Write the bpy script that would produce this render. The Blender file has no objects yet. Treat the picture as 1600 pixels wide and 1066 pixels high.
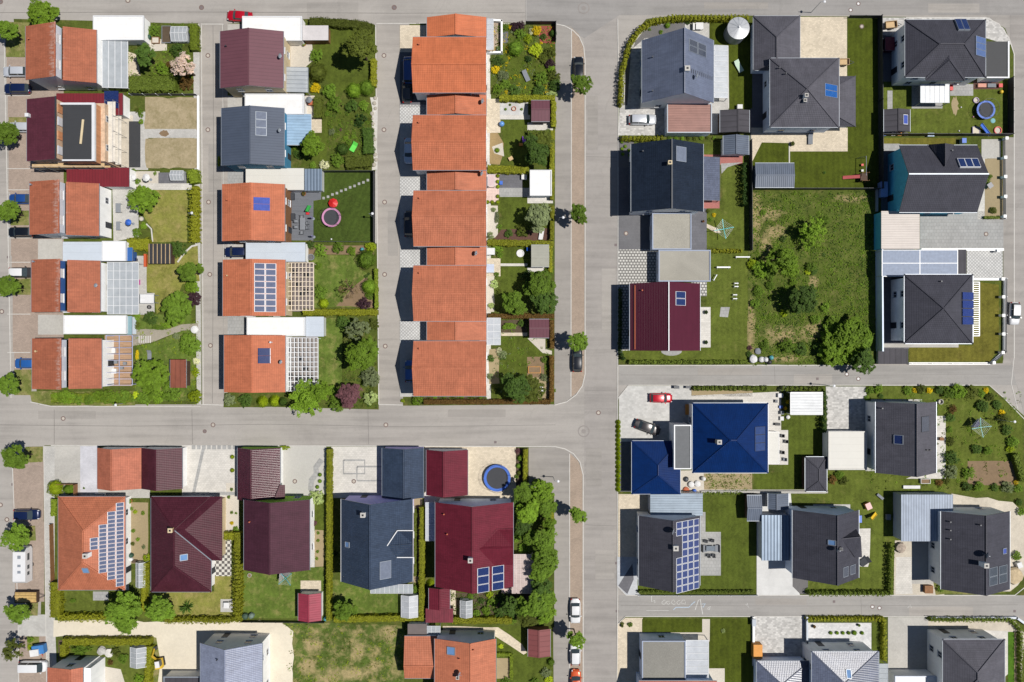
import bpy, bmesh, math, random
from mathutils import Vector, Matrix
rnd = random.Random(7)
S, H = 8.8, 141.4            # photo pixels per metre on the ground, camera height (m)
SC = bpy.context.scene
COL = SC.collection
GZ = 0.10                    # level of the plots above the road
def P(px, py, h=0.0):        # where a point of height h stands that the photo shows at px, py
    k = (H-h)/H/S
    return Vector(((px-800)*k, (533-py)*k, h))
def lin(c):
    c = c/255.0
    return c/12.92 if c <= .04045 else ((c+.055)/1.055)**2.4
def A(r, g, b, f=1.65):      # sunlit picture colour -> base colour
    return (min(lin(r)/f, .9), min(lin(g)/f, .9), min(lin(b)/f, .9), 1)
# ------------------------------------------------------------------ materials
MATS = {}
class NT:
    def __init__(s, name):
        s.m = bpy.data.materials.new(name); s.m.use_nodes = True
        s.t = s.m.node_tree; s.n = s.t.nodes; s.n.clear()
        s.out = s.n.new('ShaderNodeOutputMaterial')
        s.b = s.n.new('ShaderNodeBsdfPrincipled'); s.t.links.new(s.b.outputs[0], s.out.inputs[0])
    def new(s, typ, **k):
        n = s.n.new('ShaderNode'+typ)
        for a, v in k.items(): setattr(n, a, v)
        return n
    def L(s, a, b): s.t.links.new(a, b)
    def pos(s): return s.new('NewGeometry').outputs['Position']
    def obj(s): return s.new('TexCoord').outputs['Object']
    def uv(s): return s.new('TexCoord').outputs['UV']
    def math(s, op, a, b=None, c=None):
        n = s.new('Math', operation=op)
        for i, x in enumerate((a, b, c)):
            if x is None: continue
            if isinstance(x, (int, float)): n.inputs[i].default_value = x
            else: s.L(x, n.inputs[i])
        return n.outputs[0]
    def noise(s, co, scale, detail=3, rough=.55, dist=0):
        n = s.new('TexNoise'); n.inputs['Scale'].default_value = scale
        n.inputs['Detail'].default_value = detail; n.inputs['Roughness'].default_value = rough
        n.inputs['Distortion'].default_value = dist
        if co is not None: s.L(co, n.inputs['Vector'])
        return n.outputs['Fac']
    def mp(s, co, sc=(1, 1, 1), rot=0):
        n = s.new('Mapping'); n.inputs['Scale'].default_value = sc; n.inputs['Rotation'].default_value = (0, 0, rot)
        s.L(co, n.inputs['Vector']); return n.outputs[0]
    def ramp(s, fac, stops):
        n = s.new('ValToRGB'); e = n.color_ramp.elements
        while len(e) < len(stops): e.new(.5)
        for i, (p, c) in enumerate(stops):
            e[i].position = p; e[i].color = c if len(c) == 4 else (*c, 1)
        s.L(fac, n.inputs[0]); return n.outputs[0]
    def mix(s, f, a, b, mode='MIX'):
        n = s.new('Mix', data_type='RGBA', blend_type=mode)
        for i, x in ((0, f), (6, a), (7, b)):
            if isinstance(x, (int, float)): n.inputs[i].default_value = x
            elif isinstance(x, tuple): n.inputs[i].default_value = x
            else: s.L(x, n.inputs[i])
        return n.outputs[2]
    def rng(s, x, a, b, c, d):
        n = s.new('MapRange')
        for i, v in enumerate((a, b, c, d)): n.inputs[i+1].default_value = v
        s.L(x, n.inputs[0]); return n.outputs[0]
    def bump(s, h, strength=.5, dist=.05):
        n = s.new('Bump'); n.inputs['Strength'].default_value = strength; n.inputs['Distance'].default_value = dist
        s.L(h, n.inputs['Height']); s.L(n.outputs[0], s.b.inputs['Normal'])
    def col(s, c): s.L(c, s.b.inputs['Base Color']) if not isinstance(c, tuple) else setattr(s.b.inputs['Base Color'], 'default_value', c)
    def set(s, **k):
        for a, v in k.items(): s.b.inputs[a.replace('_', ' ')].default_value = v
def mul(c, f): return tuple(min(.95, x*f) for x in c[:3])+(1,)
def cached(fn):
    def w(*a, **k):
        key = (fn.__name__,)+a+tuple(sorted(k.items()))
        if key not in MATS: MATS[key] = fn(*a, **k)
        return MATS[key]
    return w
@cached
def ground(name, c, c2=None, s1=.15, s2=3.0, amt=.25, rough=.9, grain=.12):
    n = NT(name); co = n.pos()
    c2 = c2 or mul(c, 1-amt)
    a = n.noise(co, s1, 5, .6, .6); b = n.noise(co, s2, 4, .65); g = n.noise(co, 14, 2, .6)
    f = n.math('ADD', n.math('MULTIPLY', a, .6), n.math('MULTIPLY', b, .4))
    x = n.ramp(f, [(.36, c2), (.62, c)])
    y = n.rng(g, .25, .75, 1-grain, 1+grain)
    n.col(n.mix(1.0, x, y, 'MULTIPLY')); n.set(Roughness=rough)
    n.bump(b, .35, .05); return n.m
@cached
def asphalt(name, c, streak=0.0, ang=0.0):
    n = NT(name); co = n.pos()
    a = n.noise(co, .07, 5, .6, .8); b = n.noise(n.mp(co, (.05, .9, 1), ang), 1.0, 4, .6)
    g = n.noise(co, 9, 3, .7); sp = n.noise(co, 1.3, 4, .7)
    f = n.math('ADD', n.math('MULTIPLY', a, .5), n.math('MULTIPLY', b, .5))
    x = n.ramp(f, [(.36, mul(c, .8)), (.5, c), (.64, mul(c, 1.1))])
    y = n.rng(g, .2, .8, .91, 1.08); z = n.rng(sp, .3, .8, 1.02, .93)
    x = n.mix(1.0, x, n.math('MULTIPLY', y, z), 'MULTIPLY')
    v = n.new('TexVoronoi', feature='DISTANCE_TO_EDGE'); v.inputs['Scale'].default_value = .11
    dn = n.noise(co, .8, 3, .6); dv = n.new('VectorMath', operation='ADD'); n.L(co, dv.inputs[0])
    cv = n.new('CombineXYZ'); n.L(n.math('MULTIPLY', dn, 2.5), cv.inputs[0]); n.L(n.math('MULTIPLY', dn, 3.5), cv.inputs[1]); n.L(cv.outputs[0], dv.inputs[1])
    n.L(dv.outputs[0], v.inputs['Vector'])
    crack = n.math('LESS_THAN', v.outputs['Distance'], .006)
    x = n.mix(n.math('MULTIPLY', crack, .1), x, mul(c, .45))
    n.col(x); n.set(Roughness=.92); n.bump(g, .3, .02); return n.m
@cached
def paving(name, c, w=.4, h=.2, joint=.02, var=.12, jc=.6, rot=0.0, off=.5):
    n = NT(name); co = n.pos()
    br = n.new('TexBrick'); n.L(n.mp(co, (1, 1, 1), rot), br.inputs['Vector'])
    br.offset = off
    br.inputs['Color1'].default_value = mul(c, 1+var); br.inputs['Color2'].default_value = mul(c, 1-var)
    br.inputs['Mortar'].default_value = mul(c, jc); br.inputs['Scale'].default_value = 1
    br.inputs['Mortar Size'].default_value = joint; br.inputs['Brick Width'].default_value = w; br.inputs['Row Height'].default_value = h
    a = n.noise(co, .35, 5, .65, .5); g = n.noise(co, 7, 3)
    y = n.math('MULTIPLY', n.rng(a, .3, .7, .86, 1.08), n.rng(g, .25, .75, .94, 1.06))
    n.col(n.mix(1.0, br.outputs[0], y, 'MULTIPLY')); n.set(Roughness=.85); return n.m
@cached
def lawn(name, c, dry=None, dryamt=.35, mow=0.0, rot=0.0, patches=(), pc=None):
    n = NT(name); co = n.pos(); dry = dry or A(150, 140, 75)
    a = n.noise(co, .35, 5, .65, .7); b = n.noise(co, 2.2, 5, .7); g = n.noise(co, 8, 4, .75)
    f = n.math('ADD', n.math('MULTIPLY', a, .55), n.math('MULTIPLY', b, .45))
    x = n.ramp(f, [(.36, mul(c, .66)), (.5, c), (.64, mul(c, 1.28))])
    d = n.ramp(n.noise(co, .55, 6, .72, .25), [(.62-dryamt*.3, (0, 0, 0)), (.84-dryamt*.3, (1, 1, 1))])
    x = n.mix(n.math('MULTIPLY', d, min(1, dryamt*1.9)), x, dry)
    if patches:        # worn places in the sward, each an ellipse with a ragged edge
        best = None
        for px, py, rx, ry in patches:
            p = P(px, py); v = n.new('VectorMath', operation='SUBTRACT'); n.L(co, v.inputs[0]); v.inputs[1].default_value = (p.x, p.y, 0)
            w = n.new('VectorMath', operation='MULTIPLY'); n.L(v.outputs[0], w.inputs[0]); w.inputs[1].default_value = (S/rx, S/ry, 0)
            l = n.new('VectorMath', operation='LENGTH'); n.L(w.outputs[0], l.inputs[0])
            best = l.outputs['Value'] if best is None else n.math('MINIMUM', best, l.outputs['Value'])
        e = n.math('ADD', best, n.math('MULTIPLY', n.math('SUBTRACT', n.noise(co, .8, 7, .78), .5), 3.6))
        x = n.mix(n.rng(e, .45, 1.35, .8, 0), x, n.ramp(n.noise(co, 1.5, 5, .7), [(.35, mul(pc or dry, .8)), (.65, mul(pc or dry, 1.15))]))
    if mow:
        wv = n.new('TexWave'); wv.inputs['Scale'].default_value = .32; wv.inputs['Distortion'].default_value = 1.5
        wv.inputs['Detail'].default_value = 2; n.L(n.mp(co, (1, 1, 1), rot), wv.inputs['Vector'])
        x = n.mix(1.0, x, n.rng(wv.outputs['Fac'], 0, 1, 1-mow, 1+mow), 'MULTIPLY')
    x = n.mix(1.0, x, n.rng(g, .25, .75, .62, 1.38), 'MULTIPLY')
    n.col(x); n.set(Roughness=.95); n.set(**{'Specular_IOR_Level': .15}); n.bump(n.math('ADD', g, b), .8, .08); return n.m
@cached
def checker(name, c, c2, s):
    n = NT(name); k = n.new('TexChecker'); k.inputs['Scale'].default_value = 1/s; n.L(n.pos(), k.inputs['Vector']); k.inputs['Color1'].default_value = c; k.inputs['Color2'].default_value = c2
    n.col(n.mix(1.0, k.outputs[0], n.rng(n.noise(n.pos(), 3, 4), .3, .7, .88, 1.08), 'MULTIPLY')); n.set(Roughness=.85); return n.m
@cached
def tiles(name, c, rough=.6, tw=.30, tl=.36, var=.16, frost=0.0, bump=.5, moss=0.0, spec=.2):
    n = NT(name); uv = n.uv(); sx = n.new('SeparateXYZ'); n.L(uv, sx.inputs[0])
    u = n.math('DIVIDE', sx.outputs[0], tw); v = n.math('DIVIDE', sx.outputs[1], tl)
    fu = n.math('FLOOR', u); fv = n.math('FLOOR', v)
    cb = n.new('CombineXYZ'); n.L(fu, cb.inputs[0]); n.L(fv, cb.inputs[1])
    wn = n.new('TexWhiteNoise', noise_dimensions='2D'); n.L(cb.outputs[0], wn.inputs['Vector'])
    ps = n.pos(); a = n.noise(ps, .5, 5, .65, .5); st = n.noise(n.mp(uv, (2.2, .18, 1)), 1, 4, .6)
    k = n.math('MULTIPLY', n.rng(wn.outputs['Value'], 0, 1, 1-var, 1+var), n.math('MULTIPLY', n.rng(a, .3, .7, .84, 1.13), n.rng(st, .3, .7, .9, 1.1)))
    fr_v = n.math('FRACT', v); fr_u = n.math('FRACT', u)
    seam = n.math('MULTIPLY', n.rng(n.math('LESS_THAN', fr_v, .16), 0, 1, 1, .82), n.rng(n.math('LESS_THAN', fr_u, .14), 0, 1, 1, .88))
    x = n.mix(1.0, c, n.math('MULTIPLY', k, seam), 'MULTIPLY')
    if frost:
        f = n.math('MULTIPLY', n.noise(n.mp(uv, (1.6, .5, 1)), 1.4, 6, .75), n.rng(sx.outputs[1], 3.6, 5.5, .4, 1.3))
        x = n.mix(n.ramp(f, [(.56, (0, 0, 0)), (.8, (frost,)*3)]), x, A(225, 205, 195))
    if moss:
        f = n.noise(ps, 1.1, 6, .75, .5); x = n.mix(n.ramp(f, [(.52, (0, 0, 0)), (.75, (moss,)*3)]), x, A(80, 70, 55))
    n.col(x); n.set(Roughness=rough); n.set(**{'Specular_IOR_Level': spec})
    hgt = n.math('ADD', n.math('MULTIPLY', n.math('SINE', n.math('MULTIPLY', u, 6.2832)), .5), n.math('MULTIPLY', fr_v, -1.0))
    n.bump(hgt, bump, .04); return n.m
@cached
def seam(name, c, w=.5, rough=.4, metal=0.0, dirt=.12, along=0, wave=False, bump=.6):
    n = NT(name); uv = n.uv(); sx = n.new('SeparateXYZ'); n.L(uv, sx.inputs[0])
    u = n.math('DIVIDE', sx.outputs[along], w); fu = n.math('FRACT', u)
    ps = n.pos(); a = n.noise(ps, .45, 5, .65, .4); st = n.noise(n.mp(uv, (.2, 2, 1) if along else (2, .2, 1)), 1, 4, .6)
    k = n.math('MULTIPLY', n.rng(a, .3, .7, 1-dirt, 1+dirt), n.rng(st, .3, .7, 1-dirt, 1+dirt))
    if wave:
        hgt = n.math('SINE', n.math('MULTIPLY', u, 6.2832)); k = n.math('MULTIPLY', k, n.rng(hgt, -1, 1, .8, 1.1))
    else:
        hgt = n.math('LESS_THAN', fu, .14); k = n.math('MULTIPLY', k, n.rng(hgt, 0, 1, 1, .78))
    n.col(n.mix(1.0, c, k, 'MULTIPLY')); n.set(Roughness=rough, Metallic=metal); n.set(**{'Specular_IOR_Level': .25}); n.bump(hgt, bump, .03); return n.m
@cached
def plain(name, c, rough=.6, metal=0.0, var=.08, coat=0.0, scale=1.5):
    n = NT(name); co = n.obj(); a = n.noise(co, scale, 4, .65, .3); b = n.noise(co, scale*7, 3, .6)
    k = n.math('MULTIPLY', n.rng(a, .3, .7, 1-var, 1+var), n.rng(b, .3, .7, 1-var*.6, 1+var*.6))
    n.col(n.mix(1.0, c, k, 'MULTIPLY')); n.set(Roughness=rough, Metallic=metal, Coat_Weight=coat); return n.m
@cached
def plaster(name, c):
    n = NT(name); co = n.pos(); a = n.noise(n.mp(co, (1, 1, .35)), .9, 5, .65); b = n.noise(co, 12, 2)
    n.col(n.mix(1.0, c, n.math('MULTIPLY', n.rng(a, .3, .7, .9, 1.05), n.rng(b, .3, .7, .96, 1.04)), 'MULTIPLY')); n.set(Roughness=.9); return n.m
@cached
def membrane(name, c, gap=1.2, dirt=.1, rough=.7):
    n = NT(name); co = n.pos(); a = n.noise(co, .5, 6, .7, .8); g = n.noise(co, 8, 3, .7)
    sx = n.new('SeparateXYZ'); n.L(co, sx.inputs[0])
    ln = n.math('LESS_THAN', n.math('FRACT', n.math('DIVIDE', sx.outputs[1], gap)), .05)
    pd = n.noise(co, .9, 3, .5, 1.2); a = n.math('SUBTRACT', a, n.rng(n.math('ABSOLUTE', n.math('SUBTRACT', pd, .5)), 0, .035, .12, 0))
    k = n.math('MULTIPLY', n.rng(a, .3, .7, 1-dirt, 1+dirt*.5), n.math('MULTIPLY', n.rng(g, .25, .75, 1-dirt*.5, 1+dirt*.5), n.rng(ln, 0, 1, 1, .9)))
    n.col(n.mix(1.0, c, k, 'MULTIPLY')); n.set(Roughness=rough); return n.m
@cached
def leaf(name, c, c2=None, trans=.25, hue=.25):
    n = NT(name); co = n.obj(); c2 = c2 or mul(c, .5)
    a = n.noise(co, 3.0, 3, .6); b = n.noise(co, 22, 2, .6)
    oi = n.new('ObjectInfo')
    f = n.math('ADD', n.math('MULTIPLY', a, .55), n.math('MULTIPLY', b, .45))
    x = n.ramp(f, [(.36, c2), (.52, c), (.66, mul(c, 1.35))])
    x = n.mix(1.0, x, n.rng(oi.outputs['Random'], 0, 1, 1-hue, 1+hue), 'MULTIPLY')
    n.col(x); n.set(Roughness=.7); n.set(**{'Specular_IOR_Level': .2})
    tr = n.new('BsdfTranslucent'); n.L(n.mix(1.0, x, (1.3, 1.35, .5, 1), 'MULTIPLY'), tr.inputs[0])
    ms = n.new('MixShader'); ms.inputs[0].default_value = trans*1.4
    n.L(n.b.outputs[0], ms.inputs[1]); n.L(tr.outputs[0], ms.inputs[2]); n.L(ms.outputs[0], n.out.inputs[0]); return n.m
@cached
def glass(name, tint=(.85, .9, .95), alpha=.58, rough=.25, dif=.5):
    n = NT(name); n.set(Base_Color=tuple(x*dif for x in tint)+(1,), Roughness=rough); n.set(**{'Specular_IOR_Level': .35})
    a = n.noise(n.pos(), .8, 4, .6)
    t = n.new('BsdfTransparent'); t.inputs[0].default_value = (*tint, 1)
    ms = n.new('MixShader'); n.L(n.rng(a, .3, .7, alpha*.85, min(1, alpha*1.15)), ms.inputs[0])
    n.L(t.outputs[0], ms.inputs[1]); n.L(n.b.outputs[0], ms.inputs[2]); n.L(ms.outputs[0], n.out.inputs[0]); return n.m
@cached
def cells(name, c, cu=.16, rough=.15, line=.25):
    n = NT(name); uv = n.uv(); sx = n.new('SeparateXYZ'); n.L(uv, sx.inputs[0])
    fu = n.math('FRACT', n.math('DIVIDE', sx.outputs[0], cu)); fv = n.math('FRACT', n.math('DIVIDE', sx.outputs[1], cu))
    g = n.math('MAXIMUM', n.math('LESS_THAN', fu, .08), n.math('LESS_THAN', fv, .08))
    x = n.mix(n.math('MULTIPLY', g, line), c, mul(A(170, 180, 200), 1))
    a = n.noise(n.pos(), 2.0, 3); x = n.mix(1.0, x, n.rng(a, .3, .7, .88, 1.12), 'MULTIPLY')
    n.col(x); n.set(Roughness=rough, Coat_Weight=.3); return n.m
# ------------------------------------------------------------------ mesh building
def tag(o, label=None, cat=None, group=None, kind=None):
    if label: o['label'] = label
    if cat: o['category'] = cat
    if group: o['group'] = group
    if kind: o['kind'] = kind
    return o
def empty(name, loc, label, cat, group=None, rot=0.0):
    o = bpy.data.objects.new(name, None); o.location = loc; o.rotation_euler = (0, 0, rot); o.empty_display_size = .3
    COL.objects.link(o); return tag(o, label, cat, group)
def origin(o):
    l = Vector((0, 0, 0))
    while o is not None: l += o.location; o = o.parent
    return l
class MB:
    def __init__(s): s.v = []; s.f = []; s.m = []; s.uv = []
    def face(s, pts, mi=0, uv=None):
        pts = [Vector(p) for p in pts]; i = len(s.v); s.v += pts; s.f.append(list(range(i, i+len(pts)))); s.m.append(mi)
        if uv is None:
            e = (pts[1]-pts[0]); e = e.normalized() if e.length > 1e-9 else Vector((1, 0, 0))
            nrm = Vector((0, 0, 0))
            for k in range(1, len(pts)-1): nrm += (pts[k]-pts[0]).cross(pts[k+1]-pts[0])
            g = nrm.cross(e); g = g.normalized() if g.length > 1e-12 else Vector((0, 1, 0))
            uv = [((p-pts[0]).dot(e), (p-pts[0]).dot(g)) for p in pts]
        s.uv.append(uv)
    def box(s, x0, y0, z0, x1, y1, z1, mi=0):
        if x0 > x1: x0, x1 = x1, x0
        if y0 > y1: y0, y1 = y1, y0
        c = [(x0, y0, z0), (x1, y0, z0), (x1, y1, z0), (x0, y1, z0), (x0, y0, z1), (x1, y0, z1), (x1, y1, z1), (x0, y1, z1)]
        for q in ((4, 5, 6, 7), (3, 2, 1, 0), (0, 1, 5, 4), (1, 2, 6, 5), (2, 3, 7, 6), (3, 0, 4, 7)): s.face([c[k] for k in q], mi)
    def obox(s, p, q, w, h, mi=0, up=Vector((0, 0, 1))):    # bar from p to q, width w, height h, centred
        p, q = Vector(p), Vector(q); d = (q-p)
        if d.length < 1e-6: return
        d.normalize(); sd = d.cross(up)
        if sd.length < 1e-4: sd = Vector((1, 0, 0))
        sd.normalize(); u = sd.cross(d); a = sd*w/2; b = u*h/2
        c = [p-a-b, p+a-b, p+a+b, p-a+b, q-a-b, q+a-b, q+a+b, q-a+b]
        for k in ((3, 2, 1, 0), (4, 5, 6, 7), (0, 1, 5, 4), (1, 2, 6, 5), (2, 3, 7, 6), (3, 0, 4, 7)): s.face([c[i] for i in k], mi)
    def tube(s, p, q, r, r2=None, n=8, mi=0, cap=True):
        p, q = Vector(p), Vector(q); r2 = r if r2 is None else r2; d = (q-p).normalized()
        a = d.orthogonal().normalized(); b = d.cross(a)
        A_ = [p+(a*math.cos(t)+b*math.sin(t))*r for t in [6.28318*k/n for k in range(n)]]
        B_ = [q+(a*math.cos(t)+b*math.sin(t))*r2 for t in [6.28318*k/n for k in range(n)]]
        for k in range(n): s.face([A_[k], A_[(k+1) % n], B_[(k+1) % n], B_[k]], mi)
        if cap:
            s.face(B_, mi); s.face(A_[::-1], mi)
    def prism(s, poly, z0, z1, mi=0, ms=None):
        n = len(poly); ar = sum(poly[i][0]*poly[(i+1) % n][1]-poly[(i+1) % n][0]*poly[i][1] for i in range(n))
        if ar < 0: poly = poly[::-1]
        s.face([(p[0], p[1], z1) for p in poly], mi); s.face([(p[0], p[1], z0) for p in poly[::-1]], mi)
        for k in range(n):
            a, b = poly[k], poly[(k+1) % n]
            s.face([(a[0], a[1], z0), (b[0], b[1], z0), (b[0], b[1], z1), (a[0], a[1], z1)], mi if ms is None else ms)
    def ring(s, c, r0, r1, z0, z1, n=24, mi=0):
        for k in range(n):
            t, u = 6.28318*k/n, 6.28318*(k+1)/n
            def q(r, a, z): return (c[0]+r*math.cos(a), c[1]+r*math.sin(a), z)
            s.face([q(r0, t, z1), q(r1, t, z1), q(r1, u, z1), q(r0, u, z1)], mi)
            s.face([q(r1, t, z0), q(r1, u, z0), q(r1, u, z1), q(r1, t, z1)], mi)
            s.face([q(r0, u, z0), q(r0, t, z0), q(r0, t, z1), q(r0, u, z1)], mi)
    def disc(s, c, r, z0, z1, n=24, mi=0, r2=None):
        r2 = r if r2 is None else r2
        s.tube((c[0], c[1], z0), (c[0], c[1], z1), r, r2, n, mi)
    def lathe(s, prof, n=12, mi=0, c=(0, 0)):
        for k in range(n):
            t, u = 6.28318*k/n, 6.28318*(k+1)/n
            for (r0, z0), (r1, z1) in zip(prof, prof[1:]):
                s.face([(c[0]+r0*math.cos(t), c[1]+r0*math.sin(t), z0), (c[0]+r0*math.cos(u), c[1]+r0*math.sin(u), z0),
                        (c[0]+r1*math.cos(u), c[1]+r1*math.sin(u), z1), (c[0]+r1*math.cos(t), c[1]+r1*math.sin(t), z1)], mi)
    def slab(s, pts, t=.16, mi=0, ms=None):   # roof plane with thickness
        pts = [Vector(p) for p in pts]; nz = sum(((pts[k]-pts[0]).cross(pts[k+1]-pts[0])).z for k in range(1, len(pts)-1))
        if nz < 0: pts = [pts[1], pts[0]]+pts[2:][::-1]
        d = Vector((0, 0, -t)); ms = mi if ms is None else ms
        s.face(pts, mi); s.face([p+d for p in pts[::-1]], ms)
        for k in range(len(pts)):
            a, b = pts[k], pts[(k+1) % len(pts)]; s.face([a+d, b+d, b, a], ms)
    def mesh(s, name, mats, off=Vector((0, 0, 0)), smooth=False, merge=False):
        me = bpy.data.meshes.new(name); me.from_pydata([tuple(v-off) for v in s.v], [], s.f)
        for m in (mats if isinstance(mats, (list, tuple)) else [mats]): me.materials.append(m)
        me.polygons.foreach_set('material_index', s.m)
        ul = me.uv_layers.new(name='UVMap'); flat = [c for f in s.uv for p in f for c in p]; ul.data.foreach_set('uv', flat)
        if merge:
            bm = bmesh.new(); bm.from_mesh(me); bmesh.ops.remove_doubles(bm, verts=bm.verts, dist=.002)
            bmesh.ops.recalc_face_normals(bm, faces=bm.faces); bm.to_mesh(me); bm.free()
        if smooth: me.polygons.foreach_set('use_smooth', [True]*len(me.polygons))
        me.update(); return me
    def build(s, name, mats, parent=None, kind=None, smooth=False, merge=False, local=False, loc=None):
        if local: off = Vector((0, 0, 0))
        elif parent is not None: off = origin(parent)
        elif kind: off = Vector((0, 0, 0))
        else:
            xs = [v.x for v in s.v]; ys = [v.y for v in s.v]
            off = Vector(((min(xs)+max(xs))/2, (min(ys)+max(ys))/2, min(v.z for v in s.v)))
        o = bpy.data.objects.new(name, s.mesh(name, mats, off, smooth, merge)); COL.objects.link(o)
        if parent is not None: o.parent = parent
        elif not kind and not local: o.location = off
        if loc is not None: o.location = loc
        if kind: o['kind'] = kind
        return o
def clone(o, parent=None, loc=None):
    c = o.copy(); COL.objects.link(c)
    if parent is not None: c.parent = parent
    if loc is not None: c.location = loc
    return c
def tree_copy(o, parent=None):
    c = o.copy(); COL.objects.link(c)
    if parent is not None: c.parent = parent
    for ch in list(o.children): tree_copy(ch, c)
    return c
# ------------------------------------------------------------------ palette
WHITE = plaster('white_plaster', (.8, .8, .785, 1)); CREAM = plaster('cream_plaster', A(235, 215, 175)); GREYW = plaster('grey_plaster', (.5, .53, .58, 1))
CYAN = plaster('cyan_plaster', (.1, .5, .66, 1)); BLUEW = plaster('blue_plaster', A(50, 100, 170)); LILAC = plaster('lilac_plaster', (.55, .5, .85, 1)); LIME = plaster('lime_plaster', A(170, 225, 60)); SHADEB = plaster('shade_blue_plaster', (.62, .7, .82, 1))  # the pale blue puts the tint of shade into white walls
BRICK = paving('bare_brick', A(222, 158, 112), w=.5, h=.25, joint=.015, var=.15, jc=1.1)
WOOD = plain('weathered_wood', A(150, 105, 65), .8, var=.2); DWOOD = plain('dark_wood', A(85, 62, 48), .8, var=.2); OWOOD = plain('orange_wood', A(235, 160, 70), .7, var=.12); PWOOD = plain('pale_wood', A(215, 185, 140), .8, var=.15)
WMET = plain('white_metal', A(240, 242, 245), .4, var=.05); GMET = plain('grey_metal', A(170, 178, 188), .4, .3, var=.08); DMET = plain('dark_metal', A(62, 66, 74), .5, .2); BLACK = plain('black_plastic', A(32, 33, 36), .6)
CONC = ground('concrete', A(205, 202, 195)); GLASS = glass('clear_roof_glass'); MILK = glass('milky_roof_sheet', (.88, .92, .98), .68, .35, .55); PANE = plain('window_pane', (.03, .04, .06, 1), .06, var=.02)
BLUEP = cells('blue_solar', A(18, 42, 102)); DKP = cells('dark_solar', A(70, 78, 95)); SLP = cells('slate_solar', A(95, 105, 135)); BRP = cells('bright_blue_solar', A(75, 95, 185)); GRP = cells('grey_solar', A(125, 133, 150), line=.1)
RED = plain('red_plastic', A(225, 40, 40), .5); BLUE = plain('blue_plastic', A(50, 110, 215), .5); GREENP = plain('green_plastic', A(70, 190, 90), .5); YEL = plain('yellow_plastic', A(240, 200, 50), .5); PURP = plain('purple_plastic', A(150, 90, 220), .5); TEAL = plain('teal_plastic', A(80, 165, 175), .5); PINK = plain('pink_fabric', A(215, 150, 190), .8); FWHITE = plain('white_fabric', A(240, 240, 240), .9); FGREY = plain('grey_fabric', A(140, 145, 152), .9); TERRA = plain('terracotta', A(200, 110, 75), .8)
# ------------------------------------------------------------------ buildings
class House: pass
def wr(rect, h): a = P(rect[0], rect[1], h); b = P(rect[2], rect[3], h); return (a.x, b.y, b.x, a.y)   # x0,y0,x1,y1 world
def start(label, cat, name, wrect, group):
    h = House(); h.faces = []; h.caps = []; h.eaves = []
    h.root = empty(name, ((wrect[0]+wrect[2])/2, (wrect[1]+wrect[3])/2, GZ), label, cat, group); h.wr = wrect; return h
def cap_line(mb, a, b, r=.11, mi=1):
    a, b = Vector(a), Vector(b); up = Vector((0, 0, .03)); mb.obox(a+up, b+up, r*2, .12, mi)
def finish_roof(h, rm, cm, gm=None, t=.16, extra=()):
    mb = MB()
    for f in h.faces: mb.slab(f, t, 0, 2)
    for a, b in h.caps: cap_line(mb, a, b, .08 if cm is WMET else .11)
    h.roof = mb.build('roof', [rm, cm, GMET if gm is None else gm], h.root)
    for a, b in h.eaves:
        g = MB(); g.obox(Vector(a)+Vector((0, 0, -.06)), Vector(b)+Vector((0, 0, -.06)), .13, .12); g.build('gutter', gm or GMET, h.root)
def pent_wall(h, wm, he, hr, axis, rpos, ov, og):
    x0, y0, x1, y1 = h.wr; mb = MB(); t = .22
    if axis == 'y':
        a, b, c, d = x0+ov, x1-ov, y0+og, y1-og
        def zz(x): return (he+(x-x0)/(rpos-x0)*(hr-he) if x < rpos else he+(x1-x)/(x1-rpos)*(hr-he))-t
        prof = [(a, GZ-.1), (b, GZ-.1), (b, zz(b)), (rpos, hr-t), (a, zz(a))]
        mb.face([(p[0], c, p[1]) for p in prof]); mb.face([(p[0], d, p[1]) for p in prof[::-1]])
        mb.face([(b, c, GZ-.1), (b, d, GZ-.1), (b, d, zz(b)), (b, c, zz(b))]); mb.face([(a, d, GZ-.1), (a, c, GZ-.1), (a, c, zz(a)), (a, d, zz(a))])
    else:
        a, b, c, d = y0+ov, y1-ov, x0+og, x1-og
        def zz(y): return (he+(y-y0)/(rpos-y0)*(hr-he) if y < rpos else he+(y1-y)/(y1-rpos)*(hr-he))-t
        prof = [(a, GZ-.1), (b, GZ-.1), (b, zz(b)), (rpos, hr-t), (a, zz(a))]
        mb.face([(c, p[0], p[1]) for p in prof[::-1]]); mb.face([(d, p[0], p[1]) for p in prof])
        mb.face([(c, a, GZ-.1), (d, a, GZ-.1), (d, a, zz(a)), (c, a, zz(a))]); mb.face([(d, b, GZ-.1), (c, b, GZ-.1), (c, b, zz(b)), (d, b, zz(b))])
    h.wall = mb.build('wall', wm, h.root)
    if axis == 'y': h.wbox = (x0+ov, y0+og, x1-ov, y1-og)
    else: h.wbox = (x0+og, y0+ov, x1-og, y1-ov)
    h.he = he
WINC = {}
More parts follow.
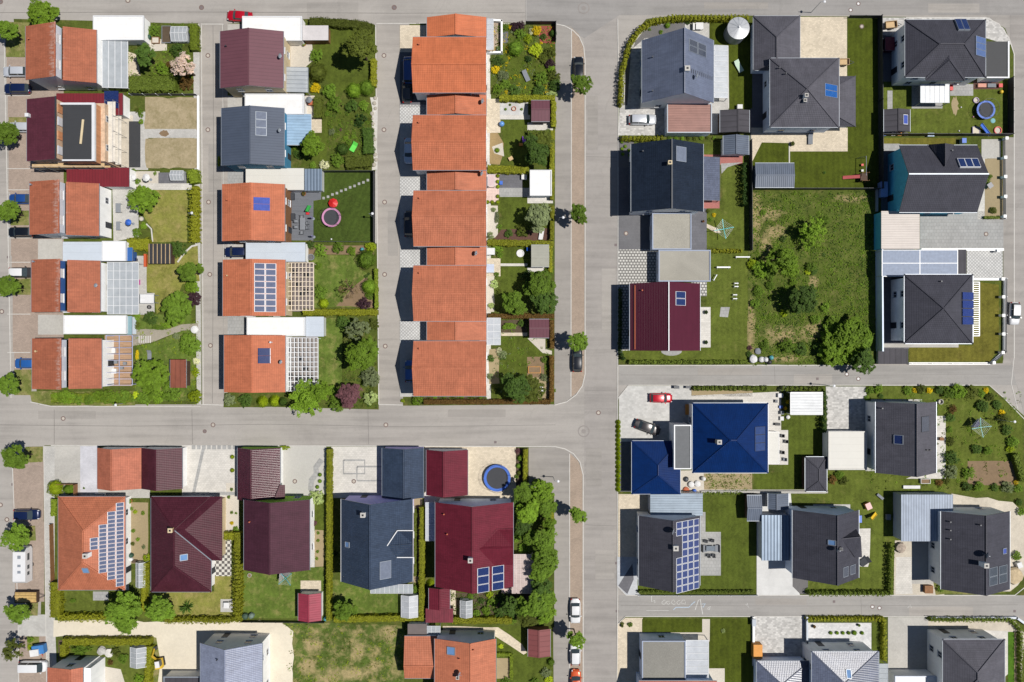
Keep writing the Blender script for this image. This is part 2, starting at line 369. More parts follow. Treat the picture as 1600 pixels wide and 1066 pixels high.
def window(h, side, t, z, w=1.1, hh=1.25, fm=None, kind='window', pm=None):
    x0, y0, x1, y1 = h.wbox; fm = fm or WMET; key = (side, w, hh, fm.name, kind, pm)
    if key not in WINC:
        f = MB(); p = MB(); e = .08; d = .05
        def bx(m, a0, b0, a1, b1, t0, t1):
            if side == 'R': m.box(t0, a0, b0, t1, a1, b1)
            elif side == 'L': m.box(-t1, a0, b0, -t0, a1, b1)
            elif side == 'T': m.box(a0, t0, b0, a1, t1, b1)
            else: m.box(a0, -t1, b0, a1, -t0, b1)
        if kind == 'window':
            bx(f, -w/2, 0, w/2, e, -.02, d); bx(f, -w/2, hh-e, w/2, hh, -.02, d); bx(f, -w/2, e, -w/2+e, hh-e, -.02, d); bx(f, w/2-e, e, w/2, hh-e, -.02, d)
            bx(f, -.03, e, .03, hh-e, -.02, d-.005); bx(f, -w/2-.06, -.05, w/2+.06, 0, -.02, d+.1)
            bx(p, -w/2+e, e, w/2-e, hh-e, -.02, .022)
            WINC[key] = (f.mesh('window', fm), p.mesh('pane', pm or PANE))
        else:
            bx(f, -w/2, 0, w/2, hh, -.02, .07)
            for k in range(1, 5): bx(f, -w/2+.08, hh*k/5-.03, w/2-.08, hh*k/5+.03, .07, .085)
            bx(p, -.05 if kind == 'garage_door' else w/2-.16, 1.0, .05 if kind == 'garage_door' else w/2-.1, 1.08, .085, .13)
            WINC[key] = (f.mesh(kind, fm), p.mesh('handle', DMET))
    fme, pme = WINC[key]
    if side in 'RL': loc = Vector((x1 if side == 'R' else x0, y0+(y1-y0)*t, z))
    else: loc = Vector((x0+(x1-x0)*t, y1 if side == 'T' else y0, z))
    o = bpy.data.objects.new(kind, fme); COL.objects.link(o); o.parent = h.root; o.location = loc-origin(h.root)
    q = bpy.data.objects.new('pane' if kind == 'window' else 'handle', pme); COL.objects.link(q); q.parent = o
    return o
def windows(h, he=None, sides=None, fm=None, floors=None):
    x0, y0, x1, y1 = h.wbox; he = he or h.he
    cx, cy = (x0+x1)/2, (y0+y1)/2
    if sides is None: sides = ('R' if cx < 0 else 'L')+('B' if cy > 0 else 'T')
    first = sides[0]; sides = sides+''.join(c for c in 'LRTB' if c not in sides)
    zs = floors or ([1.0, 3.7] if he > 4.6 else [1.0])
    for s in sides:
        ln = (y1-y0) if s in 'RL' else (x1-x0); n = max(1, int(ln/4.2))
        for z in zs:
            if z+1.25 > he-.25: continue
            for k in range(n):
                if s == first and k == 0 and z == zs[0]: window(h, s, .5/n, GZ, 1.05, 2.1, DMET, 'door')
                else: window(h, s, (k+.5)/n, z+GZ, fm=fm)
def gable(label, rect, he, hr, axis, rp, rm, wm, cat='house', name='house', ov=.45, og=.3, group='houses', cm=None, gm=None, win=True, sides=None, fm=None):
    w = wr(rect, he); h = start(label, cat, name, w, group); x0, y0, x1, y1 = w; k = (H-hr)/H/S
    if axis == 'y':
        r = (rp-800)*k if rp else (x0+x1)/2
        h.faces = [[(x0, y1, he), (x0, y0, he), (r, y0, hr), (r, y1, hr)], [(x1, y0, he), (x1, y1, he), (r, y1, hr), (r, y0, hr)]]
        h.caps = [((r, y0, hr), (r, y1, hr))]; h.eaves = [((x0, y0, he), (x0, y1, he)), ((x1, y0, he), (x1, y1, he))]
    else:
        r = (533-rp)*k if rp else (y0+y1)/2
        h.faces = [[(x0, y0, he), (x1, y0, he), (x1, r, hr), (x0, r, hr)], [(x1, y1, he), (x0, y1, he), (x0, r, hr), (x1, r, hr)]]
        h.caps = [((x0, r, hr), (x1, r, hr))]; h.eaves = [((x0, y0, he), (x1, y0, he)), ((x0, y1, he), (x1, y1, he))]
    pent_wall(h, wm, he, hr, axis, r, ov, og); h.args = (rm, cm or rm, gm)
    finish_roof(h, rm, cm or rm, gm)
    if win: windows(h, sides=sides, fm=fm)
    return h
def box_wall(h, wm, top, ov):
    x0, y0, x1, y1 = h.wr; h.wbox = (x0+ov, y0+ov, x1-ov, y1-ov); h.he = top
    m = MB(); m.box(x0+ov, y0+ov, GZ-.1, x1-ov, y1-ov, top); h.wall = m.build('wall', wm, h.root)
def hip(label, rect, he, hr, ridge, rm, wm, cat='house', name='house', ov=.5, group='houses', cm=None, gm=None, win=True, sides=None):
    w = wr(rect, he); h = start(label, cat, name, w, group); x0, y0, x1, y1 = w
    a = P(*ridge[0], hr); b = P(*ridge[1], hr)
    c = [Vector((x0, y0, he)), Vector((x1, y0, he)), Vector((x1, y1, he)), Vector((x0, y1, he))]   # bl br tr tl
    if abs(a.x-b.x) >= abs(a.y-b.y):
        if a.x > b.x: a, b = b, a
        if (b-a).length < .3: h.faces = [[c[0], c[1], a], [c[1], c[2], a], [c[2], c[3], a], [c[3], c[0], a]]; b = a
        else: h.faces = [[c[0], c[1], b, a], [c[1], c[2], b], [c[2], c[3], a, b], [c[3], c[0], a]]
        h.caps = [(c[0], a), (c[3], a), (c[1], b), (c[2], b)]+([(a, b)] if a != b else [])
    else:
        if a.y > b.y: a, b = b, a
        h.faces = [[c[0], c[1], a], [c[1], c[2], b, a], [c[2], c[3], b], [c[3], c[0], a, b]]
        h.caps = [(c[0], a), (c[1], a), (c[2], b), (c[3], b), (a, b)]
    h.eaves = [(c[i], c[(i+1) % 4]) for i in range(4)]
    box_wall(h, wm, he-.1, ov); finish_roof(h, rm, cm or rm, gm)
    if win: windows(h, sides=sides)
    return h
def flat(label, rect, ht, rm, wm, cat='garage', name='garage', par=None, ov=.12, group='flat-roofed garages', door=None, win=False, dm=None):
    w = wr(rect, ht); h = start(label, cat, name, w, group); x0, y0, x1, y1 = w
    box_wall(h, wm, ht-.2, ov)
    h.faces = [[(x0, y0, ht), (x1, y0, ht), (x1, y1, ht), (x0, y1, ht)]]
    m = MB(); m.slab(h.faces[0], .2, 0, 1)
    h.roof = m.build('roof', [rm, par or GMET], h.root)
    if par is not None:
        q = MB(); e = .17; t = ht+.14; b = ht-.25
        q.box(x0-.02, y0-.02, b, x1+.02, y0+e, t); q.box(x0-.02, y1-e, b, x1+.02, y1+.02, t); q.box(x0-.02, y0+e, b, x0+e, y1-e, t); q.box(x1-e, y0+e, b, x1+.02, y1-e, t)
        q.build('parapet', par, h.root)
    if door:
        bx = h.wbox; ln = (bx[3]-bx[1]) if door in 'LR' else (bx[2]-bx[0])
        window(h, door, .5, GZ, min(2.4, ln-.4), 2.05, dm or GREYW, 'garage_door')
    if win: windows(h)
    return h
def add_roof(h, faces, rm, caps=(), cm=None, wm=None, walls=(), name='dormer'):
    """a cross gable or annex roof: faces as (px, py, height) corners"""
    m = MB()
    for f in faces: q = [P(*p) for p in f]; m.slab(q, .14, 0, 0); h.faces.append(q)
    for a, b in caps: cap_line(m, P(*a), P(*b), .07)
    for f in walls: m.face([P(*p) for p in f], 2)
    return m.build(name, [rm, cm or rm, wm or WHITE], h.root)
def hit(h, px, py):          # where the line of sight through px, py meets the roof
    o = Vector((0, 0, H)); d = (P(px, py, 0)-o); best = None
    for f in h.faces:
        q = [Vector(p) for p in f]; n = (q[1]-q[0]).cross(q[2]-q[0]).normalized()
        if n.z < 0: n = -n
        den = d.dot(n)
        if abs(den) < 1e-9: continue
        t = (q[0]-o).dot(n)/den; p = o+d*t; ins = True; sg = 0
        for k in range(len(q)):
            a, b = q[k], q[(k+1) % len(q)]; c = (b.x-a.x)*(p.y-a.y)-(b.y-a.y)*(p.x-a.x)
            if abs(c) < 1e-6: continue
            if sg == 0: sg = 1 if c > 0 else -1
            elif c*sg < -1e-3: ins = False; break
        if ins and (best is None or t < best[0]): best = (t, p, n)
    if best is None:
        f = h.faces[0]; z = max(Vector(p).z for p in f); return P(px, py, z), Vector((0, 0, 1))
    return best[1], best[2]
def on_plane(p0, n, px, py):
    o = Vector((0, 0, H)); d = P(px, py, 0)-o; return o+d*((p0-o).dot(n)/d.dot(n))
def solar(h, rect, nx, ny, m=None, frame=None, gap=.05, lift=.1, skip=None, name='solar_panel', world=True):
    """nx x ny panels lying on the roof plane seen inside the photo rectangle"""
    m = m or BLUEP; frame = frame or GMET; x0, y0, x1, y1 = rect
    c, n = hit(h, (x0+x1)/2, (y0+y1)/2); a = on_plane(c, n, x0, y0); b = on_plane(c, n, x1, y1)
    X0, X1, Y0, Y1 = a.x, b.x, b.y, a.y
    def z(x, y): return c.z-((x-c.x)*n.x+(y-c.y)*n.y)/n.z
    dx, dy = (X1-X0)/nx, (Y1-Y0)/ny; first = {}
    for i in range(nx):
        for j in range(ny):
            if skip and skip(i, ny-1-j): continue
            xa, ya, xb, yb = X0+dx*i+gap, Y0+dy*j+gap, X0+dx*(i+1)-gap, Y0+dy*(j+1)-gap
            o3 = Vector((xa, ya, z(xa, ya)))
            if 'm' not in first:
                mb = MB(); up = n*lift
                q = [Vector((x, y, z(x, y)))-o3 for x, y in ((xa, ya), (xb, ya), (xb, yb), (xa, yb))]
                ce = sum(q, Vector())/4; inn = [p+(ce-p)*min(.12, .05/max(.3, (ce-p).length)*2)+up*1.02 for p in q]; top = [p+up for p in q]
                mb.face(inn, 0)
                for k in range(4):
                    l = (k+1) % 4; mb.face([top[k], top[l], inn[l], inn[k]], 1); mb.face([q[k], q[l], top[l], top[k]], 1)
                mb.face(q[::-1], 1)
                first['m'] = mb.mesh(name, [m, frame])
            o = bpy.data.objects.new(name, first['m']); COL.objects.link(o); o.parent = h.root; o.location = o3-origin(h.root)
CHCAP = plain('chimney_cap', A(205, 202, 196), .8)
def chimney(h, px, py, w=.75, tall=1.0, m=None, capm=None):
    p, n = hit(h, px, py); k = 1-tall/H; p = Vector((p.x*k, p.y*k, p.z)); m = m or WHITE; mb = MB()
    mb.box(p.x-w/2, p.y-w/2, p.z-1.0, p.x+w/2, p.y+w/2, p.z+tall); e = w/2+.03
    mb.box(p.x-e, p.y-e, p.z+tall, p.x+e, p.y+e, p.z+tall+.1, 1); mb.box(p.x-.16, p.y-.16, p.z+tall+.1, p.x+.16, p.y+.16, p.z+tall+.16, 2)
    return mb.build('chimney', [m, capm or CHCAP, BLACK], h.roof)
def vent(h, px, py, m=None, r=.09, tall=.45):
    p, n = hit(h, px, py); mb = MB(); mb.tube(p-Vector((0, 0, .15)), p+Vector((0, 0, tall)), r, n=8); mb.disc((p.x, p.y), r*1.4, p.z+tall, p.z+tall+.08, 10)
    return mb.build('vent_pipe', m or DMET, h.roof)
def dish(h, px, py, r=.45):
    p, n = hit(h, px, py); mb = MB(); b = p+Vector((0, 0, .9)); mb.tube(p-Vector((0, 0, .2)), b, .03, n=6)
    d = Vector((.9, -.25, .36)).normalized(); r *= .9; a = d.orthogonal().normalized(); e = d.cross(a); prev = None
    for rr, s in ((.02, 0), (r*.5, .04), (r*.8, .1), (r, .17)):
        ringv = [b+d*(s+.08)+(a*math.cos(t)+e*math.sin(t))*rr for t in [6.28318*k/14 for k in range(14)]]
        if prev:
            for k in range(14): mb.face([prev[k], prev[(k+1) % 14], ringv[(k+1) % 14], ringv[k]])
        prev = ringv
    mb.tube(b, b+d*.6, .02, n=5); mb.disc(((b+d*.6).x, (b+d*.6).y), .06, (b+d*.6).z-.06, (b+d*.6).z+.06, 6)
    return mb.build('satellite_dish', GMET, h.roof, smooth=False)
def skylight(h, px, py, w=1.0, l=1.2, m=None):
    p, n = hit(h, px, py); up = Vector((0, 0, 1)); s = Vector((-n.y, n.x, 0)); s = s.normalized() if s.length > .01 else Vector((1, 0, 0)); g = n.cross(s).normalized()
    f = MB(); e = .1
    for k in (-1, 1): f.obox(p+s*k*(w/2)-g*l/2+n*.06, p+s*k*(w/2)+g*l/2+n*.06, e, .16, up=n); f.obox(p-s*w/2+g*k*l/2+n*.06, p+s*w/2+g*k*l/2+n*.06, e, .16, up=n)
    o = f.build('skylight', GMET, h.roof); q = MB(); a, b = s*(w/2-.04), g*(l/2-.04); c = p+n*.07
    q.face([c-a-b, c+a-b, c+a+b, c-a+b]); q.build('skylight_pane', m or plain('roof_window_glass', A(120, 160, 210), .1, var=.05), h.root)
def split_house(label, lrect, rrect, hs, rm, wm, clm, name='house', group='split-roofed houses of the left row', cls=None, clwin=2):
    """two single-pitch roofs back to back, the left one higher, with a strip of wall and windows between"""
    hl0, hl1, hr0, hr1 = hs           # left eave, left top, right top, right eave
    a = P(lrect[0], (lrect[1]), hl0); b = P(lrect[2], lrect[3], hl1); c = P(rrect[0], rrect[1], hr0); d = P(rrect[2], rrect[3], hr1)
    ym0 = P(0, lrect[3]-3, hl0).y; ym1 = P(0, lrect[1]+3, hl0).y
    xl, xm, xr = a.x, b.x, d.x
    h = start(label, 'house', name, (xl, ym0, xr, ym1), group)
    f1 = [(xl, ym1, hl0), (xl, ym0, hl0), (xm, ym0, hl1), (xm, ym1, hl1)]
    xs = min(c.x, xm+.1); xs = c.x
    f2 = [(xr, ym0, hr1), (xr, ym1, hr1), (xs, ym1, hr0), (xs, ym0, hr0)]
    h.faces = [f1, f2]; h.eaves = [((xl, ym0, hl0), (xl, ym1, hl0)), ((xr, ym0, hr1), (xr, ym1, hr1))]; h.caps = [((xm, ym0, hl1), (xm, ym1, hl1))]
    og, ov = .25, .35; mb = MB(); t = .2; y0, y1 = ym0+og, ym1-og; xa, xb, xc = xl+ov, xm-.25, xr-ov
    prof = [(xa, 0), (xc, 0), (xc, hr1+.1-t), (xb, hr0-t), (xb, hl1-.1-t), (xa, hl0+.1-t)]
    mb.face([(p[0], y0, p[1]) for p in prof]); mb.face([(p[0], y1, p[1]) for p in prof[::-1]])
    mb.face([(xc, y0, 0), (xc, y1, 0), (xc, y1, hr1+.1-t), (xc, y0, hr1+.1-t)]); mb.face([(xa, y1, 0), (xa, y0, 0), (xa, y0, hl0-t), (xa, y1, hl0-t)])
    h.wall = mb.build('wall', wm, h.root); h.wbox = (xa, y0, xc, y1); h.he = hr1
    cl = MB(); cl.box(xb, y0, hr0-.3, xb+.06, y1, hl1-.28); cl.build('clerestory_wall', clm, h.root)
    finish_roof(h, rm, rm)
    bx = h.wbox; h.wbox = (bx[0], bx[1], xb+.06, bx[3])
    for k in range(clwin): window(h, 'R', (k+.5)/clwin, hr0+.3, 1.5, max(.6, hl1-hr0-.95), fm=cls, pm=FWHITE if k % 2 == 0 or clwin == 2 else None)
    h.wbox = bx; return h
# roof materials
T_OR = tiles('orange_tile', A(184, 110, 82), frost=.5, moss=.1, var=.06); T_OR2 = tiles('orange_tile_fresh', A(206, 122, 88), var=.05); T_OR3 = tiles('orange_tile_bright', A(216, 124, 84), var=.03, bump=.35)
T_OR4 = tiles('orange_tile_aged', A(202, 123, 92), var=.05, moss=.08); T_SALM = tiles('salmon_tile', A(196, 118, 92), var=.07)
T_MAR = tiles('glazed_maroon_tile', A(86, 42, 54), rough=.4, var=.1, bump=.4, spec=.12); T_MARG = tiles('glittering_maroon_tile', A(88, 42, 54), rough=.24, var=.15, bump=.9, spec=.45); T_MAR2 = tiles('matt_maroon_tile', A(84, 48, 62), rough=.6, var=.05, bump=.3, spec=.12); T_RED = tiles('wine_red_tile', A(116, 40, 56), rough=.55, var=.05, spec=.12)
T_SLT = tiles('slate_grey_tile', A(98, 97, 106), rough=.6, var=.05); T_SLT2 = tiles('dark_slate_tile', A(76, 76, 86), rough=.6, var=.05); T_BLU = tiles('blue_black_tile', A(62, 76, 98), rough=.35, var=.1); T_BLK = tiles('black_tile', A(38, 48, 64), rough=.35, var=.1)
T_COB = tiles('cobalt_blue_tile', A(8, 46, 104), rough=.45, var=.05, bump=.4, spec=.15); T_GLI = tiles('glossy_slate_tile', A(100, 108, 130), rough=.27, var=.12, bump=.7, spec=.6); T_PAL = tiles('pale_blue_slate_tile', A(150, 158, 182), rough=.35, var=.08)
M_MAR = seam('maroon_sheet_roof', A(118, 76, 86), .6, .5, dirt=.05, bump=.2); M_SLB = seam('slate_blue_sheet_roof', A(84, 94, 112), .45, .5, dirt=.06, bump=.3); M_RED = seam('wine_red_sheet_roof', A(92, 34, 54), .3, .4, dirt=.07, along=1)
M_PLM = seam('plum_sheet_roof', A(85, 40, 62), .4, .4); M_COR = seam('corrugated_grey_blue', A(135, 152, 172), .55, .35, .2, wave=True, dirt=.1); M_COR2 = seam('corrugated_slate', A(105, 115, 132), .35, .45, wave=True)
M_PNK = seam('pinkish_corrugated', A(168, 126, 116), .42, .5, along=1); M_CRM = seam('cream_corrugated', A(222, 212, 204), .3, .5, along=1, dirt=.06); M_MG = seam('maroon_flat_sheet', A(130, 45, 55), .5, .5, dirt=.08)
F_WHT = membrane('white_roof_membrane', (.62, .62, .615, 1), 1.1, .09); F_WHB = membrane('whitish_blue_membrane', A(210, 220, 232), 1.4, .05); F_GRV = ground('gravel_roof', A(188, 184, 172), s2=6, grain=.25); F_GRV2 = ground('dark_gravel_roof', A(158, 156, 148), s2=6, grain=.3); F_BLK = membrane('black_bitumen', A(58, 60, 64), 1.0, .12); F_CRM = membrane('cream_membrane', A(232, 230, 222), 1.2, .04); F_GRY = membrane('grey_roof_felt', A(178, 178, 165), 1.1, .1)
EDGE = plain('blue_grey_edging', A(160, 172, 196), .6); CRE = plain('cream_edging', A(212, 210, 204), .6)
F_SLT = seam('slate_felt', A(75, 73, 80), 1.0, .7); F_BRN = membrane('brown_felt', A(115, 105, 103), 1.0, .12)
# ---- left row: split-roofed houses
R = split_house('orange split-roofed house at the top of the left row', (40, 38, 86, 128), (98, 41, 151, 136), (6.6, 8.5, 6.5, 5.0), T_OR, WHITE, GREYW, clwin=2); vent(R, 47, 62, TERRA); windows(R, sides='RB')
R = split_house('orange split-roofed house with bare white rear wall', (46, 281, 92, 370), (103, 284, 155, 375), (6.6, 8.4, 6.5, 5.0), T_OR, WHITE, GREYW); vent(R, 50, 289, GMET, .13); windows(R, sides='RB')
R = split_house('orange split-roofed house with blue strip between its roofs', (49, 403, 93, 491), (105, 403, 157, 494), (6.6, 8.3, 6.5, 5.0), T_OR, WHITE, BLUEW); vent(R, 54, 409, GMET, .13); dish(R, 152, 446, .4); windows(R, sides='R')
R = split_house('lowest orange split-roofed house of the left row', (50, 526, 95, 611), (107, 526, 159, 612), (6.6, 8.3, 6.5, 5.0), T_OR, WHITE, GREYW); vent(R, 58, 549, PWOOD, .13); windows(R, sides='R')
# half-built house
w = wr((42, 155, 87, 252), 6.8); hb = start('half-built house with maroon roof, dark flat roof and bare brick', 'house', 'unfinished_house', (w[0], w[1], P(165, 0, 6).x, w[3]), 'split-roofed houses of the left row')
x0, y0, x1, y1 = hb.wr; xm = P(87, 0, 8.4).x
hb.faces = [[(x0, y1, 6.8), (x0, y0, 6.8), (xm, y0, 8.4), (xm, y1, 8.4)]]; hb.eaves = [((x0, y0, 6.8), (x0, y1, 6.8))]; hb.caps = [((xm, y0, 8.4), (xm, y1, 8.4))]
xr = P(163, 0, 5.6).x; mb = MB(); yy0, yy1 = y0+.3, y1-.3
prof = [(x0+.3, 0), (xr, 0), (xr, 5.4), (xm-.2, 5.4), (xm-.2, 8.1), (x0+.3, 6.6)]
mb.face([(p[0], yy0, p[1]) for p in prof]); mb.face([(p[0], yy1, p[1]) for p in prof[::-1]]); mb.face([(xr, yy0, 0), (xr, yy1, 0), (xr, yy1, 5.4), (xr, yy0, 5.4)]); mb.face([(x0+.3, yy1, 0), (x0+.3, yy0, 0), (x0+.3, yy0, 6.6), (x0+.3, yy1, 6.6)])
mb.face([(xm-.2, yy0, 5.4), (xr, yy0, 5.4), (xr, yy1, 5.4), (xm-.2, yy1, 5.4)]); mb.face([(xm-.2, yy0, 5.4), (xm-.2, yy1, 5.4), (xm-.2, yy1, 8.1), (xm-.2, yy0, 8.1)])
hb.wall = mb.build('wall', plain('raw_brick_wall', A(226, 196, 166), .9, var=.25, scale=.8), hb.root)
finish_roof(hb, tiles('dull_maroon_tile', A(98, 48, 62), rough=.6, var=.06, bump=.2), DMET)
q = wr((98, 161, 147, 252), 7.6); mb = MB(); mb.box(q[0], q[1], 5.38, q[2], q[3], 7.5); mb.build('upper_storey', BRICK, hb.root)
mb = MB(); mb.slab([(q[0], q[1], 7.62), (q[2], q[1], 7.62), (q[2], q[3], 7.62), (q[0], q[3], 7.62)], .1); mb.build('flat_roof', F_BLK, hb.root)
mb = MB(); e = .5
mb.box(q[0], q[1], 7.3, q[2]+.2, q[1]+.25, 7.8); mb.box(q[0]-.3, q[3]-.35, 7.3, q[2]+.2, q[3], 7.8); mb.box(q[2]-.3, q[1]+.25, 7.3, q[2]+.2, q[3]-.35, 7.8); mb.build('parapet', WMET, hb.root)
mb = MB(); b1, b2 = P(130, 187, 7.8), P(126, 225, 7.8); mb.obox(b1, b2, .35, .12); mb.build('roof_beam', CREAM, hb.root)
for py in (170, 190, 212, 235):
    mb = MB(); a = P(89, py, 7.2); mb.box(xm-.1, a.y-.7, 5.9, xm+.03, a.y+.7, 7.7); mb.build('brick_infill' if py in (170, 212) else 'boarded_opening', BRICK if py in (170, 212) else GREYW, hb.root)
vm = MB(); a = P(42, 180, 7.5); vm.box(a.x-.25, a.y-.3, 6.5, a.x+.35, a.y+.3, 7.7); vm.build('chimney', WMET, hb.roof)
hb.wbox = (x0+.3, yy0, xr, yy1); hb.he = 5.4; windows(hb, sides='R')
# scaffolds on it
def scaffold(label, px0, py0, px1, py1, levels, deck):
    r = empty('scaffold', P((px0+px1)/2, (py0+py1)/2)+Vector((0, 0, GZ)), label, 'scaffold', 'scaffolds on the half-built house')
    a, b = P(px0, py0, 0), P(px1, py1, 0); X0, X1, Y0, Y1 = a.x, b.x, b.y, a.y; top = levels[-1]+1.0; longx = (X1-X0) > (Y1-Y0); n = max(2, int(max(X1-X0, Y1-Y0)/2.4))
    for k in range(n+1):
        t = k/n
        for e in (0, 1):
            p = (X0+(X1-X0)*t, Y0 if e == 0 else Y1) if longx else (X0 if e == 0 else X1, Y0+(Y1-Y0)*t)
            m = MB(); m.tube((p[0], p[1], GZ), (p[0], p[1], top), .035, n=6); m.build('upright', GMET, r)
    for z in levels:
        m = MB(); m.box(X0, Y0+.03, z, X1, Y1-.03, z+.06); m.build('deck', deck, r)
        m = MB()
        for e in (0, 1):
            if longx: yy = Y0 if e == 0 else Y1; m.tube((X0, yy, z+.95), (X1, yy, z+.95), .025, n=5)
            else: xx = X0 if e == 0 else X1; m.tube((xx, Y0, z+.95), (xx, Y1, z+.95), .025, n=5)
        m.build('guard_rail', GMET, r)
scaffold('scaffold along the lower gable of the half-built house', 72, 263, 182, 270, (2.1, 4.1), PWOOD)
scaffold('tall scaffold on the rear of the half-built house', 187, 170, 199, 262, (2.1, 4.2), plain('pale_deck', A(235, 228, 215), .8, var=.15))
# ---- second row
def row2(label, rect, rp, rm, wm, **k): return gable(label, rect, 5.9, 7.4, 'y', rp, rm, wm, group='gabled houses of the second row', gm=GMET, og=.2, **k)
R = row2('house with smooth maroon metal roof beside the red car', (344, 49, 443, 138), 388, M_MAR, CREAM, sides='RB'); vent(R, 354, 73); dish(R, 438, 90)
R = row2('house with slate blue metal roof and three grey panels', (346, 169, 444, 259), 390, M_SLB, plaster('teal_plaster', A(70, 150, 190)), sides='RB'); solar(R, (399, 174, 417, 213), 1, 3, GRP, GMET, gap=.02); dish(R, 437, 205, .4)
R = row2('orange-roofed house with two bright blue solar panels', (347, 288, 445, 377), 391, T_OR2, WOOD, sides='RB', cm=T_OR2); solar(R, (396, 308, 422, 330), 1, 2, BRP, BRP, gap=.02); vent(R, 356, 313, TERRA)
R = row2('orange-roofed house with a sixteen panel solar array', (348, 406, 446, 494), 392, T_OR2, CREAM, sides='RB'); solar(R, (397, 411, 432, 488), 2, 8, SLP, WMET, gap=.03); vent(R, 356, 431, PWOOD)
R = row2('lowest orange-roofed house of the second row', (350, 524, 446, 613), 393, T_OR2, WHITE, sides='RT'); solar(R, (403, 544, 423, 568), 1, 2, BLUEP, BLUEP, gap=.02, lift=.25); vent(R, 425, 535, WMET, .12, .9); dish(R, 447-8, 565, .4)
# ---- third row: broad orange gables with lower garages between
for lab, ry, (x0, y0, x1, y1), rm in (('topmost bright orange-roofed house of the third row', 100, (645, 58, 760, 145), T_OR3), ('second orange-roofed house in the third row', 221, (645, 180, 760, 266), T_OR2),
        ('third orange-roofed house in the third row, middle one', 337, (646, 298, 760, 385), T_OR4), ('fourth orange-roofed house in the third row', 459, (646, 415, 760, 502), T_OR4), ('fifth and lowest orange-roofed house in the third row', 576, (646, 533, 760, 619), T_OR4)):
    R = gable(lab, (x0, y0, x1, y1), 5.9, 7.9, 'x', ry, rm, WHITE, group='broad orange houses of the third row', og=.15, sides='RL'); vent(R, x0+10, y0+12, TERRA, .12)
for lab, y0, y1, rm, dpx in (('bright orange garage roof above the topmost third row house', 27, 58, T_OR3, None), ('low orange garage roof between first and second third-row houses', 145, 180, T_OR2, (752, 160)), ('low orange garage roof between second and third third-row houses', 266, 298, T_OR4, (751, 272)),
        ('low orange garage roof between third and fourth third-row houses', 384, 416, T_OR4, (742, 396)), ('low orange garage roof between fourth and fifth third-row houses', 501, 534, T_OR4, None)):
    cy = (y0+y1)/2; e = 0 if y0 < 40 else (533-cy)*.016
    R = gable(lab, (667, y0+(0 if y0 < 40 else -1), 760, y1+1), 3.0, 4.5, 'y', 712, rm, WHITE, cat='garage', name='garage', group='low garages of the third row', win=False, og=.05, ov=.3)
    window(R, 'L', .5, GZ, 2.4, 2.1, GREYW, 'garage_door')
    if dpx: dish(R, *dpx, .5)
# ---- white flat garages of the first two rows
flat('white flat garage roof at the top left corner', (146, 25, 225, 63), 2.8, F_WHT, WHITE, door='L', par=WMET)
for lab, r, m in (('white flat garage end left of the slatted black shed', (160, 377, 197, 408), F_WHT), ('pale blue flat garage between two left row houses', (98, 378, 160, 408), F_WHB), ('white flat garage between the two lowest left row houses', (100, 493, 198, 522), F_WHT),
     ('white flat garage beside the red car', (379, 26, 472, 64), F_WHT), ('white flat garage between the maroon and slate blue metal roofs', (383, 147, 475, 179), F_WHT), ('white flat garage below the slate blue metal roof', (384, 263, 475, 297), F_CRM),
     ('white flat garage behind the dark hatchback', (384, 379, 477, 409), F_WHB), ('white flat garage above the lowest second row house', (386, 496, 477, 525), F_WHT)):
    flat(lab, r, 2.7, m, WHITE, door='L', par=WMET if m is F_WHT else None)
flat('pale grey garden shed touching the white garage under the hedge', (473, 40, 513, 63), 2.3, membrane('pale_pink_felt', A(225, 220, 220), .6), WOOD, 'shed', 'garden_shed', group='garden sheds')
flat('grey blue corrugated shed at the trampoline lawn corner', (476, 264, 503, 298), 2.3, M_COR, WMET, 'shed', 'garden_shed', group='garden sheds')
flat('white flat shed extension above the white slatted pergola', (478, 495, 506, 526), 2.3, F_WHB, WMET, 'shed', 'garden_shed', group='garden sheds')
h = flat('maroon flat garage roof above the half-built house', (88, 146, 192, 180), 2.9, M_MG, WHITE, group='maroon garages of the left row'); solar(h, (164, 143, 186, 170), 1, 2, BLUEP, BLUEP, gap=.02, lift=.3)
flat('maroon flat garage roof below the half-built house', (104, 262, 202, 292), 2.9, M_MG, WHITE, group='maroon garages of the left row')
# blue and teal end boxes on the garages
flat('small blue bin store at the end of the white garage', (198, 387, 207, 408), 2.0, plain('blue_felt', A(45, 105, 180), .7), BLUEW, 'shed', 'bin_store', group='garden sheds')
flat('small teal bin store at the end of the white garage', (198, 494, 206, 523), 2.0, plain('teal_felt', A(140, 175, 185), .7), SHADEB, 'shed', 'bin_store', group='garden sheds')
# ---- upper right block
R = gable('slate gabled house with four dark panels and roof ladder', (1003, 63, 1115, 161), 4.5, 10.0, 'y', 1070, tiles('slate_grey_tile_a', A(118, 127, 150), rough=.42, var=.04, bump=.25, spec=.4), WHITE, sides='LB', ov=.4)
solar(R, (1076, 60, 1103, 91), 2, 2, DKP, GMET, gap=.04); chimney(R, 1074, 107, .8); dish(R, 1085, 121, .5); vent(R, 1019, 90); vent(R, 1019, 143)
for k in range(11):
    m = MB(); a, n = hit(R, 1080+k*3.2, 111+k*1.2); m.obox(a+n*.12+Vector((0, -.35, 0)), a+n*.12+Vector((0, .35, 0)), .06, .06); m.build('ladder_rung', DMET, R.root)
flat('pinkish flat carport beside the parked silver estate car', (1042, 162, 1112, 208), 3.0, M_PNK, SHADEB, par=GMET, door='L')
R = gable('dark felt-roofed shed beside the pinkish carport', (1125, 172, 1171, 207), 2.4, 2.9, 'y', 1153, F_SLT, DWOOD, 'shed', 'garden_shed', group='garden sheds', win=False, ov=.2)
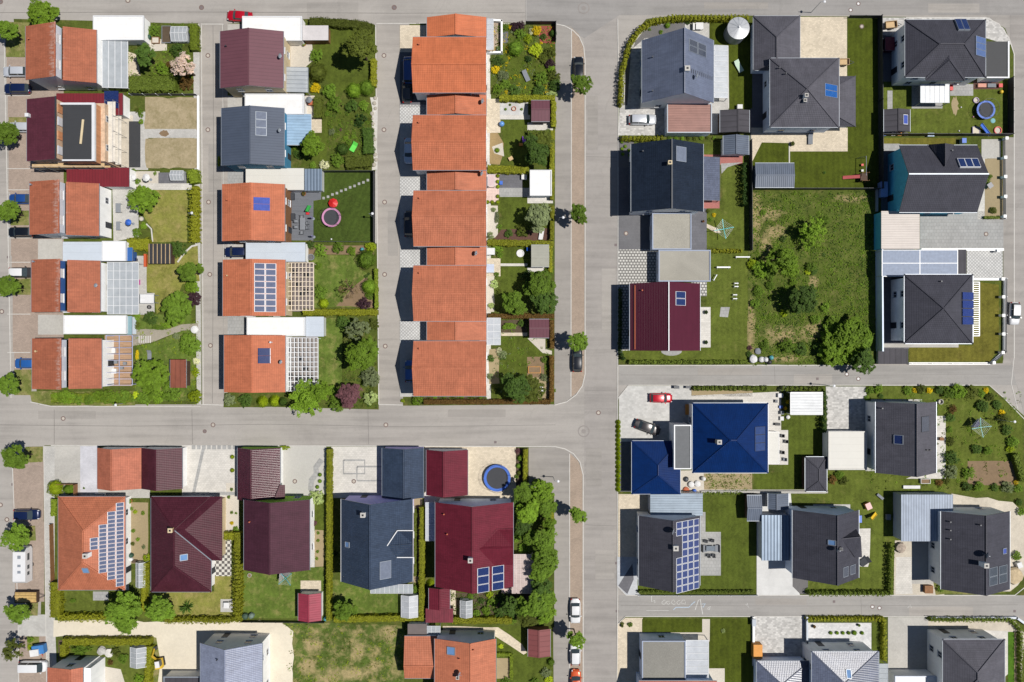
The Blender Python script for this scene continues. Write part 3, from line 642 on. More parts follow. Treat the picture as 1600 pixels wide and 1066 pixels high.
R = hip('dark grey hipped garage above the pyramid-roofed house', (1177, 25, 1250, 110), 3.4, 5.6, ((1214, 58), (1214, 98)), T_SLT, SHADEB, 'garage', 'garage', group='hip-roofed garages', win=False)
R = hip('dark pyramid-roofed house with one bright blue solar pair', (1203, 91, 1311, 199), 5.6, 8.8, ((1262, 139), (1263, 139)), T_SLT, SHADEB)
solar(R, (1288, 130, 1308, 154), 1, 2, cells('azure_solar', A(25, 95, 175)), GMET, gap=.02); chimney(R, 1260, 149, .55, .9); chimney(R, 1258, 157, .5, .5, GMET); vent(R, 1217, 107); vent(R, 1227, 116)
add_roof(R, [[(1337, 119, 3.2), (1337, 198, 3.2), (1311, 183, 4.6), (1311, 133, 4.6)], [(1311, 198, 3.2), (1337, 198, 3.2), (1311, 183, 4.6)], [(1337, 119, 3.2), (1311, 119, 3.2), (1311, 133, 4.6)]], T_SLT, [((1337, 119, 3.2), (1311, 133, 4.6)), ((1337, 198, 3.2), (1311, 183, 4.6))], name='annex_roof')
q = wr((1306, 120, 1335, 196), 3.1); m = MB(); m.box(q[0], q[1]+.4, 0, q[2]-.3, q[3]-.4, 3.0); m.build('annex_wall', SHADEB, R.root)
gable('grey blue corrugated garden shed on the striped lawn', (1180, 255, 1241, 293), 2.5, 2.8, 'x', 274, M_COR2, GREYW, 'shed', 'garden_shed', group='garden sheds', win=False, ov=.2)
R = gable('small shed with one dark and one pale corrugated slope', (1130, 212, 1170, 242), 2.4, 3.2, 'y', 1151, M_COR2, GREYW, 'shed', 'garden_shed', group='garden sheds', win=False, ov=.2)
R = hip('dark hip-roofed house with blue panels above the blue trampoline', (1414, 31, 1540, 121), 5.8, 8.6, ((1469, 69), (1507, 69)), T_SLT2, WHITE, ov=.4)
solar(R, (1490, 32, 1515, 49), 2, 1, BLUEP, GMET, gap=.02, lift=.35); solar(R, (1523, 56, 1539, 91), 1, 3, cells('mid_blue_solar', A(85, 110, 165)), GMET, gap=.02, lift=.2)
add_roof(R, [[(1447, 126, 5.7), (1507, 126, 5.7), (1484, 94, 7.7)], [(1447, 126, 5.7), (1484, 94, 7.7), (1483, 86, 7.7), (1446, 122, 5.9)], [(1484, 94, 7.7), (1507, 126, 5.7), (1508, 122, 5.9), (1483, 86, 7.7)]], T_SLT2, [((1447, 126, 5.7), (1484, 94, 7.7)), ((1507, 126, 5.7), (1484, 94, 7.7))])
R2 = flat('flat dark garage with white edge on the rounded street corner', (1541, 65, 1576, 122), 3.0, F_BLK, WHITE)
for q in ((1574, 65, 1576.5, 122.5), (1541, 120.5, 1574, 122.5)): a, b = P(q[0], q[1], 3.0), P(q[2], q[3], 3.0); m = MB(); m.box(a.x, b.y, 2.7, b.x, a.y, 3.15); m.build('roof_edge', WMET, bpy.context.scene.objects[R2.root.name])
R = gable('dark-roofed cyan gable house with three blue solar panels', (1405, 227, 1527, 332), 5.0, 8.3, 'x', 272, T_SLT2, CYAN, sides='LR', og=.35, cm=GMET)
solar(R, (1494, 249, 1532, 263), 3, 1, BLUEP, WMET, gap=.02, lift=.3)
add_roof(R, [[(1451, 226, 5.2), (1477, 224, 7.7), (1477, 260, 7.7)], [(1491, 226, 5.2), (1477, 260, 7.7), (1477, 224, 7.7)]], T_SLT2, [((1477, 224, 7.7), (1477, 260, 7.7))]); vent(R, 1486, 236)
flat('cream corrugated carport beside the cyan house', (1377, 330, 1437, 389), 3.2, M_CRM, CYAN, 'carport', 'carport', group='carports')
R = hip('dark pyramid-roofed house with four blue panels near white car', (1413, 429, 1520, 537), 6.0, 9.0, ((1475, 482), (1475.5, 482)), T_SLT2, WHITE, sides='L'); vent(R, 1469, 440)
solar(R, (1502, 456, 1520, 508), 1, 4, cells('deep_blue_solar', A(35, 55, 130)), BLUEP, gap=.06, lift=.2)
flat('narrow slate-roofed porch between glass carport and paved yard', (1497, 390, 1510, 428), 2.9, F_SLT, GREYW, 'porch', 'porch', group='garden sheds')
flat('low slate-tiled bin shelter at the lane corner', (1372, 545, 1419, 569), 1.0, F_SLT, GREYW, 'shelter', 'bin_shelter', group='garden sheds')
R = gable('black-roofed gable house with single grey panel', (986, 225, 1099, 331), 5.5, 8.9, 'y', 1050, T_BLK, WHITE, sides='LB', cm=DMET, fm=WMET); solar(R, (1056, 228, 1072, 254), 1, 1, GRP, GMET, gap=.02); chimney(R, 1047, 254, .6, .8, CREAM, CREAM)
add_roof(R, [[(983, 253, 5.2), (983, 332, 5.2), (988, 332, 5.6), (988, 253, 5.6)]], T_BLK, name='eave_step'); vent(R, 1004, 237, DMET)
flat('grey gravel-roofed garage below the black-roofed house', (1019, 333, 1080, 390), 3.1, F_GRV, SHADEB, par=EDGE, door='L')
flat('wide gravel-roofed garage above the wine red house', (1029, 391, 1110, 440), 3.0, F_GRV, SHADEB, par=EDGE, door='L')
R = gable('wine red metal-roofed house with two blue panels', (984, 443, 1094, 548), 5.0, 9.0, 'y', 1045, M_RED, GREYW, cm=WMET, sides='L'); solar(R, (1055, 455, 1071, 478), 1, 2, BLUEP, WMET, gap=.03); vent(R, 1003, 454, TERRA)
m = MB(); a0, n0 = hit(R, 992.5, 446); a1, _ = hit(R, 992.5, 546); m.obox(a0+n0*.1, a1+n0*.1, .12, .1); m.build('snow_guard', TERRA, R.root)
# ---- middle right block
R = hip('cobalt blue hip-roofed house with cream chimney', (1082, 630, 1200, 739), 5.6, 8.9, ((1142, 688), (1151, 688)), T_COB, WHITE); chimney(R, 1124, 691, .7, 1.1, plain('beige_render', A(225, 215, 195), .8)); solar(R, (1179, 667, 1195, 704), 1, 3, cells('dusk_blue_solar', A(60, 80, 130), line=.05), DMET, gap=.01)
flat('flat dark entrance porch of the cobalt blue house', (1053, 664, 1080, 733), 5.3, plain('grey_porch_felt', A(105, 108, 112), .7, var=.1), WHITE, 'porch', 'porch', par=WMET, group='porches')
R = hip('cobalt blue hipped garage beside the dark grey saloon', (987, 689, 1063, 772), 2.9, 4.7, ((1029, 727), (1029, 743)), T_COB, WHITE, 'garage', 'garage', group='hip-roofed garages', win=False)
flat('square cream flat garage beside the grey tiled house', (1294, 674, 1354, 734), 3.0, F_CRM, WHITE, par=CRE)
R = gable('grey tiled house with one roof window by rotary dryer garden', (1368, 628, 1463, 739), 5.0, 9.3, 'y', 1433, T_SLT, WHITE, sides='L', ov=.4); skylight(R, 1404, 687, 1.5, 1.4, BLUEP); solar(R, (1439, 651, 1451, 674), 1, 1, DKP, DMET, gap=.02)
vent(R, 1377, 638); vent(R, 1447, 703, BLACK); vent(R, 1452, 703, BLACK)
R = hip('dark hip-roofed garden shed on the lawn beside cream garage', (1258, 714, 1292, 768), 2.3, 3.0, ((1280, 733), (1280, 752)), T_SLT2, DWOOD, 'shed', 'garden_shed', group='garden sheds', win=False, ov=.2)
R = gable('slate house whose right slope is covered by solar panels', (998, 806, 1094, 915), 5.0, 8.7, 'y', 1052, T_SLT2, WHITE, sides='T', ov=.4)
solar(R, (1056, 816, 1092, 919), 4, 10, cells('violet_blue_solar', A(62, 74, 128)), WMET, gap=.03, skip=lambda i, j: i == 0 and 2 <= j <= 4); chimney(R, 1056, 857, .8, 1.0); dish(R, 1048, 828, .6)
flat('blue grey corrugated garage below the cobalt blue garage', (1016, 771, 1098, 806), 2.9, seam('corrugated_blue_grey_flat', A(150, 165, 180), .42, .4, .1, along=1), WMET, door='L')
R = gable('dark gabled house with cross gable by white-stone patio', (1238, 797, 1342, 903), 5.0, 9.4, 'y', 1309, T_SLT2, SHADEB, sides='TL', ov=.4); dish(R, 1303, 857, .45); chimney(R, 1314, 858, .5, .9, DMET, DMET); solar(R, (1317, 887, 1325, 900), 1, 1, DKP, GMET, gap=.01); solar(R, (1328, 884, 1336, 896), 1, 1, DKP, GMET, gap=.01); skylight(R, 1300, 848, .8, 1.2)
add_roof(R, [[(1315, 842, 8.6), (1338, 827, 5.7), (1345, 839, 8.3)], [(1315, 842, 8.6), (1345, 839, 8.3), (1347, 871, 5.3), (1336, 871, 6.2)]], T_SLT2, [((1315, 842, 8.6), (1345, 839, 8.3))])
R = gable('small corrugated shed left of the pair beside solar house lawn', (1167, 774, 1190, 814), 2.4, 2.8, 'x', 794, M_COR2, DWOOD, 'shed', 'garden_shed', group='garden sheds', win=False, ov=.2)
R = gable('small two-toned slate shed above the pale corrugated carport', (1200, 771, 1232, 796), 2.3, 2.9, 'y', 1214, M_COR2, WHITE, 'shed', 'garden_shed', group='garden sheds', win=False, ov=.2)
flat('pale corrugated carport left of the dark cross-gabled house', (1190, 805, 1234, 876), 2.9, M_COR, GREYW, 'carport', 'carport', group='carports')
R = gable('dark gabled house at the right edge on rubble plot', (1470, 799, 1578, 921), 5.0, 8.5, 'y', 1541, T_SLT2, WHITE, sides='TL', ov=.4); chimney(R, 1541, 884, .75, 1.0); dish(R, 1535, 865, .65); skylight(R, 1569, 861, .9, 1.1, BRP)
solar(R, (1545, 888, 1558, 913), 1, 2, DKP, GMET, gap=.02); solar(R, (1560, 885, 1573, 909), 1, 2, DKP, GMET, gap=.02); vent(R, 1483, 815); vent(R, 1483, 828); vent(R, 1483, 842); vent(R, 1530, 820)
R = flat('large pale corrugated metal garage beside the rubble plot', (1408, 773, 1489, 846), 3.3, seam('corrugated_pale_blue', A(168, 180, 198), .45, .5, wave=True), plain('pale_metal_wall', A(190, 200, 215), .5))
# ---- bottom right
flat('flat gravel-roofed house with pale blue edge', (1003, 1001, 1071, 1063), 3.9, F_GRV2, SHADEB, 'house', 'house', par=EDGE, group='houses', win=True)
R = gable('terracotta tiled roof cut by the bottom edge beside gravel roof', (998, 1064, 1120, 1150), 5.0, 7.0, 'x', 1105, T_SALM, SHADEB, win=False)
R = hip('shiny slate hipped house cut by bottom edge with skylight', (1268, 1018, 1373, 1128), 5.6, 7.0, ((1320, 1068), (1320, 1078)), T_GLI, WHITE, sides='T', ov=.4); skylight(R, 1326, 1053, .8, 1.4)
R = hip('low shiny slate garage cut by the bottom edge', (1182, 1033, 1266, 1120), 3.4, 4.5, ((1222, 1070), (1222, 1082)), T_GLI, SHADEB, 'garage', 'garage', group='hip-roofed garages', win=False)
R = hip('grey hipped house cut by the lower right corner', (1473, 999, 1570, 1110), 6.0, 8.8, ((1528, 1051), (1528, 1062)), T_SLT, WHITE, sides='TL', ov=.4); window(R, 'L', .3, .1, 1.0, 2.1, DMET, 'door')
flat('white flat garage cut by the bottom edge, dark blue step', (1398, 1056, 1462, 1120), 3.2, F_WHT, WHITE, par=GREYW)
# ---- lower left block
def lime_gable(h, hr):       # the street gable alone is painted
    x0, y0, x1, y1 = h.wbox; r = h.caps[0][0][0]; m = MB(); y = y1+.012; f = [(x1, y, 0), (x0, y, 0), (x0, y, h.he-.25), (r, y, hr-.3), (x1, y, h.he-.25)]; m.face(f); m.build('painted_gable', LIME, h.root)
def g2(lab, rect, rp, rm, wm): return gable(lab, rect, 2.7, 4.7, 'y', rp, rm, wm, 'garage', 'garage', group='gabled garages along the lower street', win=False, ov=.25, og=.15)
R = g2('orange gabled garage joined to a maroon one', (152, 700, 221, 764), 174, T_SALM, WHITE)
R = g2('maroon gabled garage joined to the orange one', (221, 700, 285, 764), 243, T_MAR, WHITE)
R = g2('maroon gabled garage with glittering tiles and lime green wall', (371, 700, 438, 781), 392, T_MARG, WHITE); lime_gable(R, 4.7)
add_roof(R, [[(428, 781, 3.6), (445, 781, 2.9), (445, 758, 2.9), (437, 758, 3.2)]], T_MAR, name='porch_roof')
R = g2('blue black gabled garage with lilac wall', (597, 700, 662, 778), 631, T_BLU, LILAC)
R = g2('wine red gabled garage beside the large blue trampoline', (666, 703, 731, 774), 693, T_RED, WHITE)
R = hip('orange hipped house with stepped solar array', (91, 776, 196, 922), 3.2, 6.8, ((130, 830), (129, 879)), T_OR4, WHITE, sides='RT'); chimney(R, 133, 869, .75, .9, WHITE); skylight(R, 134, 891, 1.0, 1.1)
solar(R, (140, 790, 194, 915), 4, 21, SLP, WMET, gap=.03, lift=.14, skip=lambda i, j: not ((i == 3 and j >= 0) or (i == 2 and 2 <= j <= 18) or (i == 1 and 5 <= j <= 16) or (i == 0 and 8 <= j <= 10)))
R = hip('maroon hipped house with white ridge line and L plan', (236, 776, 330, 925), 3.2, 6.6, ((272, 829), (272, 885)), T_MAR, WHITE, sides='RT', cm=T_MAR); chimney(R, 266, 829, .7, 1.0, PWOOD, CREAM); skylight(R, 287, 871, 1.0, 1.2)
add_roof(R, [[(330, 776, 3.3), (347, 776, 3.3), (289, 828, 6.5), (273, 828, 6.6)], [(347, 776, 3.3), (347, 876, 3.3), (289, 828, 6.5)], [(347, 876, 3.3), (330, 876, 3.3), (273, 829, 6.65), (289, 828, 6.5)]], T_MAR, [((331, 876, 3.4), (273, 829, 6.7))], cm=GMET, name='wing_roof')
q = wr((325, 782, 343, 872), 3.1); m = MB(); m.box(q[0], q[1], 0, q[2], q[3], 3.1); m.build('wing_wall', CREAM, R.root)
R = gable('plum gabled house with plain ridge and lime green wall', (381, 781, 484, 891), 5.0, 7.8, 'y', 421, T_MAR2, WHITE, sides='TR', ov=.4); lime_gable(R, 7.8); vent(R, 391, 815, TERRA)
R = gable('blue black gabled house with cross gable and white trim', (533, 780, 645, 909), 5.0, 9.6, 'y', 578, T_BLU, LILAC, sides='T', ov=.4, gm=WMET); chimney(R, 567, 805, .75, 1.0); skylight(R, 543, 851, .9, 1.0); solar(R, (593, 878, 611, 903), 1, 1, GRP, GMET, gap=.02)
add_roof(R, [[(621, 829, 6.9), (645, 829, 5.0), (645, 850, 7.7), (605, 853, 7.7)], [(605, 853, 7.7), (645, 850, 7.7), (645, 871, 5.0), (620, 871, 6.9)]], T_BLU, [((621, 829, 7.0), (646, 829, 5.1)), ((620, 871, 7.0), (646, 871, 5.1)), ((605, 853, 7.8), (621, 829, 7.0))], cm=WMET)
R = gable('wine red gabled house with six blue solar panels', (680, 785, 802, 917), 5.0, 8.8, 'y', 738, T_RED, SHADEB, sides='T', ov=.4); chimney(R, 735, 876, .75, 1.0); vent(R, 694, 803, TERRA); vent(R, 699, 834, TERRA)
solar(R, (745, 888, 764, 924), 1, 3, BLUEP, WMET, gap=.03, lift=.16); solar(R, (768, 885, 787, 920), 1, 3, BLUEP, WMET, gap=.03, lift=.16)
add_roof(R, [[(777, 826, 6.6), (802, 826, 5.3), (802, 857, 7.9), (747, 858, 8.2)], [(747, 858, 8.2), (802, 857, 7.9), (802, 883, 5.3), (772, 883, 6.8)]], T_RED)
gable('raspberry red shed on the striped lawn below the plum house', (466, 927, 502, 970), 2.3, 3.1, 'y', 482, seam('raspberry_sheet', A(165, 62, 82), .4, .5), WHITE, 'shed', 'garden_shed', group='garden sheds', win=False, ov=.2)
gable('wine red shed touching the lower left of the solar house', (670, 919, 703, 952), 2.4, 3.0, 'y', 687, T_RED, DWOOD, 'shed', 'garden_shed', group='garden sheds', win=False, ov=.2)
flat('faded wine red lean-to below the wine red shed', (665, 951, 708, 973), 2.2, seam('faded_red_sheet', A(128, 52, 66), .4, .6, dirt=.2), DWOOD, 'shed', 'garden_shed', group='garden sheds')
gable('brownish red shed beside the pavement near the white cars', (825, 983, 860, 1026), 2.4, 3.0, 'y', 842, seam('brownish_red_sheet', A(140, 80, 80), .9, .6, dirt=.06), WOOD, 'shed', 'garden_shed', group='garden sheds', win=False, ov=.2)
flat('brown felt garage roof above the lower orange house', (637, 975, 667, 995), 2.8, F_BRN, GREYW)
R = gable('orange house cut by bottom edge with roof window and dish', (679, 998, 775, 1130), 5.0, 7.2, 'y', 735, T_OR4, WHITE, sides='T', ov=.3); skylight(R, 705, 1017, 1.3, 1.4); dish(R, 716, 1050, .5); vent(R, 740, 1015, TERRA); vent(R, 718, 1029, TERRA); chimney(R, 715, 1059, .5, .9, GMET)
gable('lower orange garage cut by the bottom edge', (632, 994, 682, 1060), 3.4, 4.6, 'x', 1041, T_OR4, WHITE, 'garage', 'garage', group='gabled garages along the lower street', win=False, ov=.2)
R = gable('pale blue slate house cut by bottom edge on sandy plot', (313, 1005, 410, 1110), 5.6, 8.6, 'y', 351, T_PAL, WHITE, sides='TR', ov=.35); vent(R, 340, 1030, DMET)
R = gable('orange house cut by bottom edge with tall white walls', (74, 1043, 130, 1120), 6.0, 6.9, 'y', 110, T_SALM, WHITE, win=False, ov=.2); windows(R, sides='T')
q = wr((128, 1046, 140, 1110), 5.5); m = MB(); m.box(q[0]-.5, q[1], 0, P(165, 0, 0).x, q[3], 5.0); m.build('rear_wing', WHITE, R.root)
R = flat('slate garage cut by bottom edge beside the mini digger', (256, 1057, 314, 1110), 3.0, F_SLT, WHITE, par=GMET)
# small garden sheds
R = flat('black slatted shed roof in the middle of the left gardens', (232, 381, 266, 412), 2.3, seam('black_slat_roof', A(62, 62, 66), .85, .7, along=0, bump=1), DWOOD, 'shed', 'garden_shed', group='garden sheds')
for k in range(6):
    m = MB(); a = P(233+k*6.4, 381, 2.36); b = P(233+k*6.4, 412, 2.36); m.obox(a, b, .1, .06); m.build('roof_batten', PWOOD, R.root)
gable('brown shed beside the big bush at lower left', (266, 562, 291, 606), 2.3, 2.6, 'y', 290, seam('brown_red_felt', A(150, 88, 70), .9, .8, along=1, dirt=.15), DWOOD, 'shed', 'garden_shed', group='garden sheds', win=False, ov=.15)
for lab, r, rp, m_ in (('maroon felt shed in the hedged corner above the blue ball', (830, 157, 859, 190), 171, M_MAR), ('maroon felt shed near the white stone terrace', (827, 499, 858, 528), 513, M_MAR), ('mossy grey felt shed with pitched roof', (830, 383, 858, 417), 402, F_GRY)):
    gable(lab, r, 2.3, 2.8, 'x', rp, m_, DWOOD, 'shed', 'garden_shed', group='garden sheds', win=False, ov=.2)
flat('white square pavilion roof beside the parking strip', (828, 266, 862, 306), 2.5, F_WHT, SHADEB, 'pavilion', 'pavilion', group='garden sheds', par=WMET)
R = gable('black felt shed with a small solar panel and clutter behind', (1381, 171, 1422, 206), 2.4, 3.0, 'y', 1404, F_SLT, GREYW, 'shed', 'garden_shed', group='garden sheds', win=False, ov=.2); solar(R, (1411, 179, 1418, 195), 1, 1, BRP, WMET, gap=.01)
flat('maroon skip container left of the hip-roofed corner house', (1383, 58, 1398, 79), 1.5, plain('maroon_lid', A(125, 30, 55), .5), plain('maroon_steel', A(115, 28, 50), .5), 'container', 'container', group='garden sheds')
# ------------------------------------------------------------------ ground, roads, plots
def rect(x0, y0, x1, y1): return [(x0, y0), (x1, y0), (x1, y1), (x0, y1)]
LAYERS = [0]
def area(name, m, pts, layer=1, jit=0.0, step=2.0):
    """a sheet of ground; jit roughens its outline (metres)"""
    z = GZ+layer*.006+len(LAYERS)*2e-5; LAYERS.append(1); q = [P(x, y, 0) for x, y in pts]; out = []
    for i, a in enumerate(q):
        b = q[(i+1) % len(q)]; n = max(1, int((b-a).length/step)) if jit else 1
        for k in range(n):
            p = a.lerp(b, k/n); out.append((p.x+rnd.uniform(-jit, jit), p.y+rnd.uniform(-jit, jit)))
    mb = MB(); ar = sum(out[i][0]*out[(i+1) % len(out)][1]-out[(i+1) % len(out)][0]*out[i][1] for i in range(len(out)))
    if ar < 0: out = out[::-1]
    mb.face([(x, y, z) for x, y in out]); return mb.build(name, m, kind='structure')
def blob(cx, cy, rx, ry, n=18, j=.15): return [(cx+rx*math.cos(t)*(1+rnd.uniform(-j, j)), cy+ry*math.sin(t)*(1+rnd.uniform(-j, j))) for t in [6.2832*k/n for k in range(n)]]
def strip(name, m, pts, w, layer=2, h=None, kind='structure'):
    """a ribbon of width w metres along photo points, flat or raised to h"""
    q = [P(x, y, 0) for x, y in pts]; mb = MB(); L = []; Rr = []
    for i, p in enumerate(q):
        d = (q[min(i+1, len(q)-1)]-q[max(i-1, 0)]).normalized(); s = Vector((-d.y, d.x, 0))*w/2; L.append(p+s); Rr.append(p-s)
    z = GZ+layer*.006+len(LAYERS)*2e-5; LAYERS.append(1)
    if h: z = h
    for i in range(len(q)-1):
        a, b, c, d = Rr[i], Rr[i+1], L[i+1], L[i]
        mb.face([(v.x, v.y, z) for v in (a, b, c, d)])
        if h:
            mb.face([(a.x, a.y, 0), (b.x, b.y, 0), (b.x, b.y, z), (a.x, a.y, z)]); mb.face([(c.x, c.y, 0), (d.x, d.y, 0), (d.x, d.y, z), (c.x, c.y, z)])
    return mb.build(name, m, kind=kind)
ASP = asphalt('road_asphalt', A(178, 173, 167)); ASPV = asphalt('side_road_asphalt', A(172, 167, 162), ang=1.57); ASPD = asphalt('new_asphalt', A(163, 160, 157)); ASPL = asphalt('lane_asphalt', A(180, 174, 167), ang=1.57)
KERB = plain('kerb_stone', A(215, 212, 206), .85, var=.1)
TANP = paving('tan_parking_setts', A(182, 163, 145), .3, .15, .02, .1, .75); BRWP = paving('brown_parking_setts', A(178, 160, 146), .3, .2, .02, .1, .8); GRP_ = paving('grey_setts', A(205, 203, 198), .35, .25, .02, .08, .8); WPV = paving('pale_pavers', A(226, 222, 214), .5, .33, .02, .07, .8); WPV2 = paving('white_grid_pavers', A(222, 222, 220), .42, .42, .07, .06, .62, .78, 0.0)
HEX = paving('perforated_pavers', A(222, 220, 214), .55, .5, .1, .05, .3, 0); BRKT = paving('cream_setts', A(228, 214, 190), .35, .25, .02, .12, .85); SPOT = paving('mottled_setts', A(208, 206, 202), .45, .3, .015, .24, .85); DKPV = paving('dark_pavers', A(112, 112, 118), .5, .5, .02, .08, .8); SLAB = paving('grey_slabs', A(178, 178, 176), .6, .6, .03, .06, .75); REDP = paving('red_pavers', A(190, 120, 112), .3, .15, .02, .1, .8); PNKP = paving('pink_slabs', A(232, 205, 195), .55, .55, .05, .04, 1.1, 0, 0.0)
DECK = seam('grey_decking', A(112, 116, 124), .15, .8)
DECKP = paving('grey_deck_boards', A(118, 122, 130), 3.0, .15, .015, .08, .7); WDECK = paving('wooden_deck_boards', A(192, 156, 124), 3.0, .14, .015, .12, .6)
GRVL = ground('pale_gravel', A(222, 214, 200), s2=5, grain=.2, amt=.15); SAND = ground('sandy_subsoil', A(242, 232, 210), amt=.14, s2=2); SAND2 = ground('rubble_subsoil', A(226, 216, 198), amt=.26, s2=1.6, grain=.2); SOIL = ground('soil', A(150, 125, 95), amt=.3); BSOIL = ground('bare_tan_soil', A(176, 158, 122), amt=.16); BARK = ground('bark_mulch', A(105, 72, 60), amt=.3, grain=.3, s2=6); REDB = ground('red_bark', A(165, 80, 70), amt=.25, grain=.3, s2=6); DRK = ground('dark_gravel', A(120, 118, 118), amt=.15, grain=.3, s2=6); EARTH = ground('dark_garden_soil', A(98, 82, 62), amt=.3); GARD = lawn('garden_ground', A(88, 100, 40), A(140, 122, 80), .32)
LW = lawn('lush_lawn', A(90, 103, 37), A(132, 130, 70), .14, mow=.05); LWD = lawn('dry_lawn', A(142, 142, 70), A(172, 158, 100), .5); LWM = lawn('meadow_lawn', A(100, 112, 44), A(158, 148, 92), .2, .05); LWS = lawn('striped_lawn', A(82, 93, 26), dryamt=.05, mow=.07); LWO = lawn('olive_lawn', A(118, 114, 46), A(140, 125, 70), .25, .06); LWT = lawn('trampoline_lawn', A(74, 92, 36), dryamt=.08, mow=.06, rot=.4); VERGE = lawn('verge_grass', A(120, 128, 65), A(170, 155, 110), .5); LWG = lawn('worn_lawn', A(102, 122, 50), A(170, 158, 102), .38, .05); FIELD = lawn('wild_field', A(92, 105, 44), A(146, 140, 86), .34, patches=((1180, 340, 10, 40), (1200, 335, 22, 9), (1196, 385, 9, 20), (1330, 310, 22, 6), (1173, 510, 6, 44), (1212, 363, 14, 12), (1222, 524, 28, 13), (1268, 518, 18, 13), (1228, 560, 24, 6), (1272, 440, 8, 8)), pc=A(180, 160, 118)); STRAW = lawn('straw_patch', A(142, 138, 84), A(196, 178, 128), .9); FIELD2 = lawn('patchy_field', A(90, 108, 46), A(182, 164, 116), .5, patches=((490, 1008, 16, 9), (480, 1040, 14, 10), (545, 1052, 34, 9), (608, 988, 12, 12), (560, 1016, 10, 14), (515, 1060, 20, 8), (585, 1040, 12, 8)), pc=A(190, 170, 125)); LWBR = lawn('bright_lawn', A(84, 122, 34), dryamt=.05); PATHG = ground('grey_path_gravel', A(174, 166, 150), s2=4, grain=.2); BSOIL2 = ground('weedy_bare_soil', A(186, 170, 138), A(150, 138, 100), s1=.5, s2=2.5, grain=.2)
mb = MB(); mb.face([(-900, -900, 0), (900, -900, 0), (900, 900, 0), (-900, 900, 0)]); mb.build('ground', LWM, kind='structure')
def road(name, m, pts, z): mb = MB(); mb.face([(p.x, p.y, z) for p in [P(x, y) for x, y in pts[::-1]]]); return mb.build(name, m, kind='structure')
road('road', ASP, rect(-400, -300, 2000, 1400), .02)
road('road_surface', ASPV, rect(913, -300, 965, 1400), .028); road('road_surface', ASP, [(-400, 636), (868, 636), (885, 640), (905, 655), (905, 690), (860, 695), (-400, 695)], .027)
road('road_surface', ASPL, rect(314, 39, 348, 632), .032); road('road_surface', ASPL, rect(590, 39, 645, 632), .032); road('road_surface', ASPD, [(820, -300), (2000, -300), (2000, 24), (968, 24), (913, 60), (870, 38), (822, 38)], .033)
road('road_surface', asphalt('lower_lane_asphalt', A(170, 167, 163)), rect(967, 930, 2000, 963), .034); road('road_surface', asphalt('mid_lane_asphalt', A(168, 165, 161)), rect(967, 571, 2000, 602), .034)
road('road_surface', ASPV, [(1578, 24), (2000, 24), (2000, 900), (1608, 680), (1578, 560)], .035)
def slab(pts, m=GARD): return area('plot', m, pts, 0)
# plots
for pts in ([(22, 30), (150, 33), (312, 38), (316, 632), (60, 632), (46, 500)], [(350, 38), (480, 30), (587, 40), (592, 640), (350, 634)], [(640, 38), (868, 38), (866, 632), (630, 634)], [(966, 165), (968, 110), (985, 60), (1010, 30), (1060, 24), (1545, 28), (1570, 45), (1583, 80), (1584, 470), (1566, 568), (966, 571)],
            [(966, 640), (966, 625), (982, 602), (1545, 602), (1600, 650), (1600, 930), (978, 930), (964, 915)], [(966, 974), (977, 963), (1588, 963), (1640, 1000), (1640, 1160), (964, 1160)], [(70, 696), (862, 698), (866, 1160), (60, 1160)]): slab(pts)
# ---- left street bays
for y0, y1, m in ((90, 150, BRWP), (150, 184, BRWP), (205, 300, BRWP), (300, 330, BRWP), (350, 400, BRWP), (400, 436, BRWP), (460, 550, BRWP), (550, 578, BRWP)): area('parking_bay', m, rect(9+(y0/40), y0, 100, y1), 1)
for y0, y1 in ((35, 90), (184, 206), (330, 352), (436, 461), (578, 618)): area('verge', VERGE, rect(9+(y0/40), y0, 50, y1), 1, .1)
strip('kerb', KERB, [(7, 40), (10, 200), (14, 400), (18, 622)], .14, h=.13)
for y in (150, 264, 297, 372, 410, 491, 551): strip('kerb', KERB, [(12, y), (48, y)], .12, 3)
for r in ((60, 374, 98, 405), (60, 492, 100, 523)): area('driveway', CONC, rect(*r), 2)
area('verge', VERGE, [(46, 612), (210, 612), (212, 634), (80, 634), (50, 628)], 2, .1)
strip('kerb', KERB, [(48, 628), (80, 635), (314, 635)], .14, h=.13)
# garden strip 1
area('garden_bed', GARD, rect(197, 37, 310, 148), 1, .1); area('patio', BRKT, [(198, 80), (214, 85), (220, 120), (198, 138)], 2, .15); area('path', GRVL, rect(232, 62, 262, 80), 2, .1); area('lawn', LWM, blob(245, 92, 10, 12), 3)
area('pavement', GRP_, [(302, 38), (312, 38), (315, 632), (308, 632)], 2)
area('patio', GRP_, rect(160, 175, 232, 266), 1); area('building_sand', SAND2, rect(165, 180, 210, 262), 2, .2); area('tar_paper', F_BLK, rect(202, 190, 220, 262), 3)
area('bare_ground', BSOIL2, rect(227, 153, 309, 203), 2, .18, 1.0); area('bare_ground', BSOIL2, rect(228, 216, 309, 263), 2, .18, 1.0); area('path', GRP_, rect(221, 202, 307, 216), 2); area('sand_heap', SOIL, blob(257, 209, 7, 5), 3)
area('patio', GRVL, rect(206, 268, 250, 292), 2); area('patio', DKPV, rect(248, 270, 292, 288), 3); area('path', WPV, rect(216, 287, 300, 297), 3)
area('patio', GRP_, [(176, 295), (217, 297), (217, 370), (178, 378)], 2); area('lawn', LWD, [(228, 298), (293, 297), (293, 378), (238, 378), (240, 358), (228, 345), (222, 330)], 2, .12); strip('path', KERB, [(229, 350), (237, 358), (239, 378)], .25, 3)
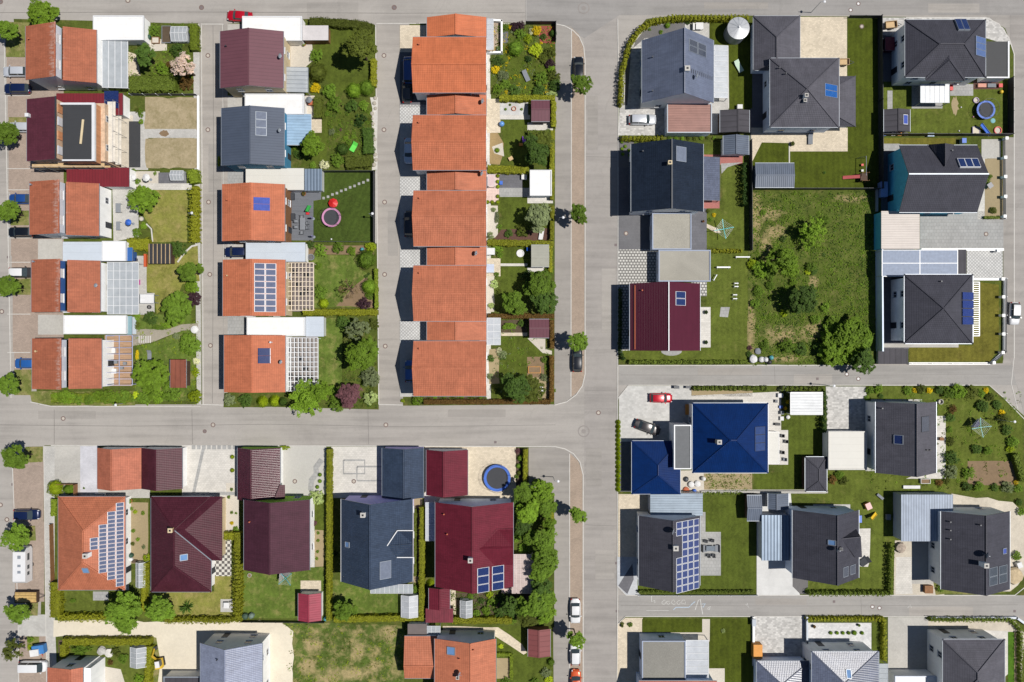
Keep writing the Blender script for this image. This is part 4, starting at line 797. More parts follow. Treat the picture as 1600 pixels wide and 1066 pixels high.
area('patio', GRP_, rect(205, 400, 230, 492), 2); area('lawn', LWD, [(230, 398), (268, 408), (283, 395), (310, 384), (312, 440), (285, 445), (275, 470), (245, 490), (241, 458), (230, 455)], 2, .1); area('patio', GRP_, rect(216, 458, 242, 488), 3); strip('path', KERB, [(278, 410), (288, 396), (300, 385), (309, 383)], .3, 3)
area('patio', PATHG, [(208, 500), (250, 500), (262, 520), (240, 535), (208, 540)], 2, .1); strip('path', PATHG, [(238, 530), (262, 520), (285, 512), (310, 510)], 1.1, 3); area('lawn', LWG, [(218, 540), (240, 537), (275, 520), (305, 515), (305, 625), (210, 628), (212, 560)], 2, .12); area('lawn', LWG, rect(208, 492, 300, 515), 2, .1)
area('deck', WDECK, rect(164, 524, 207, 603), 3)
for k in range(6): strip('step', KERB, [(218+k*3.5, 525), (218+k*3.5, 536)], .2, 4)
# lane edges
for x0, x1 in ((315, 318), (587, 592)): strip('kerb', KERB, [(x0, 40), (x1, 632)], .14, h=.13)
strip('kerb', KERB, [(314, 38), (480, 38)], .14, 3, h=.05); strip('kerb', KERB, [(588, 37), (650, 37)], .14, h=.05); strip('kerb', KERB, [(314, 632), (350, 633)], .14, h=.05); strip('kerb', KERB, [(590, 632), (632, 633)], .14, h=.05)
strip('drain_line', KERB, [(348, 38), (351, 632)], .1, 1)
for y0, y1 in ((38, 60), (150, 170), (262, 292), (378, 408), (494, 524)): area('driveway', CONC if y0 not in (494, 262) else SLAB, rect(352, y0, 400, y1), 2)
area('driveway', ASPL, rect(350, 30, 356, 632), 2)
# garden strip 2
area('patio', GRVL, [(444, 66), (488, 70), (490, 95), (478, 105), (444, 106)], 2, .05); area('patio', GRVL, rect(444, 105, 480, 145), 2); area('lawn', LW, [(500, 45), (560, 45), (583, 60), (582, 140), (525, 145), (505, 118), (486, 95), (492, 72)], 2, .15)
area('lawn', LW, [(500, 168), (530, 170), (575, 190), (575, 232), (520, 245), (502, 258), (470, 262), (482, 230)], 2, .15); area('patio', BRKT, rect(485, 186, 503, 208), 3, .05); area('gravel_bed', GRVL, blob(552, 232, 9, 10), 3); area('patio', GRVL, rect(474, 150, 492, 186), 3); area('gravel_bed', WPV, [(578, 152), (590, 152), (590, 266), (582, 266), (582, 170)], 3, .1); area('garden_bed', GARD, [(512, 205), (580, 168), (584, 262), (512, 262)], 3, .2)
area('lawn', LWT, [(503, 270), (585, 270), (585, 379), (490, 379), (490, 315), (503, 312)], 2); area('deck', DECKP, [(455, 300), (502, 297), (502, 312), (490, 314), (490, 376), (455, 376)], 3)
area('lawn', LWG, [(487, 398), (560, 400), (560, 420), (582, 430), (582, 478), (487, 482)], 2, .12); area('garden_bed', SOIL, [(525, 478), (575, 430), (585, 480)], 3, .2); area('lawn', LWG, [(497, 500), (540, 495), (535, 600), (497, 602)], 2, .12); area('garden_bed', GARD, rect(535, 500, 590, 636), 2, .1); area('patio', paving('pergola_shade_slabs', A(160, 152, 148), .5, .5, .03, .12, .8), rect(444, 526, 497, 612), 2); area('patio', paving('lattice_shade_slabs', A(128, 118, 118), .5, .5, .03, .12, .8), rect(446, 410, 491, 487), 2); area('garden_bed', GARD, rect(350, 614, 500, 636), 3, .1); area('garden_bed', SOIL, rect(478, 384, 585, 398), 3, .1)  # slabs under both pergola grids darkened: lattice shadow put into the floor colour
# strip 3 drives
for y0, y1, m in ((40, 82, BRKT), (82, 168, DKPV), (164, 198, WPV2), (198, 278, GRP_), (278, 310, WPV2), (310, 390, GRP_), (390, 425, WPV2), (425, 502, GRP_), (500, 536, WPV2), (536, 620, GRP_)): area('driveway', m, rect(625, y0, 672, y1), 2)
area('path', WPV, rect(756, 60, 767, 625), 1)
area('terrace', paving('terrace_boards', A(190, 170, 150), 2, .15, .015, .08, .7), rect(758, 33, 785, 86), 5); area('lawn', LW, [(783, 70), (800, 80), (820, 90), (840, 100), (858, 108), (850, 130), (838, 148), (785, 148), (790, 125), (778, 100), (784, 90)], 3, .12); area('garden_bed', GARD, rect(766, 36, 866, 148), 2); area('bark_bed', REDB, [(838, 42), (866, 42), (866, 70), (845, 68)], 3, .15); area('path', DKPV, rect(785, 50, 794, 68), 3)
area('patio', BRKT, rect(760, 155, 782, 208), 3); area('patio', paving('chequer_gravel', A(215, 215, 213), .8, .8, .02, .06, .9), rect(781, 160, 825, 182), 3); area('path', WPV, rect(781, 180, 828, 187), 4); area('lawn', LW, [(782, 187), (830, 187), (862, 205), (864, 258), (782, 258), (787, 235), (786, 215)], 3, .08); area('gravel_bed', ground('tan_bark_gravel', A(178, 152, 105), amt=.3, grain=.3, s2=4), [(766, 208), (778, 208), (787, 225), (786, 245), (780, 258), (766, 256)], 4, .1); area('gravel_bed', GRVL, [(768, 230), (785, 224), (787, 245), (772, 240)], 5, .1); area('patio', WPV, rect(824, 192, 864, 204), 4)
area('patio', PNKP, rect(760, 272, 782, 316), 3); area('patio', DKPV, rect(780, 273, 816, 295), 3); area('path', SLAB, rect(780, 294, 828, 308), 4); area('lawn', LW, [(780, 308), (828, 308), (850, 325), (855, 360), (785, 360), (786, 338), (778, 325)], 3, .1); area('bark_bed', BARK, [(770, 374), (785, 360), (862, 358), (862, 378)], 4, .2); area('patio', WPV, rect(824, 306, 864, 318), 4); area('gravel_bed', GRVL, rect(762, 322, 778, 372), 3, .1)
area('lawn', LW, [(780, 385), (828, 387), (828, 420), (840, 440), (830, 470), (782, 470)], 3, .1); area('path', WPV, rect(782, 412, 824, 416), 4); area('patio', BRKT, rect(760, 404, 782, 432), 3); area('patio', WPV, rect(824, 418, 850, 427), 4); area('gravel_bed', GRVL, rect(760, 432, 772, 488), 3, .1)
area('lawn', LW, [(782, 526), (820, 525), (846, 548), (858, 555), (824, 560), (822, 585), (835, 600), (820, 622), (775, 622), (780, 590), (776, 560)], 3, .12); area('path', BRKT, rect(783, 520, 824, 525), 4); area('gravel_bed', GRVL, [(824, 528), (852, 530), (852, 546), (862, 548), (862, 554), (848, 552)], 4, .05); area('vegetable_bed', SOIL, rect(824, 558, 850, 590), 3, .1); area('garden_bed', BSOIL, rect(830, 590, 860, 625), 3, .1); area('garden_bed', BSOIL, rect(764, 545, 780, 600), 3, .1); area('garden_bed', EARTH, rect(650, 617, 760, 632), 3, .1); area('garden_bed', EARTH, rect(783, 500, 824, 520), 3, .1)
# parking strip with footway and kerbs
FOOT = asphalt('footway_asphalt', A(168, 163, 157), ang=1.57)
area('pavement', FOOT, [(868, 39), (893, 41), (893, 620), (880, 628), (866, 632)], 1); area('parking_strip', TANP, [(893, 44), (904, 54), (911, 70), (913, 90), (913, 590), (908, 608), (893, 620)], 2)
strip('kerb', KERB, [(868, 38), (882, 41), (895, 48), (905, 58), (912, 74), (914, 95), (914, 585), (910, 603), (900, 617), (885, 628), (866, 633)], .16, h=.15); strip('kerb', KERB, [(893, 46), (892, 620)], .14, h=.125); strip('kerb', KERB, [(822, 0), (822, 38)], .06, 1); strip('kerb', KERB, [(655, 37), (866, 38)], .16, h=.12)
area('pavement', FOOT, [(828, 700), (868, 699), (890, 706), (890, 1160), (866, 1160), (862, 770), (826, 740)], 1); area('parking_strip', TANP, [(890, 708), (903, 720), (910, 735), (911, 1160), (889, 1160)], 2)
strip('kerb', KERB, [(640, 697), (868, 698), (882, 701), (896, 709), (906, 722), (911, 742), (911, 1160)], .16, h=.15); strip('kerb', KERB, [(890, 709), (890, 1160)], .14, h=.125); strip('kerb', KERB, [(80, 696), (640, 697)], .16, h=.12); strip('kerb', KERB, [(965, 30), (966, 110), (965, 560), (965, 915), (963, 1160)], .14, h=.12)
# ---- upper right plots
area('driveway', SPOT, [(968, 105), (985, 62), (1010, 40), (1075, 32), (1110, 45), (1110, 165), (1042, 168), (1042, 212), (966, 212), (968, 165)], 2)
area('gravel_bed', DRK, [(972, 165), (976, 110), (992, 65), (1012, 42), (1070, 34), (1070, 60), (1010, 60), (986, 78), (980, 165)], 3); strip('kerb', KERB, [(975, 160), (977, 108), (992, 65), (1012, 40), (1070, 33)], .12, 4); area('gravel_bed', SPOT, [(990, 75), (1008, 60), (1003, 78)], 4)
area('patio', GRP_, rect(1076, 34, 1108, 58), 3); area('lawn', LWS, [(1108, 34), (1175, 36), (1175, 170), (1138, 172), (1138, 72), (1108, 72)], 3); strip('kerb', KERB, [(1137, 72), (1138, 170)], .2, 4)
area('path', GRP_, rect(1108, 150, 1140, 210), 2); area('yard', DKPV, rect(1172, 105, 1215, 225), 2); area('patio', BRKT, rect(1250, 27, 1323, 120), 2); area('patio', BRKT, [(1173, 200), (1325, 200), (1325, 237), (1234, 237), (1234, 224), (1190, 223), (1190, 252), (1175, 252)], 3)
area('lawn', LWS, [(1324, 31), (1370, 31), (1370, 297), (1240, 297), (1174, 295), (1174, 255), (1190, 223), (1234, 224), (1234, 237), (1324, 237)], 4); strip('kerb', KERB, [(1233, 222), (1233, 256)], .2, 5)
area('yard', SPOT, [(1377, 28), (1545, 28), (1568, 45), (1580, 70), (1570, 70), (1540, 60), (1415, 40), (1415, 60), (1377, 55)], 3); area('yard', DKPV, rect(1376, 54, 1415, 145), 2); area('lawn', LWM, rect(1376, 128, 1574, 213), 2); area('patio', SLAB, rect(1484, 132, 1520, 150), 3); area('path', SLAB, rect(1386, 142, 1394, 172), 3); area('patio', SLAB, rect(1424, 130, 1472, 170), 3); area('sand_patch', BSOIL, blob(1492, 166, 5, 12, j=.4), 3, .1); area('play_bed', BARK, rect(1520, 126, 1560, 140), 3)
strip('kerb', KERB, [(1415, 28), (1540, 28), (1560, 38), (1576, 60), (1584, 85), (1584, 560)], .16, h=.13)
area('lawn', LWO, rect(1377, 216, 1492, 226), 3); area('yard', DKPV, rect(1376, 225, 1410, 332), 2); area('patio', SLAB, rect(1376, 225, 1405, 236), 3); area('driveway', CONC, rect(1533, 218, 1563, 248), 3); area('garden_bed', BSOIL, rect(1538, 248, 1566, 343), 3, .05); area('driveway', SLAB, rect(1437, 330, 1567, 390), 2); area('path', WPV, rect(1527, 248, 1542, 343), 2); area('pavement', FOOT, rect(1567, 215, 1584, 560), 2)
strip('road_marking', KERB, [(1584, 560), (1580, 600), (1590, 640), (1600, 660)], .12, h=.05)
area('driveway', WPV2, rect(1510, 392, 1566, 437), 3); area('lawn', LWO, [(1420, 540), (1520, 540), (1520, 440), (1560, 445), (1560, 545), (1546, 565), (1420, 565)], 3); area('yard', DKPV, rect(1372, 430, 1420, 545), 3); area('path', CONC, rect(1372, 537, 1497, 543), 4)
area('driveway', paving('anthracite_pavers', A(118, 118, 122), .3, .3, .02, .05, .85), rect(966, 332, 1022, 392), 3); area('driveway', HEX, rect(966, 390, 1032, 450), 3); area('driveway', HEX, rect(966, 448, 990, 552), 2); area('front_bed', DRK, rect(966, 214, 990, 262), 3); area('driveway', DKPV, rect(966, 236, 992, 335), 2)
area('lawn', LWM, [(1100, 222), (1172, 222), (1172, 392), (1104, 392), (1104, 335), (1128, 320), (1128, 250), (1100, 245)], 3); area('patio', REDP, rect(1096, 242, 1160, 258), 4); area('path', SLAB, [(1126, 256), (1160, 254), (1136, 262), (1127, 272)], 5); area('patio', DKPV, rect(1078, 322, 1104, 392), 3); area('patio', REDP, rect(1098, 313, 1124, 326), 4); area('path', BRKT, [(1104, 350), (1122, 358), (1126, 364), (1118, 364), (1104, 356)], 5)
area('lawn', LWM, [(972, 548), (1100, 545), (1104, 392), (1168, 392), (1168, 565), (975, 566)], 2); area('patio', HEX, rect(1080, 436, 1104, 463), 4); area('terrace', WPV, rect(1092, 480, 1110, 543), 4); area('step', SLAB, blob(1049, 549, 16, 7, j=.02), 3); area('patio_slab', SLAB, [(1126, 480), (1140, 480), (1137, 496), (1124, 495)], 5)
area('field', FIELD, [(1172, 300), (1368, 297), (1366, 570), (1166, 570), (1168, 470)], 3, .1)
# ---- middle right
area('driveway', SPOT if 0 else paving('light_setts', A(212, 211, 207), .5, .35, .015, .1, .9), [(967, 620), (982, 603), (1080, 603), (1080, 640), (1085, 700), (967, 700)], 2); area('driveway', DKPV, rect(967, 690, 1000, 768), 2); area('garden_bed', BSOIL, rect(1080, 608, 1175, 619), 3, .1); area('path', WPV, [(1080, 618), (1220, 612), (1220, 720), (1198, 720), (1198, 630), (1080, 630)], 3); area('lawn', LW, [(1220, 648), (1284, 648), (1288, 720), (1258, 720), (1258, 768), (1178, 768), (1178, 738), (1222, 738), (1222, 670)], 4); area('terrace', WPV, rect(1198, 672, 1231, 726), 5); area('vegetable_bed', BSOIL, rect(1100, 738, 1175, 768), 4, .1); area('yard', GRVL, rect(1062, 735, 1100, 772), 4, .1); area('garden_wall_base', CONC, rect(1095, 765, 1290, 771), 5)
area('driveway', SPOT, [(1290, 604), (1352, 604), (1360, 675), (1292, 675)], 3); area('driveway', SPOT, rect(1328, 626, 1366, 676), 3); area('path', GRP_, rect(1352, 672, 1370, 736), 3); area('lawn', LWM, [(1352, 604), (1542, 604), (1596, 650), (1600, 760), (1500, 770), (1292, 770), (1292, 735), (1370, 735), (1465, 700), (1465, 625), (1352, 628)], 2, .05); area('terrace', WPV, [(1460, 650), (1477, 650), (1477, 748), (1415, 748), (1440, 738), (1462, 735)], 3); area('vegetable_bed', SOIL, rect(1511, 720, 1590, 758), 4, .05); area('path', GRP_, [(1360, 624), (1440, 624), (1440, 632), (1360, 632)], 3)
area('driveway', BRKT, [(966, 772), (1020, 772), (1020, 870), (966, 870)], 3); area('driveway', paving('bluish_setts', A(205, 208, 212), .5, .3, .015, .08, .9), [(964, 870), (1000, 870), (1000, 930), (978, 930), (964, 914)], 3); area('driveway', DKPV, [(966, 915), (988, 880), (990, 905), (980, 928)], 4); area('lawn', LW, [(996, 905), (1095, 905), (1095, 775), (1178, 775), (1180, 926), (996, 926)], 3); area('patio', SLAB, [(1094, 800), (1102, 800), (1102, 831), (1126, 831), (1126, 899), (1094, 899)], 4)
area('driveway', paving('white_concrete_slabs', A(226, 226, 224), 1.5, 1.5, .015, .03, .93), [(1182, 770), (1235, 770), (1245, 880), (1238, 900), (1250, 930), (1182, 930)], 3); area('gravel_bed', DRK, [(1238, 900), (1262, 905), (1262, 928), (1250, 928), (1238, 916)], 4); area('lawn', LWM, [(1235, 768), (1400, 768), (1394, 928), (1262, 928), (1262, 905), (1330, 915), (1345, 870), (1340, 795)], 3, .05); area('patio', WPV, [(1342, 826), (1360, 826), (1358, 878), (1356, 885), (1342, 885)], 4, .08); area('path', GRP_, rect(1270, 788, 1328, 796), 4)
area('rubble', SAND2, [(1398, 845), (1462, 840), (1475, 930), (1396, 930)], 3, .1); area('rubble', SAND2, [(1485, 770), (1580, 785), (1600, 800), (1600, 900), (1575, 925), (1490, 925), (1485, 790)], 3, .3); area('driveway', CONC, rect(1424, 844, 1462, 912), 4); area('verge', VERGE, [(1458, 905), (1475, 912), (1575, 926), (1462, 929)], 4, .15); area('driveway', WPV, [(1400, 870), (1425, 870), (1425, 928), (1398, 928)], 4, .1)
strip('kerb', KERB, [(982, 602), (1545, 602), (1568, 622), (1600, 655)], .14, h=.13); strip('kerb', KERB, [(966, 622), (982, 602)], .14, h=.13); strip('kerb', KERB, [(964, 915), (978, 930), (1585, 930), (1600, 918)], .14, h=.13); strip('kerb', KERB, [(964, 976), (977, 963), (1586, 963), (1600, 972)], .14, h=.13); strip('kerb', KERB, [(966, 571), (1368, 571)], .14, h=.13)
# ---- bottom right
area('driveway', BRKT, [(964, 976), (977, 965), (1004, 965), (1006, 995), (1008, 1160), (962, 1160)], 2); area('lawn', LWS, rect(1003, 967, 1097, 988), 3); area('path', GRVL, rect(1000, 987, 1110, 1000), 2); area('path', GRVL, rect(1097, 967, 1109, 1002), 3); area('lawn', LWS, [(1109, 967), (1174, 967), (1174, 1160), (1132, 1160), (1132, 1046), (1108, 1046)], 3); area('patio', GRVL, rect(1106, 1044, 1132, 1080), 3); area('driveway', SPOT, rect(1175, 963, 1258, 1040), 3); area('patio', paving('speckled_white_setts', A(228, 228, 228), .4, .3, .015, .12, .9), rect(1262, 973, 1362, 1035), 3); area('lawn', LWO if 0 else LW, rect(1361, 972, 1378, 1030), 4); area('driveway', CONC, rect(1387, 964, 1450, 1070), 3); area('garden_bed', SAND2, [(1450, 970), (1585, 970), (1600, 990), (1596, 1060), (1450, 990)], 3, .1); area('patio', WPV, [(1520, 984), (1575, 986), (1575, 1052), (1560, 1066), (1560, 1000)], 4); area('lawn', LWBR, rect(1574, 987, 1584, 1160), 4); area('soil_strip', BSOIL, rect(1584, 987, 1594, 1160), 4); area('driveway', DKPV, rect(1410, 978, 1460, 1160), 2)
# ---- lower left block
for pts, m in ((rect(21, 722, 69, 815), BRWP), (rect(24, 815, 70, 940), BRWP), (rect(30, 960, 74, 994), GRP_), (rect(30, 994, 75, 1160), BRWP)): area('parking_bay', m, pts, 1)
area('verge', VERGE, [(40, 698), (68, 697), (68, 722), (30, 722)], 2, .1); area('verge', VERGE, rect(40, 822, 56, 845), 2, .1); area('verge', VERGE, rect(43, 940, 60, 962), 2, .1); area('verge', VERGE, rect(43, 994, 62, 1016), 2, .1)
area('pavement', GRP_, [(69, 697), (86, 697), (86, 960), (94, 1160), (74, 1160), (72, 960)], 2); strip('kerb', KERB, [(20, 722), (24, 830), (29, 960), (31, 1160)], .14, h=.13); strip('kerb', KERB, [(69, 697), (72, 960), (75, 1160)], .12, h=.13)
area('driveway', CONC, rect(86, 697, 126, 774), 3); area('driveway', paving('whitish_setts', A(215, 215, 222), .3, .2, .015, .06, .9), rect(126, 697, 154, 770), 3); area('driveway', CONC, rect(126, 756, 235, 778), 2); area('driveway', WPV, rect(285, 697, 372, 778), 3); area('path', WPV, rect(195, 776, 202, 922), 3); area('vegetable_bed', BSOIL, rect(204, 785, 232, 880), 3, .05); area('path', BRKT, rect(346, 776, 354, 880), 3); area('gravel_bed', GRVL, rect(354, 755, 374, 840), 3, .05); area('patio', checker('chequered_slabs', A(225, 222, 212), A(105, 100, 98), .5), rect(333, 838, 362, 900), 4)
for k in range(9): strip('paving_band', SLAB, [(300+k*8, 699), (306+k*8, 699)], .7, 4)
strip('paving_band', SLAB, [(319, 697), (303, 770)], .55, 4); strip('paving_band', SLAB, [(286, 771), (372, 771)], .6, 4)
area('driveway', ground('smooth_concrete', A(205, 203, 196), amt=.1), [(436, 697), (510, 697), (510, 772), (436, 778)], 3); area('path', WPV, rect(484, 776, 492, 888), 3); area('lawn', LW, rect(488, 776, 506, 830), 3, .1); area('garden_bed', BSOIL, rect(492, 828, 506, 885), 4, .1)
for pts in ([(503, 718), (494, 730), (495, 740)], [(497, 738), (487, 750), (486, 766)]): strip('paving_band', SLAB, pts, 1.0, 5)
area('driveway', WPV, rect(518, 698, 600, 778), 3)
for r in ((537, 719, 570, 740), (558, 729, 600, 751)): strip('paving_band', SLAB, [(r[0], r[1]), (r[2], r[1]), (r[2], r[3]), (r[0], r[3]), (r[0], r[1])], .3, 5+(r[0] > 550))
area('driveway', BRKT, rect(664, 697, 806, 790), 3); area('path', WPV, rect(663, 770, 682, 845), 4)
area('lawn', LWM, [(95, 922), (232, 922), (232, 966), (95, 964)], 3, .05); area('patio', SLAB, rect(146, 924, 170, 938), 4); area('lawn', LWD, [(235, 924), (335, 924), (336, 898), (362, 898), (362, 964), (235, 966)], 3, .05); area('patio', GRP_, rect(345, 936, 364, 956), 4); area('lawn', LWG, [(380, 886), (508, 886), (508, 966), (378, 966)], 3, .05); area('patio', BRKT, rect(470, 907, 502, 928), 4); area('lawn', LWG, [(520, 905), (655, 920), (655, 965), (520, 962)], 3, .05); area('garden_bed', BSOIL, rect(532, 775, 660, 910), 2); area('garden_bed', EARTH, rect(645, 790, 658, 900), 3)
area('terrace', PNKP, [(800, 866), (833, 866), (833, 927), (783, 928), (783, 915), (800, 912)], 4); area('garden_bed', EARTH, rect(706, 926, 840, 968), 3, .1); area('path', BRKT, rect(702, 920, 712, 960), 4); area('garden_bed', GARD, rect(802, 770, 866, 980), 2); area('garden_bed', EARTH, rect(804, 700, 825, 772), 2); area('pavement', FOOT, rect(826, 699, 868, 762), 3)
area('sandy_plot', SAND, [(86, 970), (440, 970), (458, 985), (460, 1160), (240, 1160), (240, 1000), (86, 994)], 3, .25); area('verge', VERGE, [(228, 993), (246, 996), (250, 1030), (242, 1160), (232, 1160)], 4, .2)
area('field', FIELD2, [(440, 972), (632, 976), (634, 1160), (460, 1160), (458, 985)], 3, .2)
area('lawn', LWM, [(95, 1003), (235, 1003), (235, 1160), (95, 1160)], 3); area('patio', GRVL, [(160, 1040), (190, 1045), (196, 1070), (160, 1160)], 4, .1); area('lawn', LW, [(640, 978), (820, 978), (862, 990), (862, 1160), (774, 1160), (774, 995), (700, 985)], 3, .05); area('path', BRKT, [(692, 978), (778, 980), (815, 1006), (824, 1020), (818, 1022), (775, 994), (692, 990)], 4, .1); area('sand_patio', BSOIL, rect(776, 1028, 800, 1060), 4)
area('garden_bed', EARTH, rect(92, 1000, 110, 1050), 4)
for x0, y0, x1, y1, d in ((60, 642, 150, 655, .93), (430, 668, 520, 690, 1.06), (700, 640, 790, 652, .9), (480, 4, 560, 30, .95), (730, 5, 800, 34, 1.05), (918, 150, 934, 235, .93), (940, 420, 962, 520, 1.06), (916, 700, 940, 760, .92), (930, 860, 960, 905, 1.06), (1090, 575, 1190, 586, .93), (1240, 585, 1300, 600, 1.07), (1180, 935, 1260, 945, .94), (1420, 948, 1520, 962, 1.06), (326, 225, 346, 300, .93), (606, 330, 622, 400, .94), (1100, 4, 1200, 14, .94), (1450, 6, 1530, 20, 1.05)): area('asphalt_patch', asphalt('patched_asphalt', tuple(v*d for v in A(174, 169, 163)[:3])+(1,)), rect(x0, y0, x1, y1), -11)
SEAMT = plain('tar_seam', A(128, 124, 120), .6)
for pts in ([(0, 664), (200, 666), (420, 663), (640, 667), (868, 664)], [(970, 586), (1300, 587), (1560, 585)], [(970, 946), (1250, 947), (1590, 945)], [(0, 20), (300, 19), (620, 21), (820, 20)], [(85, 640), (85, 694)], [(300, 640), (301, 694)], [(575, 638), (576, 694)], [(914, 245), (963, 246)], [(914, 610), (963, 611)], [(914, 820), (963, 822)], [(1210, 573), (1211, 600)], [(1345, 932), (1346, 962)], [(333, 40), (334, 300), (332, 630)]): strip('tar_seam', SEAMT, pts, .07, h=.0445)
# chalk drawings on the lower lane
CH = plain('white_chalk', A(225, 225, 222), .95); CHB = plain('blue_chalk', A(190, 208, 225), .95)
def chalk(pts, m=CH, w=.1): strip('chalk_drawing', m, pts, w, h=.042+.0002*rnd.random())
chalk([(1018, 932), (1018, 940), (1023, 938), (1023, 942)]); chalk([(1086, 953), (1091, 938), (1094, 936), (1096, 950), (1098, 960)]); chalk([(1052, 953), (1056, 949), (1076, 949), (1082, 943), (1086, 940)], CHB, .14); chalk([(1097, 944), (1102, 943), (1098, 949)], CHB, .14)
for cx in (1037, 1044, 1052, 1060, 1068): chalk([(cx+3*math.cos(t), 940+rnd.uniform(0, 3)+3*math.sin(t)) for t in [k*.7 for k in range(9)]], CH, .06)
chalk([(1106, 950), (1110, 947), (1108, 953), (1105, 951)]); chalk([(1010, 954), (1045, 954)], CH, .05); chalk([(1165, 944), (1170, 950), (1167, 942)], CH, .06); chalk([(1418, 950), (1422, 945), (1424, 950)], CH, .06)
# ------------------------------------------------------------------ vegetation
ZONES = [((195, 30, 318, 149), 'in the top left corner garden'), ((195, 149, 318, 268), 'beside the half-built house'), ((195, 268, 318, 382), 'around the blue parasol terrace'), ((195, 372, 318, 508), 'near the black slatted shed'), ((55, 505, 320, 640), 'around the lowest left-row house'),
 ((0, 0, 75, 660), 'along the left street'), ((0, 660, 78, 1066), 'beside the camper street bays'), ((345, 20, 600, 150), 'behind the smooth maroon roof'), ((320, 150, 600, 268), 'behind the slate blue roof'), ((445, 268, 600, 384), 'by the pink trampoline'), ((445, 378, 600, 500), 'beside the wooden slatted pergola'), ((330, 490, 610, 660), 'around the white slatted pergola'),
 ((760, 25, 872, 146), 'in the topmost orange house garden'), ((760, 146, 875, 258), 'near the hedged maroon shed'), ((760, 258, 875, 374), 'near the white pavilion'), ((760, 374, 875, 489), 'near the mossy grey shed'), ((620, 489, 875, 645), 'near the orange sandbox'), ((870, 0, 935, 1066), 'on the tan parking strip'),
 ((960, 15, 1178, 213), 'around the slate ladder-roof house'), ((960, 211, 1170, 395), 'around the black-roofed house'), ((955, 395, 1166, 580), 'around the wine red metal roof'), ((1164, 296, 1374, 580), 'in the wild plot'), ((1172, 20, 1376, 300), 'by the blue trampoline lane lawn'), ((1374, 20, 1600, 216), 'by the corner-house trampoline'), ((1374, 214, 1600, 580), 'by the cyan house'),
 ((955, 590, 1290, 772), 'by the cobalt blue house'), ((1284, 590, 1600, 772), 'by the rotary dryer garden'), ((955, 770, 1182, 935), 'by the solar-covered slate house'), ((1182, 766, 1400, 935), 'by the dark cross-gabled house'), ((1400, 766, 1600, 935), 'by the rubble plot'), ((955, 935, 1180, 1066), 'by the gravel-roofed house'), ((1180, 935, 1600, 1066), 'by the lower right houses'),
 ((76, 690, 232, 970), 'around the stepped solar house'), ((232, 690, 372, 970), 'around the maroon hipped house'), ((360, 690, 512, 972), 'around the plum gabled house'), ((505, 690, 660, 972), 'around the blue black house'), ((655, 690, 872, 980), 'around the wine red solar house'), ((76, 970, 260, 1066), 'by the lower left greenhouse'), ((440, 970, 640, 1066), 'in the patchy field'), ((620, 970, 872, 1066), 'by the lower orange house')]
def zone(px, py):
    for (a, b, c, d), t in ZONES:
        if a <= px <= c and b <= py <= d: return t
    return 'beside the street'
def leafq(mb, p, n, s, mi=0, r=rnd):
    n = n.normalized(); a = n.orthogonal().normalized(); b = n.cross(a); t = r.uniform(0, 6.28); u = a*math.cos(t)+b*math.sin(t); w = n.cross(u); l = s*r.uniform(.75, 1.3); k = l*r.uniform(.5, .8)
    mb.v += [p-u*l, p-w*k*.8+u*.1*l, p+u*l, p+w*k*.8+u*.1*l]; i = len(mb.v)-4; mb.f.append([i, i+1, i+2, i+3]); mb.m.append(mi); mb.uv.append([(0, 0)]*4)
def rdir(r): 
    z = r.uniform(-1, 1); t = r.uniform(0, 6.2832); k = math.sqrt(1-z*z); return Vector((k*math.cos(t), k*math.sin(t), z))
LM = leaf('default_leaf', A(86, 118, 44)); TR = plain('bark', A(92, 75, 60), .9, var=.25)
